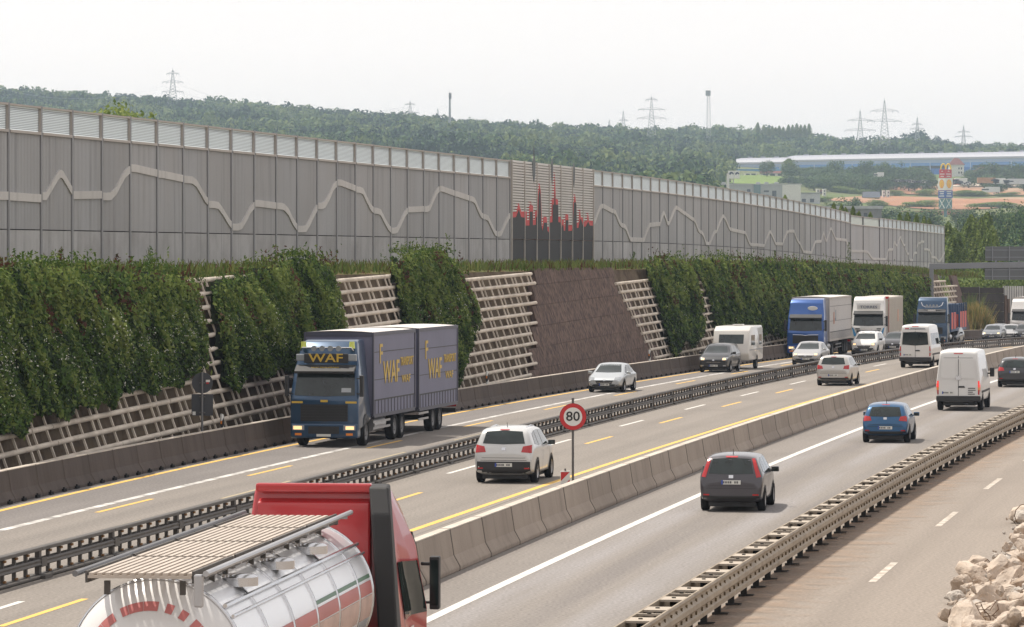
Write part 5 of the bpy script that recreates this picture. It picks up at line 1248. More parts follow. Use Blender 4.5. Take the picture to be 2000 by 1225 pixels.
# ring of red blocks and a red bar on the dome
def dome_y(r): return np.interp(r, [0, .30, .55, .75, .87, .975], [-.12, -.10, -.03, .08, .2, .36]) - .006
b = MB()
for k in range(26):
    t0 = 2*math.pi*k/26; t1 = t0 + (.235 if k not in (3, 4, 5, 8) else .12)
    if k in (16, 17, 18, 19, 20, 21, 22): continue
    vs = []
    for t_ in np.linspace(t0, t1, 4): 
        for rr in (.66, .71, .76): vs.append((math.cos(t_)*rr, dome_y(rr), ZC + math.sin(t_)*rr))
    b.add(vs, [(i*3 + j, i*3 + j + 1, i*3 + j + 4, i*3 + j + 3) for i in range(3) for j in range(2)])
b.build('red_ring', M('faded_red', (.50, .16, .15), .5), tk)
b = MB()
for zz, hh in ((ZC + .02, .13), (ZC - .42, .05)):
    for x in np.linspace(-.5, .5, 7)[:-1]:
        q = [(x + .02, zz - hh), (x + .135, zz - hh), (x + .135, zz + hh), (x + .02, zz + hh)]; b.add([(u, dome_y(math.hypot(u, v - ZC)) - .004, v) for u, v in q], [(0, 1, 2, 3)])
b.build('red_lettering', M('dome_red', (.38, .05, .06), .5), tk)
# side stripes on the right flank
def flank(nm, t0, t1, y0, y1, mat, o=.006):
    b = MB(); n = 10; ts = np.linspace(math.radians(t0), math.radians(t1), 7); ys = np.linspace(y0, y1, n); vs = [((R_ + o)*math.cos(t_), y, ZC + (R_ + o)*math.sin(t_)) for y in ys for t_ in ts]
    b.add(vs, [(i*7 + j, i*7 + j + 1, (i + 1)*7 + j + 1, (i + 1)*7 + j) for i in range(n - 1) for j in range(6)]); return b.build(nm, mat, tk, smooth=True)
flank('red_stripe', 3, 13, 2.3, 10.0, M('faded_band_red', (.42, .10, .09), .4)); flank('green_stripe', 15, 18, 5.6, 10.0, M('stripe_green', (.03, .12, .05), .4)); flank('pale_lettering_field', -16, 2, 2.3, 10.0, M('lettering_field', (.52, .36, .30), .5, var=.25, scale=2.2))
for t_, rr in ((42, .028), (34, .02)):
    t_ = math.radians(t_); b = MB(); b.tube([((R_ + .05)*math.cos(t_), y, ZC + (R_ + .05)*math.sin(t_)) for y in np.linspace(.4, 10.1, 12)], rr, 6); b.build('side_rail', m_chr, tk)
# walkway: four slatted sections carried on brackets, tube rails on both sides
m_grate = M('grating', (.47, .41, .35), .6, .3, var=.12, scale=3.); ZW = 3.33
for k in range(4):
    y0 = -.55 + k*2.52; b = MB()
    for j in range(13): x = -.56 + j*.0905; b.box(x, x + .052, y0, y0 + 2.36, ZW, ZW + .03)
    for y in np.linspace(y0, y0 + 2.36, 8): b.box(-.57, .575, y - .015, y + .015, ZW - .03, ZW - .001)
    b.build('walkway_grating', m_grate, tk)
    b = MB(); b.box(-.6, .6, y0 + 2.37, y0 + 2.50, ZW - .10, ZW + .012); b.box(-.6, -.575, y0, y0 + 2.37, ZW - .08, ZW + .05); b.box(.578, .603, y0, y0 + 2.37, ZW - .08, ZW + .05)
    for y in (y0 + .3, y0 + 2.0):
        for s in (1, -1): b.box(s*.42 - .03, s*.42 + .03, y - .03, y + .03, ZC + .86, ZW - .08)
    b.build('walkway_frame', m_dsteel, tk)
    if k in (1, 2, 3):
        b = MB(); b.lathe([(.22, 0), (.22, .10), (.18, .13), (.001, .14)], 20, X=Matrix.Translation((.62, y0 + .1, ZC + .78)) @ Matrix.Rotation(-math.pi/2, 4, 'Y')); b.build('manhole', m_chr, tk, autosm=.6)
for s, x, z in ((1, .74, ZW + .03), (-1, -.70, ZW + .02)):
    b = MB(); b.tube([(s*.6 if False else x, -.6, z), (x, 9.7, z + .02)], .035, 8)
    for y in np.linspace(0., 9.4, 7): b.box(min(x, x - s*.16), max(x, x - s*.16), y - .02, y + .02, z - .05, z - .02)
    b.build('hand_rail', m_rim if s > 0 else m_rimd, tk)
b = MB(); b.box(.60, .70, -.58, -.50, ZC + .75, ZW + .02); b.build('ladder_top', m_rim, tk, bevel=.02)
b = MB(); b.box(-1.2, 1.2, .2, 10.4, .95, 1.18); b.build('frame', m_trim, tk)
for y in (1.6, 2.9, 4.2):
    for s in (1, -1): wheel(tk, s*1.05, y, .5, .36, s, m_rimd)
    b = MB(); b.cyl((-1, y, .5), (1, y, .5), .07, n=8); b.build('axle', m_trim, tk)
for s in (1, -1): b = MB(); b.box(s*1.22 - .05, s*1.22 + .05, .9, 5.0, 1.0, 1.12); b.build('mudguard', m_trim, tk)
rearlights(tk, .1)
d = Vector((math.sin(a), math.cos(a), 0)); c = Vector(tk.location) + d*11.75
c = c + Vector((.06, 0, 0)); tu = thing('tractor_unit', 'bright red tractor unit with black corner fairing pulling the steel tank trailer', 'lorry', c, -a)
p_red = paint('lorry_red', (.40, .018, .022), 0, .3)
o, T = cab(tu, p_red, 3.64, roofw=.68, depth=2.2); front_kit(tu, T, p_red, lit=False); chassis(tu, -4.6, 1.0, (0, -3.7), fuel=(-2.7, -1.2), guard=False)
b = MB(); b.box(-.80, .80, -.98, -.80, 3.58, 3.70); b.build('roof_lip', p_red, tu, bevel=.03)
b = MB(); b.prism([(-.80, 2.0), (-.80, 3.50), (-.95, 3.44), (-1.0, 2.0)], lambda y, z, s: Vector(((-.78, .78)[s], y, z))); b.build('rear_panel', p_red, tu, fix=True, bevel=.03)
for s in (1, -1):
    b = MB(); b.prism([(-.80, .9), (-1.25, .9), (-1.25, 3.3), (-1.05, 3.66), (-.80, 3.70)] if s > 0 else [(-.80, .9), (-1.1, .9), (-1.1, 2.4), (-.80, 2.7)], lambda y, z, s_, s=s: Vector((s*((.98 if s_ else 1.25) - max(0, z - 2.5)*.18), y, z))); b.build('corner_fairing', m_trim if s > 0 else p_red, tu, fix=True, bevel=.03, seg=2)
    pass
for z0, z1, mm in ((1.30, 1.62, m_dome), (.95, 1.25, m_dome)):
    patch('side_lettering', tu, T, '+x', *rect(-.6, .9, z0, z1), mm, 6, 2, .012)
patch('side_strip', tu, T, '+x', *rect(-.75, -.45, 2.0, 3.3), m_cream, 3, 5, .012)
# ------------------------------------------------------------------ signs, delineators, gantry, rubble
m_sgrey = M('sign_back', (.045, .048, .055), .6, var=.05); m_spole = M('sign_pole', (.12, .115, .11), .5, .4); m_sw = M('sign_white', (.66, .66, .63), .4, var=.02); m_sr = M('sign_red', (.48, .018, .022), .4, var=.02)
m_ink = M('sign_black', (.012, .012, .012), .5)
p = offs(RB, 117.5, -.62); p = gnd(1119, 958); a = tang(RB, p.y)
sg = thing('speed_limit_sign', 'round 80 speed limit sign with red rim on a thin pole behind the concrete barrier', 'traffic sign', p, 0)
zc = CH - (814 - HZ)*p.y/F - p.z; R_ = 26.3*p.y/F
b = MB(); b.cyl((0, .03, 0), (0, .03, zc + R_ + .12), .035, n=10); b.cyl((0, .03, zc + R_ + .12), (0, .03, zc + R_ + .15), .042, n=10); b.build('pole', m_spole, sg)
b = MB(); b.lathe([(.001, -.012), (R_, -.012), (R_, .012), (.001, .012)], 40, X=Matrix.Rotation(math.pi/2, 4, 'Z') @ Matrix.Identity(4)); o = b.build('disc', m_sgrey, sg); o.location = (0, -.03, zc)
def ring(nm, r0, r1, y, mat, par):
    b = MB(); n = 48
    for k in range(n):
        t = 2*math.pi*k/n; b.v += [(math.cos(t)*r0, y, math.sin(t)*r0), (math.cos(t)*r1, y, math.sin(t)*r1)]
    for k in range(n): j = (k + 1) % n; b.f.append((2*k, 2*k + 1, 2*j + 1, 2*j)); b.m.append(0)
    o = b.build(nm, mat, par, fix=True); o.data.flip_normals() if o.data.polygons[0].normal.y > 0 else None
    o.location = (0, -.03, zc); return o
ring('white_face', .001, R_*.70, -.016, m_sw, sg); ring('red_rim', R_*.69, R_*.985, -.019, m_sr, sg)
text('80', R_*.98, m_ink, 'numeral', sg, at(0, -.052, zc), .003, R_*1.02)
for zz in (zc - .2, zc + .2): b = MB(); b.box(-.07, .07, -.02, .07, zz - .02, zz + .02); b.build('clamp', m_spole, sg)
p = gnd(1104, 962); bc = thing('warning_beacon', 'red and white striped warning beacon standing left of the speed sign pole', 'beacon', p, 0)
s = p.y/F; hw = 9.3*s; z1 = CH - (920 - HZ)*s - p.z; z0 = z1 - 1.0
b = MB(); b.box(-hw, hw, -.03, .03, z0, z1); b.build('plate', m_sw, bc, bevel=.012)
b = MB(); y = -.034; q = hw*.93
b.add([(-q, y, z1 - .29), (-q, y, z1 - .03), (q, y, z1 - .03)], [(0, 1, 2)])
for o_ in (.0, .46): b.add([(-q, y, z1 - .50 - o_), (q, y, z1 - .24 - o_), (q, y, z1 - .46 - o_*.98), (-q, y, min(z1 - .72 - o_, z1 - .70))], [(0, 1, 2, 3)]) if o_ == 0 else None
b.build('red_stripe', m_sr, bc)
b = MB(); b.box(-.22, .22, -.4, .4, 0, .1); b.cyl((0, 0, .1), (0, 0, z0 + .1), .03, n=8); b.build('base', m_black, bc, bevel=.02); b = MB(); b.cyl((0, 0, z1), (0, 0, z1 + .07), .025, n=8); b.build('top_pin', m_spole, bc)
# sign seen from behind at the left
lo, hi = 60., 420.
for _ in range(40):
    m = (lo + hi)/2; q = offs(LB, m, -.95)
    if 1000 + F*q.x/q.y < 395: lo = m
    else: hi = m
p = offs(LB, lo, -.95); Yb = p.y
sb = thing('traffic_sign', 'dark round and square traffic sign backs on one pole before the crib wall', 'traffic sign', p, 0); s = Yb/F
zz = lambda py: CH - (py - HZ)*s - p.z
b = MB(); b.cyl((0, -.04, 0), (0, -.04, zz(727)), .038, n=8); b.build('pole', M('pole_grey', (.16, .16, .165), .5, .3), sb)
b = MB(); b.lathe([(.001, -.01), (20.5*s, -.01), (20.5*s, .01), (.001, .01)], 32, X=Matrix.Translation((0, .02, zz(748))) @ Matrix.Rotation(math.pi/2, 4, 'Z')); b.build('round_plate', m_sgrey, sb)
b = MB(); b.box(-21*s, 21*s, .01, .03, zz(812), zz(770)); b.build('square_plate', m_sgrey, sb)
b = MB(); b.box(8*s, 13*s, -.002, .008, zz(750), zz(747)); b.build('sticker', m_sr, sb); b = MB(); b.box(7*s, 15*s, -.002, .008, zz(746.5), zz(742)); b.box(-19*s, -13*s, -.002, .008, zz(811), zz(804)); b.build('label_sticker', m_sw, sb)
for y_ in (748, 775, 806): b = MB(); b.box(-.1, .1, -.07, .0, zz(y_) - .02, zz(y_) + .02); b.build('clamp', m_spole, sb)
def delineator(px, py, ptop, lab):
    lo, hi = 60, 420.
    for _ in range(40):
        m = (lo + hi)/2; q = offs(LB, m, -1.0)
        if 1000 + F*q.x/q.y < px: lo = m
        else: hi = m
    p = offs(LB, lo, -1.0); r = thing('delineator_post', lab, 'post', p, -tang(LB, p.y)); h = CH - (ptop - HZ)*p.y/F - p.z
    tri = [(-.07, .05), (.07, .05), (.03, -.06), (-.03, -.06)]
    b = MB(); b.prism(tri, lambda x, y, s: Vector((x, y, 0 if s == 0 else h - (.04 if y > 0 else .0)))); b.build('post_body', m_sw, r, bevel=.01, fix=True)
    b = MB(); b.prism([(x*1.06, y*1.06) for x, y in tri], lambda x, y, s: Vector((x, y, (h - .45 + (y*1.2)) if s == 0 else h - .18 + y*1.2))); b.build('black_band', m_ink, r, fix=True)
    b = MB(); b.box(-.03, .03, -.068, -.064, h - .36, h - .25); b.build('reflector', m_orange, r)
delineator(433, 838, 808, 'white delineator post with black band right of the sign backs'); delineator(951, 750, 724, 'white delineator post below the crib wall, left of the brown panels')
delineator(1268, 700, 683, 'white delineator post in front of the brown panel wall'); delineator(1484, 672, 655, 'white delineator post behind the caravan')
# gantry
Yg = 360.; sgx = Yg/F; zg_ = g(Yg); px0 = 1819.5
gn = thing('sign_gantry', 'grey steel cantilever gantry carrying two large panels seen from behind', 'sign gantry', (px0*sgx - 1000*sgx, Yg, zg_)); zz = lambda py: CH - (py - HZ)*sgx - zg_; xx = lambda px: (px - px0)*sgx
m_gan = M('gantry_grey', (.21, .22, .235), .5, .3, var=.06); m_gpan = M('panel_back', (.115, .125, .13), .6, var=.08, scale=.6)
b = MB(); b.box(-.17, .17, -.17, .17, 0, zz(517)); b.box(-.4, .4, -.4, .4, 0, .12); b.build('column', m_gan, gn, bevel=.02)
b = MB(); b.prism([(xx(1815), zz(526)), (xx(2120), zz(521)), (xx(2120), zz(509)), (xx(1815), zz(515))], lambda x, z, s: Vector((x, -.2 if s == 0 else .2, z))); b.build('beam', m_gan, gn, bevel=.02, fix=True)
for x0, x1, y0, y1 in ((1924.5, 2060, 481.5, 509.5), (1923.5, 2060, 520.5, 546.5)):
    b = MB(); b.box(xx(x0), xx(x1), -.1, .0, zz(y1), zz(y0)); o = b.build('sign_panel', m_gpan, gn)
    b = MB()
    for px in (1938, 1971, 2004, 2040): b.box(xx(px) - .045, xx(px) + .045, -.22, -.1, zz(y1) - .02, zz(y0) + .02)
    for q in (.25, .75): b.box(xx(x0), xx(x1), -.14, -.101, zz(y0 + (y1 - y0)*q) - .04, zz(y0 + (y1 - y0)*q) + .04)
    b.build('stiffener', m_gan, gn)
b = MB(); 
for px in (1945, 1990, 2035): b.box(xx(px) - .06, xx(px) + .06, -.21, .05, zz(524), zz(508))
b.build('bracket', m_gan, gn)
# dark block wall, pale fence panels behind the far end
Yd = 425.; sd = Yd/F; gz = g(Yd); zz = lambda py: CH - (py - HZ)*sd - gz; xx = lambda px: (px - 1000)*sd
m_blk = M('dark_block', (.055, .050, .048), .9, var=.25, scale=.6, bump=.6, bs=3)
bw = thing('dark_block_wall', 'dark block noise wall closing the road end below the bright bushes', 'noise barrier', (0, Yd, gz))
for x0, x1, yt in ((1868, 1912, 561), (1912.6, 1960, 562)):
    for k in range(6):
        z0, z1 = 0 + k*.95, .92 + k*.95; z1 = min(z1, zz(yt))
        if z1 > z0: b = MB(); b.box(xx(x0), xx(x1), -.3 + .01*(k % 2), .3, z0, z1); b.build('wall_course', m_blk, bw)
b = MB(); b.box(xx(1912), xx(1912.7), -.36, .3, 0, zz(560)); b.build('post', m_post, bw)
for k, px in enumerate((1961.5, 1967)): b = MB(); b.box(xx(px), xx(px + 4.5), -.4, .3, 0, zz((577, 584)[k])); b.build('pillar', M('brown_pillar', (.12, .09, .075), .8), bw)
fw = thing('picket_wall', 'pale upright slat screen above the white truck at the right edge', 'fence', (0, Yd + 1.5, gz))
for k in range(12):
    px = 1962 + k*4.6; b = MB(); b.box(xx(px), xx(px) + .17, 0, .08, 1.2, zz(559)); b.build('slat', M('pale_slat', (.5, .5, .48), .6) if k == 0 else bpy.data.materials['pale_slat'], fw)
b = MB(); b.box(xx(1962), xx(2020), .09, .16, 0, zz(566)); b.build('back_rail', m_gpan, fw)
# ------------------------------------------------------------------ rubble of broken concrete
m_rub = M('broken_concrete', (.54, .46, .385), .9, var=.14, scale=2.6, bump=.9, bs=9, col2=(.30, .225, .165), c2s=2.0, c2w=.16, c2t=.56, coord='obj', fine=.3)
m_rub2 = M('broken_concrete_grey', (.40, .37, .335), .9, var=.16, scale=3., bump=.9, bs=9, col2=(.50, .44, .38), c2s=2.2, c2w=.16, c2t=.5, coord='obj', fine=.3)
m_rebar = M('rebar', (.15, .095, .06), .7, .4)
def rock(seed, sx, sy, sz):
    rg = random.Random(seed); bm = bmesh.new()
    for _ in range(26):
        v = Vector((rg.gauss(0, 1), rg.gauss(0, 1), rg.gauss(0, 1))).normalized(); m = max(abs(v.x), abs(v.y), abs(v.z)); v = v*(.6 + .4/m*.8)
        bm.verts.new((v.x*sx*.5, v.y*sy*.5, v.z*sz*.5))
    bmesh.ops.convex_hull(bm, input=bm.verts); bmesh.ops.delete(bm, geom=[v for v in bm.verts if not v.link_faces], context='VERTS')
    bmesh.ops.bevel(bm, geom=list(bm.edges), offset=.016*min(sx, sy, sz)*2, segments=2, profile=.6, affect='EDGES', clamp_overlap=True)
    bmesh.ops.subdivide_edges(bm, edges=[e for e in bm.edges if e.calc_length() > .07], cuts=2, use_grid_fill=True)
    bmesh.ops.triangulate(bm, faces=bm.faces)
    off = Vector((seed*3.1, seed*1.7, 0))
    for v in bm.verts:
        n1 = mnoise.noise(v.co*5 + off); n2 = mnoise.noise(v.co*14 + off); v.co += v.co.normalized()*(.055*n1 + .028*n2)*(sx + sy + sz)/1.8
    me = bpy.data.meshes.new('concrete_rubble'); bm.to_mesh(me); bm.free(); me.polygons.foreach_set('use_smooth', [True]*len(me.polygons)); me.set_sharp_from_angle(angle=.42); return me
RK = [rock(k, *random.choice(((.62, .5, .42), (.5, .45, .4), (.72, .42, .34), (.42, .4, .36), (.8, .6, .5)))) for k in range(12)]
for m_ in RK: m_.materials.append(random.choice((m_rub, m_rub, m_rub2)))
DESC = ['pale angular', 'rounded buff', 'flat slab like', 'small wedge shaped', 'big cracked', 'sandy coloured', 'greyish', 'blocky', 'tilted', 'rough edged']
heap = [(1998,1012,1.0,0),(2000,1045,.8,0),(1990,1058,.8,0),(2004,1066,.7,0),(1995,1074,.5,0),(2008,1085,.8,.1),(1978,1075,.55,0),(1990,1092,.6,0),(1965,1108,.95,0),(1984,1098,.8,.1),(2002,1112,.7,.1),(1952,1099,.6,0),(1911,1110,.95,0),(1902,1140,1.1,0),(1946,1128,1.3,0),(1985,1118,.6,0),(1880,1148,.8,0),(1921,1148,.5,0),(1866,1170,.75,0),(1892,1165,.8,0),(1998,1128,.6,0),(1935,1160,.75,0),(1975,1150,1.0,.05),(2004,1148,.8,.05),(1905,1172,.8,0),(1960,1174,.9,0),(1990,1168,1.0,.15),(1880,1196,1.0,0),(1930,1190,1.1,.1),(1865,1215,.95,0),(1905,1214,1.1,.1),(1955,1200,.8,.1),(1985,1188,.7,.15),(2005,1190,.9,.2),(1940,1222,.9,.15),(1975,1218,1.0,.2),(2003,1216,1.0,.25),(1888,1238,1.2,.1),(1925,1246,1.0,.1),(1965,1246,1.1,.2),(2005,1246,1.1,.2),(1850,1250,.9,0)]
for px, py, sc, up in list(heap):
    heap.append((px + random.uniform(4, 16), py + random.uniform(-4, 12), sc*random.uniform(.45, .85), up + random.uniform(0, .18)))
    if random.random() < .6: heap.append((px + random.uniform(-6, 12), py + random.uniform(2, 14), sc*random.uniform(.35, .6), up + .03))
for n, (px, py, sc, up) in enumerate(heap):
    p = gnd(px, py + 10); me = RK[n % len(RK)]; o = link('concrete_chunk', me); sc *= 1.08*p.y/80.
    o.location = p + Vector((0, 0, .17*sc + up)); o.rotation_euler = (random.uniform(-.6, .6), random.uniform(-.6, .6), random.uniform(0, 6.28)); o.scale = (sc*random.uniform(.9, 1.15), sc, sc*random.uniform(.85, 1.1))
    row = 'top end of the heap' if py < 1090 else 'upper middle of the heap' if py < 1135 else 'middle of the heap' if py < 1180 else 'bottom of the heap'
    col_ = 'by the right edge' if px > 1988 else 'right of centre' if px > 1955 else 'near its centre' if px > 1920 else 'left of centre' if px > 1890 else 'on its left rim'
    size_ = 'large' if sc > .85*p.y/80 else 'middling' if sc > .5*p.y/80 else 'small'
    tag(o, f'{size_} {DESC[n % 10]} concrete chunk, {row}, {col_}', 'concrete chunk', 'broken concrete in the heap beside the old road')
b = MB(); n_ = 16; hp = [(1999, 1000), (1975, 1062), (1948, 1096), (1906, 1118), (1880, 1150), (1862, 1180), (1852, 1225), (1845, 1262)]
for k, (px, py) in enumerate(hp):
    p = gnd(px, py)
    for j in range(8):
        q = j/7; b.v.append((p.x + q*4.2, p.y + q*.8, g(p.y) - .03 + .55*min(1, q*1.6)*(1 + .3*mnoise.noise(Vector((px*.05, q*4, 1))))))
for k in range(len(hp) - 1):
    for j in range(7): b.f.append((k*8 + j, (k + 1)*8 + j, (k + 1)*8 + j + 1, k*8 + j + 1)); b.m.append(0)
tag(b.build('debris', M('rubble_fines', (.46, .36, .27), .95, var=.2, scale=3., bump=1., bs=7, col2=(.30, .22, .16), c2s=1.5), smooth=True), kind='stuff')
_sm = []
for n in range(150):
    px = random.uniform(1800, 2000); py = random.uniform(1010, 1225)
    ed = np.interp(py, [1000, 1062, 1096, 1118, 1150, 1180, 1225], [1999, 1975, 1948, 1906, 1880, 1862, 1852])
    if px < ed - abs(random.gauss(0, 14)) - 4: continue
    p = gnd(px, py); o = link('concrete_fragment', RK[random.randrange(12)]); s_ = random.choice((.06, .08, .1, .14, .2, .3, .42)); up_ = .0 if px < ed + 6 else .45 if px > ed + 30 else .2; o.scale = (s_,)*3; o.location = p + Vector((0, 0, s_*.18 + up_)); o.rotation_euler = (random.random()*3, random.random()*3, random.random()*6)
    tag(o, 'small loose concrete crumb on the dusty ground around the heap', 'concrete fragment', 'loose crumbs round the heap')
def wire(pts, lab, r=.012):
    b = MB(); b.tube(pts, r, 6); o = b.build('reinforcing_bar', m_rebar, smooth=True); tag(o, lab, 'steel bar')
def wp_(px, py, h, base): q = gnd(*base); s = q.y/F; return Vector(((px - 1000)*s, q.y - .35, CH - (py - HZ)*s))
wire([wp_(x, y, 0, (1905, 1125)) for x, y in ((1913, 1108), (1918, 1096), (1925, 1090), (1931, 1098), (1934, 1103), (1943, 1111))], 'bent rusty bar arching over the pale chunk left of the heap')
wire([wp_(x, y, 0, (1992, 1030)) for x, y in ((2003, 982), (1990, 985), (1981, 994), (1978, 1006), (1983, 1020))], 'thin wire loop round the topmost rounded chunk')
wire([wp_(x, y, 0, (1850, 1235)) for x, y in ((1852, 1186), (1849, 1202), (1857, 1208), (1866, 1215))], 'short hooked wire poking out at the heap foot')
for k in range(5):
    x, y = 1915 + random.uniform(-15, 25), 1195 + random.uniform(-10, 10)
    wire([wp_(x + random.uniform(-26, 26)*q + 6*math.sin(q*5 + k), y + 14 - 36*q + random.uniform(-6, 6), 0, (1925, 1232)) for q in np.linspace(0, 1, 6)], ('curled', 'crossing', 'sagging', 'springy', 'kinked')[k] + ' rusty wire in the tangle at the bottom of the heap', .010)
# ------------------------------------------------------------------ far land: terrain, woods, buildings, pylons
GY = [440, 520, 700, 1000, 1500, 1800, 2200, 2700, 3300, 3900, 4600, 6500]
GU = [-500, 0, 500, 1000, 1400, 1700, 1800, 1880, 2000, 2500]
GP = [[512,505,480,430,360,325,285,240,190,200,215,260], [512,505,480,430,360,325,285,245,200,208,220,262], [512,505,480,430,365,335,300,265,231,238,245,270],
      [512,505,490,440,380,350,318,290,270,268,270,283], [530,515,500,460,412,390,356,331,292,268,272,286], [640,585,520,485,445,425,385,340,312,297,293,294], [650,592,525,487,446,425,386,338,305,286,287,293], [655,596,528,489,447,425,387,336,312,301,294,294],
      [662,600,530,490,448,425,388,334,314,302,294,294], [668,605,540,495,450,425,388,330,314,303,294,294]]
def zT(u, Y):
    j = max(k for k in range(len(GY) - 1) if GY[k] <= Y or k == 0); q = (Y - GY[j])/(GY[j + 1] - GY[j])
    i = max(k for k in range(len(GU) - 1) if GU[k] <= u or k == 0); v = min(max((u - GU[i])/(GU[i + 1] - GU[i]), 0), 1)
    z = lambda a, c: CH - (GP[a][c] - HZ)*GY[c]/F
    return (z(i, j)*(1 - q) + z(i, j + 1)*q)*(1 - v) + (z(i + 1, j)*(1 - q) + z(i + 1, j + 1)*q)*v
def GT(u, Y, dz=0.): return Vector(((u - 1000)*Y/F, Y, zT(u, Y) + dz))
m_field = M('far_meadow', (.105, .145, .048), .95, var=.25, scale=.01, col2=(.13, .13, .06), c2s=.006)
b = MB(); us = np.arange(-500, 2501, 60); Ys = np.concatenate([np.arange(440, 1000, 40), np.arange(1000, 4700, 100), [5200, 6000, 6500]])
for Y in Ys:
    for u in us: b.v.append(tuple(GT(u, Y)))
n = len(us)
for i in range(len(Ys) - 1):
    for k in range(n - 1): b.f.append((i*n + k, i*n + k + 1, (i + 1)*n + k + 1, (i + 1)*n + k)); b.m.append(0)
struct(b.build('terrain', m_field, smooth=True))
# wide ground under the road corridor
b = MB(); Ys = np.arange(-40, 441, 10.)
for Y in Ys: b.v += [(-300, Y, g(Y) - .06), (320, Y, g(Y) - .06)]
for i in range(len(Ys) - 1): b.f.append((2*i, 2*i + 1, 2*i + 3, 2*i + 2)); b.m.append(0)
struct(b.build('ground', M('bare_ground', (.26, .21, .165), .95, var=.2, scale=.3)))
def patchland(name, pts, mat, dz=.4, dens=14):
    us_ = [p[0] for p in pts]; b = MB(); q = [(u, v) for u, v in pts]
    def Yof(u, py):
        lo, hi = 700., 3800.
        for _ in range(40):
            m = (lo + hi)/2
            if HZ + F*(CH - zT(u, m))/m > py: lo = m
            else: hi = m
        return lo
    u0, u1 = min(us_), max(us_); cols = []
    for u in np.linspace(u0 + .01, u1 - .01, dens):
        ys = []
        for (xa, ya), (xb, yb) in zip(q, q[1:] + q[:1]):
            if (xa <= u) != (xb <= u): ys.append(ya + (yb - ya)*(u - xa)/(xb - xa))
        if len(ys) >= 2: cols.append((u, Yof(u, max(ys)), Yof(u, min(ys))))
    for u, a, c in cols:
        for k in range(6): Y = a + (c - a)*k/5; b.v.append(tuple(GT(u, Y, dz)))
    for i in range(len(cols) - 1):
        for k in range(5): b.f.append((i*6 + k, (i + 1)*6 + k, (i + 1)*6 + k + 1, i*6 + k + 1)); b.m.append(0)
    return struct(b.build(name, mat, smooth=True, fix=False))
m_earth = M('orange_earth', (.33, .17, .10), .95, var=.22, scale=.02, col2=(.36, .26, .18), c2s=.008, c2w=.06)
m_mead = M('bright_meadow', (.15, .21, .055), .95, var=.12, scale=.012)
m_grav = M('far_gravel', (.42, .36, .29), .95, var=.15, scale=.03)
patchland('earthworks', [(1600,392),(1650,386),(1720,384),(1800,386),(1900,390),(1990,386),(2080,390),(2080,405),(1960,405),(1920,411),(1800,410),(1700,398)], m_earth)
patchland('earthworks', [(1690,366),(1740,364),(1850,366),(1960,368),(2060,372),(2060,382),(1850,383),(1750,380)], m_earth, .5)
patchland('gravel_road', [(1815,362),(1900,361),(2060,363),(2060,367),(1900,366),(1820,367)], m_grav, .8)
patchland('meadow', [(1430,346),(1470,343),(1560,348),(1570,354),(1500,361),(1425,360)], m_mead, .5)
patchland('meadow', [(1590,362),(1660,354),(1740,356),(1745,363),(1640,367)], m_mead, .5)
patchland('earthworks', [(1360,318),(1432,316),(1436,322),(1365,324)], m_earth, .5)

R = lambda a, c: random.uniform(a, c)
# ---- tree prototypes
lf1 = leafmat('wood_leaf_dark', (.013, .034, .022), (.025, .054, .029), .02, fine=.12, tr=.15)
lf2 = leafmat('wood_leaf_mid', (.044, .092, .036), (.082, .136, .048), .02, fine=.12, tr=.15)
lf3 = leafmat('wood_leaf_light', (.105, .155, .050), (.175, .215, .075), .02, fine=.12, tr=.2)
m_bark = M('bark', (.09, .07, .055), .9, var=.2)
def crown_pts(n, rx, rz, zc, lobes, rng, fill=.75):
    C = []
    for _ in range(lobes):
        d = rng.normal(size=3); d /= np.linalg.norm(d); C.append(np.array([d[0]*rx*.58, d[1]*rx*.58, zc + d[2]*rz*.58]) )
    C = np.array(C); R = rng.uniform(.38, .62, lobes); k = rng.integers(0, lobes, n)
    d = rng.normal(size=(n, 3)); d /= np.linalg.norm(d, axis=1)[:, None]; r = rng.uniform(fill, 1.05, n)**1.
    P = C[k] + d*np.array([rx, rx, rz])*(R[k]*r)[:, None]
    return P, d
def proto_tree(n, rx, rz, zc, size, seed, mats, lobes=11, col=False):
    rng = np.random.default_rng(seed); P, d = crown_pts(n, rx, rz, zc, lobes, rng)
    if col:                     # columnar poplar: points on a tapering spindle with upright tufts
        z = rng.uniform(.08, 1, n); az = rng.uniform(0, 6.283, n); prof = np.sin(np.pi*np.clip(z, 0, 1)**.8)**.6*(1 + .28*np.sin(az*3 + z*9 + seed) + .18*np.sin(az*7 - z*23))
        r = prof*rx*rng.uniform(.55, 1.05, n); P = np.stack([np.cos(az)*r, np.sin(az)*r, z*(zc + rz)], 1); d = np.stack([np.cos(az), np.sin(az), .4 + 0*az], 1)
    V = leafquads(P, rng.uniform(.6, 1.25, n)*size, d, .6, .7, rng); h = (P[:, 2] - P[:, 2].min())/np.ptp(P[:, 2])
    mi = np.clip(np.round(rng.normal(1.0, .55, n) + .25*np.sin(P[:, 0]*1.3 + seed)), 0, 2).astype(int)
    return V, mi
tm = [lf1, lf2, lf3]; TP = {}
tb = [leafmat('poplar_leaf_dark', (.065, .105, .028), (.10, .15, .04), .1, fine=.5), leafmat('poplar_leaf_mid', (.13, .19, .046), (.18, .24, .065), .1, fine=.5), leafmat('poplar_leaf_light', (.22, .28, .075), (.30, .34, .11), .1, fine=.5)]
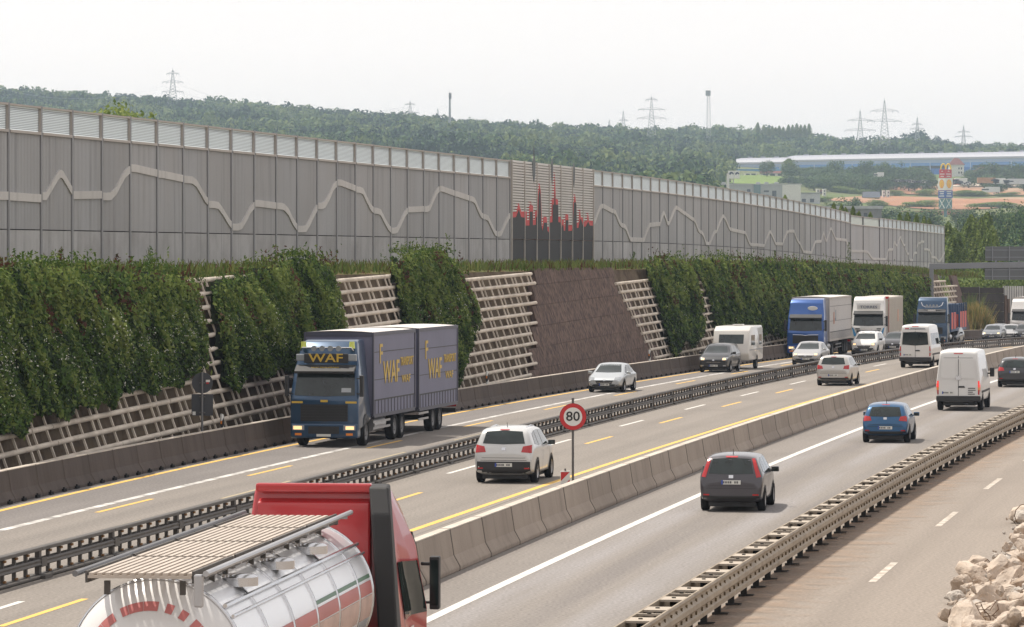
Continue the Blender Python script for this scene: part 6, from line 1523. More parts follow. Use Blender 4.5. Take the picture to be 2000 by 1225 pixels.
def tree_proto(kind, V, mi, h, r):
    o = quads('crown', V, tb if kind[0] in 'pbn' else tm, mi); me = o.data; bpy.data.objects.remove(o)
    b = MB(); b.tube([(0, 0, -.6), (.05, 0, h*.3), (0, .06, h*.65)], [r, r*.7, r*.25], 7)
    for k in range(5):
        a = k*1.3; b.tube([(0, 0, h*.25 + .05*h*k), (math.cos(a)*h*.12, math.sin(a)*h*.12, h*.42 + .05*h*k), (math.cos(a)*h*.2, math.sin(a)*h*.2, h*.58 + .05*h*k)], [r*.4, r*.25, r*.1], 5)
    o = b.build('trunk', m_bark); m2 = o.data; bpy.data.objects.remove(o); TP[kind] = (me, m2)
for k in range(3): tree_proto('round%d' % k, *proto_tree(1500, 5.2, 5.4, 6.2, .80, 40 + k, tm), 11., .35)
for k in range(2): tree_proto('near%d' % k, *proto_tree(5200, 4.8, 5., 5.4, .42, 60 + k, tm, 16), 10., .3)
for k in range(3): tree_proto('poplar%d' % k, *proto_tree(5200, 1.75, 7., 8., .40, 80 + k, tm, col=True), 15., .25)
for k in range(2): tree_proto('bush%d' % k, *proto_tree(2600, 3.2, 2.6, 2.3, .36, 90 + k, tm, 9), 4., .15)
def tree(kind, loc, s, label, group=None, cat='tree', name=None, sz=None):
    me, m2 = TP[kind]; r = thing(name or ('bush' if 'bush' in kind else 'poplar_tree' if 'poplar' in kind else 'leafy_tree'), label, cat, loc, random.uniform(0, 6.28), group)
    r.scale = (s*random.uniform(.92, 1.08), s, (sz or s)*random.uniform(.94, 1.06)); link('crown', me, r); link('trunk', m2, r); return r
def ground_tree(kind, px, pyb, pyt, Y, label, group=None, h0=None, **k):
    """tree whose top shows at (px, pyt), standing on the land at distance Y"""
    h0 = h0 or {'r': 12., 'n': 10.8, 'p': 15.2, 'b': 5.0}[kind[0]]; z = zT(px, Y) if Y > 440 else g(Y); top = CH - (pyt - HZ)*Y/F; s = max(.25, (top - z)/h0)
    wsc = k.pop('w', None); t_ = tree(kind, ((px - 1000)*Y/F, Y, z), s, label, group, **k)
    if wsc: t_.scale = (wsc, wsc, t_.scale[2])
    return t_
# belt of trees below the hall
belt = [(R(1588, 1832), R(320, 346)) for _ in range(44)] + [(R(1892, 2010), R(326, 344)) for _ in range(16)] + [(1545,312),(1562,322),(1580,330),(1602,330),(1622,318),(1632,310),(1650,326),(1668,318),(1690,309),(1703,310),(1722,308),(1738,318),(1757,314),(1772,322),(1790,328),(1812,330),(1830,335),(1900,330),(1915,318),(1935,312),(1955,322),(1975,316),(1990,310),(1608,342),(1640,340),(1662,338),(1700,335),(1745,338),(1775,342),(1720,342),(1685,346),(1625,350),(1498,310),(1540,338),(1555,343),(1575,343),(1590,346)]
for k, (px, pt) in enumerate(belt):
    if 1815 < px < 1888 and pt < 338: continue
    Y = 2500 if pt < 332 else 2330 if pt < 341 else 2260
    ground_tree('round%d' % (k % 3), px, 0, pt, Y + R(-40, 40), 'round green tree in the belt between the long blue hall and the car park', 'trees below the long blue hall', w=R(1.0, 1.45))
tall = ground_tree('poplar0', 1540, 0, 310, 2480, 'tall dark cone shaped tree before the left part of the blue hall', w=2.6)
# shrubs and trees of the middle ground behind the wall's far half
mid = [(1585,408,1500),(1600,398,1450),(1625,392,1400),(1650,396,1400),(1680,395,1380),(1705,402,1350),(1640,384,1500),(1665,378,1600),(1740,398,1400),(1765,396,1350),(1790,404,1300),(1815,400,1350),(1720,418,1200),(1745,414,1150),(1760,430,1100),(1700,430,1100),(1725,440,1000),(1545,398,1400),(1825,412,1300),(1520,402,1300),(1870,405,1500),(1895,400,1600)]
for k, (px, pt, Y) in enumerate(mid): ground_tree('round%d' % (k % 3), px, 0, pt, Y, 'dark bushy tree in the middle distance between the grey office block and the sign tower', 'dark trees behind the far noise wall', w=R(.7, 1.))
dk = [(1905,405,900),(1925,398,950),(1945,392,900),(1968,385,1000),(1990,380,950),(2010,384,900),(1930,425,800),(1955,415,800),(1985,405,800),(2005,410,780),(1945,450,700),(1970,440,700),(1995,445,690),(2015,450,690),(1890,415,1000),(1958,470,620),(1985,465,640),(2005,475,610),(1975,490,600),(1915,440,760)]
for k, (px, pt, Y) in enumerate(dk): ground_tree('round%d' % (k % 3), px, 0, pt, Y, 'dark dense tree of the wood right of the poplars', 'dark trees right of the poplars', w=R(.55, .8))
pop = [(1852,428,520),(1864,436,530),(1877,445,525),(1886,440,540),(1897,424,515),(1906,416,535),(1918,420,520),(1928,418,528),(1938,430,510),(1858,450,505),(1872,455,508),(1910,440,505),(1930,450,500),(1944,462,505)]
for k, (px, pt, Y) in enumerate(pop): ground_tree('poplar%d' % (k % 3), px, 0, pt, Y, 'slender green poplar in the row right of the wall end', 'poplars at the far end of the noise wall', w=R(.6, .82))
tips = [(1640,399,440),(1655,402,445),(1663,408,443),(1678,406,450),(1690,416,452),(1712,418,455),(1770,420,480),(1785,418,482),(1803,422,486),(1818,426,490),(1828,430,494),(1543,384,420),(1525,391,415),(1770,432,478)]
for k, (px, pt, Y) in enumerate(tips):
    Yp = max(Y, 441); i = (Yp - Y0W)/(LW_*ct); z = 6. + wdrop(Yp); top = CH - (pt - 7 - HZ)*Yp/F; s = (top - z)/15.2
    t_ = tree('poplar%d' % (k % 3), ((px - 1000)*Yp/F, Yp + 8, zT(px, Yp + 8) - .5), 1., 'small bright poplar just behind the noise wall, only its tip showing', 'poplar tips behind the noise wall'); t_.scale = (.55, .55, (top - t_.location.z)/15.2)
# leafy crown peeping over the left wall
for k, (px, pt, w_) in enumerate(((205,201,.8),(232,197,.9),(258,206,.7),(190,212,.6))):
    Y = 215 + 4*k; top = CH - (pt - HZ)*Y/F; t_ = tree('near%d' % (k % 2), ((px - 1000)*Y/F, Y, 5.6), w_*.7, 'loose bright green tree top showing over the left part of the noise wall', 'tree tops over the left wall'); t_.scale = (w_*.7, w_*.7, (top - 5.6)/10.6)
# bright bushes on the bank above the dark wall, yellow grass clump at its foot
for k, (px, pt, Y) in enumerate([(1862,534,452),(1878,528,456),(1895,522,460),(1910,530,452),(1922,536,455),(1940,540,452),(1958,542,456),(1975,540,452),(1992,538,456),(1885,540,448),(1870,545,447),(1905,545,447),(2010,540,452)]):
    ground_tree('bush%d' % (k % 2), px, 0, pt, Y, 'bright yellow green bush on the bank above the dark block wall', 'bright bushes above the dark wall', w=R(.75, 1.))
def clump(px, py, w_, h_, n, lab, cols, Y):
    p = Vector(((px - 1000)*Y/F, Y, g(Y))); P = []
    ro = thing('tall_grass_clump', lab, 'grass clump', p); x = RNG.normal(0, w_/2.4, n); y = RNG.normal(0, .7, n); h = h_*np.clip(1.05 - np.abs(x)/w_*1.1, .25, 1)*RNG.uniform(.55, 1.05, n)
    B = np.stack([x, y, 0*x], 1); az = RNG.uniform(0, 6.28, n); sd = np.stack([np.cos(az), np.sin(az), 0*az], 1)*.06; up = np.stack([RNG.normal(0, .22, n)*h, RNG.normal(0, .2, n)*h, h], 1)
    V = np.stack([B - sd, B + sd, B + up + sd*.25, B + up - sd*.25], 1); quads('blades', V, cols, RNG.integers(0, len(cols), n), ro)
    b = MB(); b.lathe([(.001, .35), (w_*.35, .25), (w_*.42, 0)], 10, X=Matrix.Rotation(-math.pi/2, 4, 'Y')); b.build('root_mound', m_soil, ro)
ly = leafmat('dry_grass_yellow', (.28, .22, .08), (.40, .31, .13), .8); lg = leafmat('dry_grass_green', (.12, .15, .05), (.2, .21, .08), .8)
clump(1905, 640, 2.2, 3.6, 2600, 'tall yellow dry grass clump beside the brown end wall', [ly, ly, lg], 398); clump(1922, 645, 1.8, 2.3, 1500, 'lower straw coloured grass clump in front of the dark wall', [ly, ly], 400)
clump(1950, 648, 2.2, 1.5, 1300, 'low green and yellow weeds at the foot of the dark wall', [lg, ly], 404); clump(1893, 620, 1.2, 4.6, 900, 'dark leafy weed against the dark wall', [lg, lf2], 410); clump(1975, 648, 1.6, 1.3, 800, 'low weeds before the pale slat screen', [lg, ly], 405)
for k in range(46):        # hedges and scrub on the open slope
    px = R(1570, 2010); pt = random.choice((R(372, 384), R(388, 400), R(404, 412)))
    if 1830 < px < 1866: continue
    Y = {0: 2230, 1: 1980, 2: 1750}[0 if pt < 386 else 1 if pt < 402 else 2]
    ground_tree('bush%d' % (k % 2), px, 0, HZ - (zT(px, Y) - CH)*F/Y - R(7, 15), Y, 'low green scrub bush on the open slope around the orange earth', 'scrub on the open slope', w=R(1.6, 3.2))
# ---- far woods: one mass
def woods(regions):
    protos = []
    for k in range(5):
        rng = np.random.default_rng(200 + k); n = 120; P, d = crown_pts(n, 5.2, 4.8, 5.2, 7, rng, .8); V = leafquads(P, rng.uniform(1.0, 2.5, n), d, .5, .8, rng)
        mi = np.clip(np.round(rng.normal(.75, .6, n) + .4*(d[:, 2])), 0, 2).astype(int); protos.append((V, mi))  # upward leaves take lighter tones: sunlit crown tops put into the colour
    Vs = []; Ms = []
    for u0, u1, Ya, Yb, sp, sc, keep in regions:
        Y = Ya
        while Y < Yb:
            x = (u0 - 1000)*Y/F; x1 = (u1 - 1000)*Y/F
            while x < x1:
                xx_ = x + R(-.4, .4)*sp; yy = Y + R(-.45, .45)*sp; u = 1000 + xx_*F/yy
                if keep(u, yy, mnoise.noise(Vector((xx_*.006, yy*.004, 1.7)))):
                    V, mi = protos[random.randrange(5)]; s = sc*R(.6, 1.22)*(1 + .25*mnoise.noise(Vector((xx_*.02, yy*.01, 4)))); a = R(0, 6.28); ca, sa = math.cos(a), math.sin(a)
                    Rm = np.array([[ca, -sa, 0], [sa, ca, 0], [0, 0, 1]]); Vs.append((V.reshape(-1, 3) @ Rm.T*np.array([s, s, s*R(.85, 1.25)]) + np.array([xx_, yy, zT(u, yy) - 1.]).reshape(1, 3)).reshape(-1, 4, 3))
                    sh = int(np.clip(round(random.gauss(0, .55) + 2.6*mnoise.noise(Vector((xx_*.012, yy*.006, 9.)))), -1, 1)); Ms.append(np.clip(mi + sh, 0, 2))
                x += sp
            Y += sp*1.05
    V = np.concatenate(Vs); mi = np.concatenate(Ms); print('wood trees', len(Vs), 'quads', len(V)); return quads('forest', V, tm, mi)
def keepL(u, Y, n):
    if 1365 < u < 1440 and Y < 2800: return False
    return not (u > 420 and n < -.30)
def keepR(u, Y, n):
    return n > -.30
fo = woods([(-120, 560, 2550, 3500, 9.5, 1.15, keepL), (500, 1060, 2050, 3500, 9.5, 1.1, keepL), (1000, 1400, 1350, 1900, 9., 1.0, lambda u, Y, n: u + (Y - 1350)*.05 < 1405), (1040, 1420, 1900, 3700, 11., 1.1, lambda u, Y, n: n > -.22 or Y < 2200),
            (1400, 1800, 2950, 3900, 12., 1.15, keepR), (1800, 2150, 2950, 3900, 12., 1.0, lambda u, Y, n: n > -.2)])
tag(fo, 'dense mixed wood covering the far hillsides', 'wood', kind='stuff')
# single trees standing out on the skyline
sk = [(1480,239),(1492,244),(1500,246),(1508,243),(1515,246),(1522,244),(1530,246),(1540,245),(1548,246),(1556,243),(1564,246),(1572,242),(1580,240)]
for k, (px, pt) in enumerate(sk): ground_tree('poplar%d' % (k % 3), px, 0, pt, 3500, 'thin tree in the row standing up on the skyline', 'thin trees on the skyline', w=1.7)
for k, (px, pt) in enumerate(((642,222),(660,218),(700,222),(718,226),(724,225))): ground_tree('poplar%d' % (k % 3), px, 0, pt, 3250, 'dark pointed conifer like tree above the wooded ridge', 'pointed trees on the wooded ridge', w=1.9)
# ---- buildings of the valley
def hb(px0, px1, pyb, pyt, Y, depth=14.):   # box extents from a facade seen at distance Y
    s = Y/F; return (px0 - 1000)*s, (px1 - 1000)*s, Y, Y + depth, CH - (pyb - HZ)*s, CH - (pyt - HZ)*s
def Yof(u, py):
    lo, hi = 700., 3800.
    for _ in range(40):
        m = (lo + hi)/2
        if HZ + F*(CH - zT(u, m))/m > py: lo = m
        else: hi = m
    return lo
def house(name, label, cat, px0, px1, pyb, pyt, Y, wallm, depth=14., windows=(), roof=None, winm=None, down=2.):
    if Y > 1160: Y = Yof((px0 + px1)/2, pyb)
    x0, x1, y0, y1, z0, z1 = hb(px0, px1, pyb, pyt, Y, depth); r = thing(name, label, cat, ((x0 + x1)/2, y0, z0)); w_ = (x1 - x0)/2; h = z1 - z0
    b = MB(); b.box(-w_, w_, 0, depth, -down, h); b.build('wall', wallm, r)
    for wx0, wx1, wy0, wy1 in windows:
        b = MB(); b.box(-w_ + wx0*2*w_, -w_ + wx1*2*w_, -.08, .02, wy0*h, wy1*h); b.build('window', winm or m_wind, r)
    if roof:
        kind, rm, rh = roof
        b = MB()
        if kind == 'hip': b.v += [(-w_ - .6, -.6, h), (w_ + .6, -.6, h), (w_ + .6, depth + .6, h), (-w_ - .6, depth + .6, h), (-w_ + min(w_*.7, depth*.45), depth/2, h + rh), (w_ - min(w_*.7, depth*.45), depth/2, h + rh)]; b.f += [(0, 1, 5, 4), (1, 2, 5), (2, 3, 4, 5), (3, 0, 4), (3, 2, 1, 0)]; b.m += [0]*5
        elif kind == 'gable': b.v += [(-w_ - .5, -.6, h), (w_ + .5, -.6, h), (w_ + .5, depth + .6, h), (-w_ - .5, depth + .6, h), (-w_ - .5, depth/2, h + rh), (w_ + .5, depth/2, h + rh)]; b.f += [(0, 1, 5, 4), (1, 2, 5), (2, 3, 4, 5), (3, 0, 4), (3, 2, 1, 0)]; b.m += [0]*5
        else: b.box(-w_ - .4, w_ + .4, -.4, depth + .4, h, h + rh)
        b.build('roof', rm, r)
    return r
m_wind = M('dark_window', (.04, .05, .06), .2); m_offg = M('office_grey', (.36, .37, .38), .8, var=.05, scale=.1); m_wh = M('render_white', (.62, .61, .58), .8, var=.05)
m_rt = M('red_tile', (.15, .068, .06), .85, var=.15, scale=.3); m_rt2 = M('pale_red_tile', (.21, .105, .09), .85, var=.12, scale=.3); m_bl1 = M('hall_pale', (.34, .42, .60), .5, var=.04); m_bl2 = M('hall_mid_blue', (.13, .27, .58), .5, var=.04); m_bl3 = M('hall_blue', (.025, .12, .40), .5, var=.04)
m_rfw = M('hall_roof', (.29, .30, .345), .5, var=.04); m_rg = M('grey_roof', (.22, .23, .25), .8, var=.1)
# long hall with barrel roof
def hall(label, x0, x1, ya, yb, top0, top1, h, segs):
    pa = Vector(((x0 - 1000)*ya/F, ya, 0)); pb = Vector(((x1 - 1000)*yb/F, yb, 0)); za = CH - (top0 - HZ)*ya/F; zb = CH - (top1 - HZ)*yb/F
    r = thing('industrial_hall', label, 'hall', (pa.x, pa.y, za - h)); d = pb - pa; L = d.length; u = d/L; nrm = Vector((-u.y, u.x, 0))
    def P(s, o, z): return u*s + nrm*o + Vector((0, 0, z + (zb - za)*s/L))
    def band_(nm, z0, z1, o, m_):
        b = MB(); b.hexa([P(0, o, z0), P(L, o, z0), P(L, 30, z0), P(0, 30, z0), P(0, o, z1), P(L, o, z1), P(L, 30, z1), P(0, 30, z1)]); b.build(nm, m_, r)
    band_('wall', -14, h*.16, 0, m_bl3); band_('mid_cladding', h*.16, h*.42, -.02, m_bl2); band_('upper_cladding', h*.42, h*.60, -.04, m_bl1)
    b = MB(); pr = [(-.4, h*.60), (-.3, h*.72), (1., h*.84), (4, h*.95), (9, h), (16, h), (30, h*.8), (30, h*.6)]
    b.prism(pr, lambda o, z, s: P(-.3 if s == 0 else L + .3, o, z)); b.build('roof', m_rfw, r, fix=True, autosm=.6)
    for k in range(segs):
        s = L*(k + .5)/segs; b = MB(); b.hexa([P(s - .35, -.25, -6), P(s + .35, -.25, -6), P(s + .35, 0, -6), P(s - .35, 0, -6), P(s - .35, -.25, h*.5), P(s + .35, -.25, h*.5), P(s + .35, 0, h*.5), P(s - .35, 0, h*.5)]); b.build('pilaster', m_bl1, r)
        b = MB(); b.hexa([P(s - .5, 8, h), P(s + .5, 8, h), P(s + .5, 12, h), P(s - .5, 12, h), P(s - .5, 8, h + .9), P(s + .5, 8, h + .9), P(s + .5, 12, h + .9), P(s - .5, 12, h + .9)]); b.build('roof_vent', m_rfw, r)
    for k in range(0, segs, 3):
        s0 = L*(k + .6)/segs; s1 = L*min(k + 2.4, segs)/segs; b = MB(); b.hexa([P(s0, -.1, h*.10), P(s1, -.1, h*.10), P(s1, 0, h*.10), P(s0, 0, h*.10), P(s0, -.1, h*.26), P(s1, -.1, h*.26), P(s1, 0, h*.26), P(s0, 0, h*.26)]); b.build('window', m_wind, r)
hall('long white and blue industrial hall with barrel roof, taller main part', 1536, 2120, 2760, 2560, 303.5, 293, 11.5, 15)
hall('lower left end part of the white and blue industrial hall', 1433, 1536, 2790, 2755, 308.5, 307, 11.5, 4)
house('canopy_roof', 'long bright blue flat canopy below the lower blue hall', 'roof', 1440, 1528, 335, 331.5, 2350, M('canopy_blue', (.10, .30, .52), .6), 8, roof=('flat', M('canopy_edge', (.14, .34, .55), .6), .4), down=.2)
house('pavilion', 'small pale pavilion with red roof under the blue canopy', 'building', 1487, 1530, 344, 338.5, 2300, m_wh, 10, [(.08, .3, .1, .8), (.4, .62, .1, .8), (.75, .92, .1, .8)], ('gable', m_rt, 1.6))
house('pavilion', 'tiny white kiosk left of the red roofed pavilion', 'building', 1455, 1478, 343.5, 338.5, 2310, m_wh, 8, [(.1, .4, .1, .8), (.55, .9, .1, .8)])
of = house('office_block', 'grey flat roofed office block with glass stair front behind the wall', 'building', 1400, 1564, 390, 361, 1500, m_offg, 16,
      [(.19, .24, .1, .9) if False else (.36, .40, .45, .7), (.30, .37, .12, .3), (.56, .62, .15, .32), (.56, .62, .5, .62), (.66, .71, .2, .6), (.82, .85, .15, .5), (.82, .85, .6, .85), (.87, .90, .15, .5), (.87, .90, .6, .85), (.93, .96, .15, .5), (.93, .96, .6, .85)], ('flat', M('office_parapet', (.42, .42, .42), .8), .5))
w_ = 164*of.location.y/F/2; h_ = 29*of.location.y/F
b = MB(); b.box(-w_ + .44*2*w_, -w_ + .52*2*w_, -.5, .0, -2, h_*1.02); b.build('stair_glazing', M('stair_glass', (.10, .17, .18), .15), of)
b = MB(); b.box(-w_ + .78*2*w_, w_, -.3, -.02, -2, h_); b.build('pale_wing', m_wh, of)
for q in (.09, .5, .6, .72): b = MB(); b.box(-w_ + q*2*w_ - .9, -w_ + q*2*w_ + .9, 4, 7, h_ + .5, h_ + 1.3); b.build('roof_unit', m_offg, of)
house('annex_building', 'low pale annex right of the grey office block', 'building', 1562, 1602, 397, 378, 1480, M('annex_pale', (.45, .46, .47), .8), 10, [(.1, .3, .1, .45), (.5, .7, .1, .45)], ('flat', m_rg, .4))
for px, lab in ((1595, 'left white slab of the first small twin tower pair'), (1607.5, 'right white slab of the first small twin tower pair')): house('slab_tower', lab, 'building', px, px + 6, 383, 369, 1700, m_wh, 5, [(.3, .7, .2, .4), (.3, .7, .6, .8)])
house('link_building', 'tiny red link between the two white slabs', 'building', 1601.2, 1607.3, 380, 371, 1702, m_rt2, 4, [(.2, .8, .3, .6)])
for px, lab in ((1724, 'left white slab of the second twin pair by the orange earth'), (1732.5, 'right white slab of the second twin pair by the orange earth')): house('slab_tower', lab, 'building', px, px + 5, 387, 371.5, 1800, m_wh, 5, [(.3, .7, .2, .4), (.3, .7, .6, .8)])
hs = house('gable_house', 'house with big slate roof and yellow gable before the orange earth', 'house', 1688, 1718, 390, 386, 1650, M('yellow_render', (.50, .40, .16), .8), 9, [(.72, .8, .1, .7), (.86, .93, .1, .7)], ('gable', M('slate_roof', (.10, .11, .13), .8, var=.1), 3.2))
house('grey_roof_hall', 'wide low hall with pale grey roof behind the wall step', 'hall', 1606, 1722, 428, 408, 1150, M('hall_grey_wall', (.20, .20, .21), .8), 20, [(.1, .16, .2, .6), (.3, .36, .2, .6), (.7, .76, .2, .6)], ('flat', M('hall_grey_roof', (.36, .37, .39), .7), .8))
fs = house('filling_station_roof', 'long flat red edged filling station canopy below the sign tower', 'canopy', 1766, 1893, 420, 413, 1780, M('canopy_red', (.46, .17, .13), .6), 14, roof=('flat', M('canopy_top', (.48, .30, .25), .7), .25), down=0)
for k in range(6):
    b = MB(); x = -13 + k*5.2; b.cyl((x, 4, -5), (x, 4, 0), .3, n=8); b.build('column', m_offg, fs)
b = MB(); b.box(-13.5, 13.5, 6, 13, -5, -.1); b.build('shop_front', m_wind, fs)
wh = house('white_house', 'white three storey house with hipped red roof behind the sign tower', 'house', 1856, 1883, 345, 322, 2600, m_wh, 12, [(.58, .68, .25, .42), (.76, .86, .25, .42), (.58, .68, .6, .78), (.76, .86, .6, .78)], ('hip', m_rt, 4.5))
house('white_house', 'white house with long balcony rows left of the sign tower', 'house', 1822, 1856, 340, 325, 2620, m_wh, 12, [(.05, .95, .2, .36), (.05, .95, .6, .76)], ('hip', m_rt, 4.5))
house('red_roof_barn', 'broad dark red roofed hall behind the lorry park', 'hall', 1895, 1965, 352, 341, 2550, m_rt2, 25, [(.2, .3, .1, .6)], ('hip', m_rt, 5.)); house('red_roof_barn', 'lower red roofed hall at the right edge behind the lorry park', 'hall', 1966, 2040, 350, 341, 2540, m_rt2, 25, [(.2, .3, .1, .6)], ('hip', m_rt, 4.))
house('white_tower', 'small white cube tower on the dark red hall', 'building', 1922, 1929, 330, 317, 2590, m_wh, 4, [(.3, .7, .5, .8)])
house('glasshouse', 'thin pale strip of a long low roof up on the wooded slope', 'building', 1025, 1262, 263, 260.3, 2950, M('pale_strip', (.74, .74, .72), .6), 12, [(.1, .14, .2, .8), (.4, .44, .2, .8)], ('flat', m_rfw, .25), down=2)
house('red_roof_barn', 'long dull red roof among the trees left of the mural masts', 'building', 958, 1042, 296, 293, 1500, M('brown_wall', (.16, .14, .13), .8), 12, [(.2, .3, .2, .7)], ('gable', M('dull_red', (.25, .15, .14), .8), 1.5))
house('container_hut', 'orange site hut at the foot of the wood behind the wall', 'hut', 1364, 1380, 358, 353, 1480, M('hut_orange', (.60, .25, .07), .6), 4, [(.2, .45, .3, .8)], ('flat', m_rt2, .3))
# swimming pool sign and white stack
Y = 1550; s = Y/F; z = lambda py: CH - (py - HZ)*s
ps = thing('double_board_sign', 'two white square boards with dark curled wave marks on a pole', 'sign', ((1432 - 1000)*s, Y, z(370)))
for x0, x1 in ((1422, 1433.5), (1434.2, 1444.5)):
    b = MB(); a, c = (x0 - 1432)*s, (x1 - 1432)*s; b.box(a, c, -.15, .15, z(349) - z(370), z(333.5) - z(370)); b.build('board', m_sw, ps)
    cx = (a + c)/2 + .1; q = (c - a)/11.5*1.15; zc_ = z(341) - z(370); b = MB()
    arc = [(cx + math.cos(t_)*4.2*q, zc_ + math.sin(t_)*4.6*q) for t_ in np.linspace(math.pi*1.0, .15, 10)] + [(cx + math.cos(t_)*1.9*q + .7*q, zc_ - .6*q + math.sin(t_)*2.2*q) for t_ in np.linspace(.1, math.pi, 8)]
    b.prism(arc, lambda x, zz_, s_: Vector((x, -.17 if s_ == 0 else -.152, zz_))); b.build('wave_mark', M('mark_navy', (.015, .025, .07), .5), ps, fix=True)
b = MB(); b.cyl((.1, 0, -8), (.1, 0, z(349) - z(370)), .2, n=8); b.build('pole', m_offg, ps)
st_ = thing('white_stack', 'slim white chimney stack left of the double board sign', 'chimney', ((1416.5 - 1000)*s, Y - 20, z(365))); b = MB(); b.cyl((0, 0, -6), (0, 0, z(341) - z(365)), .5, n=10); b.build('shaft', m_wh, st_); b = MB(); b.cyl((0, 0, z(341) - z(365)), (0, 0, z(340) - z(365)), .56, n=10); b.build('cap', m_offg, st_)
# sign tower
Y = Yof(1848, 424); s = Y/F; zb_ = CH - (422 - HZ)*s; z = lambda py: CH - (py - HZ)*s - zb_
tw = thing('sign_tower', 'tall square sign tower with yellow arches, shell panels, blue panels and crossed lattice base', 'sign tower', ((1848 - 1000)*s, Y + 3, zb_), math.radians(38))
m_ty = M('sign_yellow', (.85, .56, .02), .4, var=.02); m_tr = M('sign_panel_red', (.50, .02, .03), .4); m_tb = M('sign_panel_blue', (.03, .09, .33), .4); m_te = M('lattice_teal', (.10, .21, .23), .6); m_tor = M('sign_orange', (.75, .22, .02), .4)
H_ = 1.95
def face4(fn):
    for k in (0, 3): fn(Matrix.Rotation(k*math.pi/2, 4, 'Z'))
b = MB(); b.box(-.5, .5, -.5, .5, -8, z(408)); b.build('mast', m_te, tw)
b = MB(); b.box(-H_, H_, -H_, H_, z(347.5), z(331)); b.build('red_panel', m_tr, tw)
b = MB(); b.box(-H_ - .35, H_ + .35, -H_ - .35, H_ + .35, z(371), z(348.5)); b.build('white_panel', m_sw, tw)
b = MB(); b.box(-H_ - .3, H_ + .3, -H_ - .3, H_ + .3, z(387), z(371.8)); b.build('blue_panel', m_tb, tw)
b = MB(); b.box(-H_ - .15, H_ + .15, -H_ - .15, H_ + .15, z(408), z(387.6)); b.build('lattice_panel', m_te, tw)
def dec(X):
    # golden arches: two tall loops side by side
    b = MB(); XA = Matrix.Rotation(-math.radians(38), 4, 'Z')
    for cx in (-1.12, 1.12):
        b.tube([XA @ Vector((cx + math.cos(t_)*1.1, -1.2, z(331) + math.sin(t_)*(z(320) - z(331)))) for t_ in np.linspace(math.pi, 0, 14)], .34, 6)
    if len(tw.children) < 12: b.build('arches', m_ty, tw)
    b = MB()
    for k, (w_, zz_) in enumerate(((.5, 334.5), (1.5, 340), (1.1, 344.5))): b.add([X @ Vector(q) for q in ((-w_, -H_ - .03, z(zz_) - .17), (w_, -H_ - .03, z(zz_) - .17), (w_, -H_ - .03, z(zz_) + .17), (-w_, -H_ - .03, z(zz_) + .17))], [(0, 1, 2, 3)])
    b.build('white_line', m_sw, tw)
    c = z(359.8); o = -H_ - .38
    for rr, mm, dy in ((1.62, m_tor, 0), (1.3, m_ty, .03)):        # scallop shell: fan of ribs over a small foot
        pts = [(math.cos(t_)*rr*(.96 + .05*math.cos(t_*14)), math.sin(t_)*rr*1.25 + .1) for t_ in np.linspace(-.35, math.pi + .35, 30)] + [(-.62*rr/1.6, -1.75*rr/1.6), (.62*rr/1.6, -1.75*rr/1.6)]
        b = MB(); b.add([X @ Vector((x, o - dy, c + zz_)) for x, zz_ in pts], [tuple(range(len(pts)))]); b.build('shell_emblem', mm, tw)
    b = MB()
    for t_ in np.linspace(.5, math.pi - .5, 6):
        d_ = Vector((math.cos(t_), 0, math.sin(t_)*1.25)); n_ = Vector((-d_.z, 0, d_.x)).normalized()*.05; q0 = Vector((0, o - .05, c - 1.3)); q1 = Vector((d_.x*1.2, o - .05, c + d_.z*1.2)); b.add([X @ (q0 - n_), X @ (q0 + n_), X @ (q1 + n_), X @ (q1 - n_)], [(0, 1, 2, 3)])
    b.build('shell_rib', m_tor, tw)
    o = -H_ - .33; b = MB()
    for zz_, w_ in ((374.5, 1.5), (378.5, 1.2), (383, 1.6)): b.add([X @ Vector(q) for q in ((-w_, o, z(zz_) - .2), (w_, o, z(zz_) - .2), (w_, o, z(zz_) + .2), (-w_, o, z(zz_) + .2))], [(0, 1, 2, 3)])
    b.build('white_line', m_sw, tw)
    o = -H_ - .22
    for sg_ in (1, -1):
        b = MB(); b.cyl(X @ Vector((-1.7*sg_, o, z(407))), X @ Vector((1.7*sg_, o, z(388.5))), .17, n=6); b.build('cross_brace', m_sw, tw)
face4(dec)
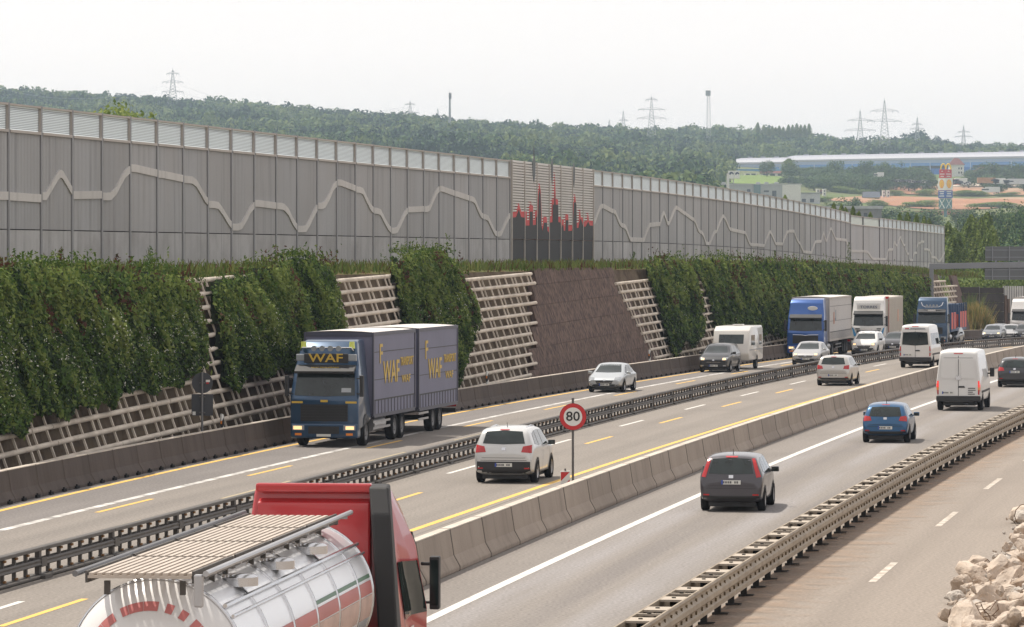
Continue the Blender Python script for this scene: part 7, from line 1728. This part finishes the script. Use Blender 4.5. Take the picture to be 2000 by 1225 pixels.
# pylons and masts
m_pyl = M('galvanised_lattice', (.30, .32, .33), .6, .3, var=.05)
def pylon(px, pyt, pyb, Y, arms, label, wb=6.):
    s = Y/F; zb = CH - (pyb - HZ)*s; h = (pyb - pyt)*s; r = thing('electricity_pylon', label, 'pylon', ((px - 1000)*s, Y, zb)); b = MB(); t_ = .16*Y/3300
    def wz(q): return wb/2*(1 - q)**1.15*(1 if q < .55 else 1) + .35
    L = 14
    for sx in (-1, 1):
        for sy in (-1, 1): b.tube([(sx*wz(k/L), sy*wz(k/L), h*.94*k/L) for k in range(L + 1)], t_, 4)
    for k in range(L):
        q, p = k/L, (k + 1)/L
        for f in (-1, 1):
            b.cyl((-wz(q), f*wz(q), h*.94*q), (wz(p), f*wz(p), h*.94*p), t_*.6, n=3, caps=False); b.cyl((wz(q), f*wz(q), h*.94*q), (-wz(p), f*wz(p), h*.94*p), t_*.6, n=3, caps=False)
    b.cyl((0, 0, h*.92), (0, 0, h), t_*1.1, n=4); b.build('lattice_mast', m_pyl, r)
    for py, half in arms:
        z_ = (pyb - py)*s; w_ = half*s; b = MB()
        for sx in (-1, 1):
            b.tube([(0, -.5, z_), (sx*w_, 0, z_)], t_*1.2, 4); b.tube([(0, .5, z_), (sx*w_, 0, z_)], t_*1.2, 4); b.tube([(0, 0, z_ + h*.055), (sx*w_, 0, z_)], t_*.9, 4)
            for q in (.25, .5, .75): b.cyl((sx*w_*q, 0, z_), (sx*w_*q, 0, z_ + h*.055*(1 - q)), t_*.6, n=3)
        b.build('cross_arm', m_pyl, r)
        for sx in (-1, 1):
            for q in (1., .6): b = MB(); b.cyl((sx*w_*q, 0, z_), (sx*w_*q, 0, z_ - h*.04), t_*1.1, n=5); b.build('insulator', m_pyl, r)
    return r
P0 = pylon(337.5, 132, 215, 3150, [(144, 12), (160.5, 20), (179.5, 21)], 'biggest electricity pylon with three cross arms above the left wooded ridge', 8)
P1 = pylon(801, 196, 250, 3300, [(204, 10), (220.5, 18)], 'pylon left of the tall slim mast above the middle ridge', 6.5)
P2 = pylon(855, 211, 245, 4000, [(227, 8)], 'small faint pylon just left of the slim mast', 5)
pylon(948, 231, 255, 4300, [(240, 4)], 'tiny faint pole top on the middle ridge', 3)
pylon(1190, 233, 262, 4000, [(246, 4)], 'small faint pylon at the left of the pale strip roof', 4); pylon(1217.5, 216, 262, 3800, [(235, 9)], 'thin pylon left of the big pylon near the ridge centre', 5)
P3 = pylon(1272.5, 186, 275, 3200, [(195, 11), (214, 26), (231, 28)], 'big pylon with wide lower arms left of the lattice mast', 7)
pylon(1680, 213, 290, 3300, [(235, 24), (254.5, 30)], 'pylon with two wide arms left of the largest right hand pylon', 6); P4 = pylon(1727.5, 191, 290, 3150, [(217, 27), (237, 33)], 'largest pylon on the right with two wide cross arms', 8)
pylon(1791.5, 227, 290, 3600, [(243, 10), (252, 14)], 'slimmer pylon above the round wooded knoll', 5); pylon(1882, 244, 300, 3700, [(258, 12), (267, 17)], 'low pylon in the gap right of the wooded knoll', 5)
def mast(px, pyt, pyb, Y, label, lattice):
    s = Y/F; zb = CH - (pyb - HZ)*s; h = (pyb - pyt)*s; r = thing('radio_mast', label, 'mast', ((px - 1000)*s, Y, zb)); b = MB()
    if lattice:
        for k in range(3):
            a = k*2.094; b.cyl((math.cos(a)*2., math.sin(a)*2., 0), (math.cos(a)*1.2, math.sin(a)*1.2, h*.97), .16, n=4)
        for k in range(16):
            for j in range(3):
                q, p = k/16, (k + 1)/16; a, c = j*2.094, (j + 1)*2.094; wq = lambda v: 2. - .8*v
                b.cyl((math.cos(a)*wq(q), math.sin(a)*wq(q), h*.97*q), (math.cos(c)*wq(p), math.sin(c)*wq(p), h*.97*p), .1, n=3, caps=False)
        b.build('lattice_shaft', m_pyl, r); b = MB(); b.cyl((0, 0, h*.89), (0, 0, h), 1.9, n=10); b.build('antenna_drum', m_pyl, r)
    else:
        b.cyl((0, 0, 0), (0, 0, h*.96), 1., .6, 10); b.build('shaft', m_pyl, r); b = MB()
        for a in (0, 2.1, 4.2): b.box(math.cos(a)*.9 - .3, math.cos(a)*.9 + .3, math.sin(a)*.9 - .3, math.sin(a)*.9 + .3, h*.80, h*.98)
        b.build('antenna', m_dsteel, r); b = MB(); b.cyl((0, 0, h*.9), (0, 0, h), .15, n=5); b.build('lightning_rod', m_dsteel, r)
mast(878.5, 180, 250, 3000, 'tall slim grey mobile phone mast on the middle ridge', False); mast(1383, 177, 270, 3000, 'lattice radio mast with a drum at its top right of the big pylon', True)
def cable(p, q, sag, lab):
    p = Vector(p); q = Vector(q); b = MB(); b.tube([p.lerp(q, k/14) - Vector((0, 0, sag*4*(k/14)*(1 - k/14))) for k in range(15)], .07, 3); o = b.build('power_line', m_pyl); tag(o, lab, 'cable')
def tip(P, z_, x): return Vector(P.location) + Vector((x, 0, z_))
sA = 3150/F; sB = 3300/F
for py, hf, nm in ((160.5, 20, 'upper'), (179.5, 21, 'lower')):
    for sx in (-1, 1): cable(tip(P0, (215 - py)*sA - 3, sx*hf*sA), tip(P1, (250 - (204 if py < 170 else 220.5))*sB - 2, sx*9*sB), 14, f'{nm} {"near" if sx > 0 else "far"} cable between the biggest left pylon and the slim mast')
for py, hf, nm in ((160.5, 20, 'upper'), (179.5, 21, 'lower')): cable(tip(P0, (215 - py)*sA - 3, -hf*sA), W(-60, py - 10 + (26 if nm == 'lower' else 4), 2900), 12, f'{nm} power cable running left from the biggest left pylon')
# car and lorry park dots
CARC = [p_white, p_silver, p_black, p_mid, p_red, p_blue]
def far_vehicle(px, py, Y, L, Wd, H, mat, lab, name, cat, group=None):
    s = Y/F; x = (px - 1000)*s; b = MB(); h = H
    if name == 'parked_car': pr = [(-L/2, .3), (L/2, .3), (L/2, .75), (L*.28, .88), (L*.12, H), (-L*.3, H), (-L*.46, .9)]
    else: pr = [(-L/2, .6), (L/2, .5), (L/2, H*.62), (L/2 - .5, H*.8), (L/2 - 2., H*.8), (L/2 - 2.2, H), (-L/2, H)]
    r = thing(name, lab, cat, (x, Y, CH - (py - HZ)*s), random.choice((0, math.pi)), group); b.prism(pr, lambda a, z_, q: Vector((a, (-Wd/2, Wd/2)[q], z_))); b.build('body', mat, r, fix=True, bevel=.08)
    b = MB(); b.box(L*.12 if name != 'parked_car' else -L*.28, L*.5 + .02 if name != 'parked_car' else L*.14, -Wd/2 - .02, Wd/2 + .02, H*.5 if name != 'parked_car' else .92, H*.7 if name != 'parked_car' else H*.92); b.build('windows', m_glass, r)
    b = MB()
    for q in (-.32, .32): b.cyl((L*q, -Wd/2 - .03, .35), (L*q, Wd/2 + .03, .35), .35, n=8)
    b.build('wheels', m_tyre, r)
    return r
for k in range(26):
    px = 1700 + k*6.4 + R(-2, 2); 
    if 1838 < px < 1862: px += 30
    py = R(355.5, 358.5) if px < 1860 else R(360, 363)
    far_vehicle(px, py, 2280 if px < 1860 else 2210, 4.4, 1.8, 1.5, CARC[k % 4], 'small parked car in the row between the tree belt and the orange earth', 'parked_car', 'car', 'cars in the far car park')
for px, py, L, m_, lab in ((1873, 361, 9, p_lw, 'white lorry in the far park right of the sign tower'), (1930, 360, 12, M('ochre_tarp', (.42, .22, .12), .7), 'ochre tipper lorry in the far lorry park'), (1955, 361, 9, p_lw, 'white and red lorry beside the ochre tipper'), (1985, 362, 14, p_silver, 'silver grey long lorry at the right of the far lorry park'), (1868, 363, 7, p_red, 'short red lorry next to the sign tower'), (1716, 349, 6, p_lw, 'white box van parked below the tree belt'), (1935, 378, 10, p_lw, 'white site vehicle on the orange earth')):
    far_vehicle(px, py, 2240 if py > 352 else 2330, L, 2.5, 3.6, m_, lab, 'parked_lorry', 'lorry')
# ------------------------------------------------------------------ haze
b = MB(); b.box(-1400, 1400, -60, 6480, -14, 172); hz = b.build('haze', M('haze_surface', (1, 1, 1)))
hm = bpy.data.materials.new('haze_air'); hm.use_nodes = True; T_ = hm.node_tree
for nn in list(T_.nodes):
    if nn.type != 'OUTPUT_MATERIAL': T_.nodes.remove(nn)
pv = T_.nodes.new('ShaderNodeVolumePrincipled'); pv.inputs['Color'].default_value = (.64, .79, 1., 1); pv.inputs['Density'].default_value = 0.95e-4; pv.inputs['Anisotropy'].default_value = .25
T_.links.new(pv.outputs[0], T_.nodes['Material Output'].inputs['Volume']); hz.data.materials.clear(); hz.data.materials.append(hm); struct(hz, 'stuff')
hm.cycles.homogeneous_volume = True
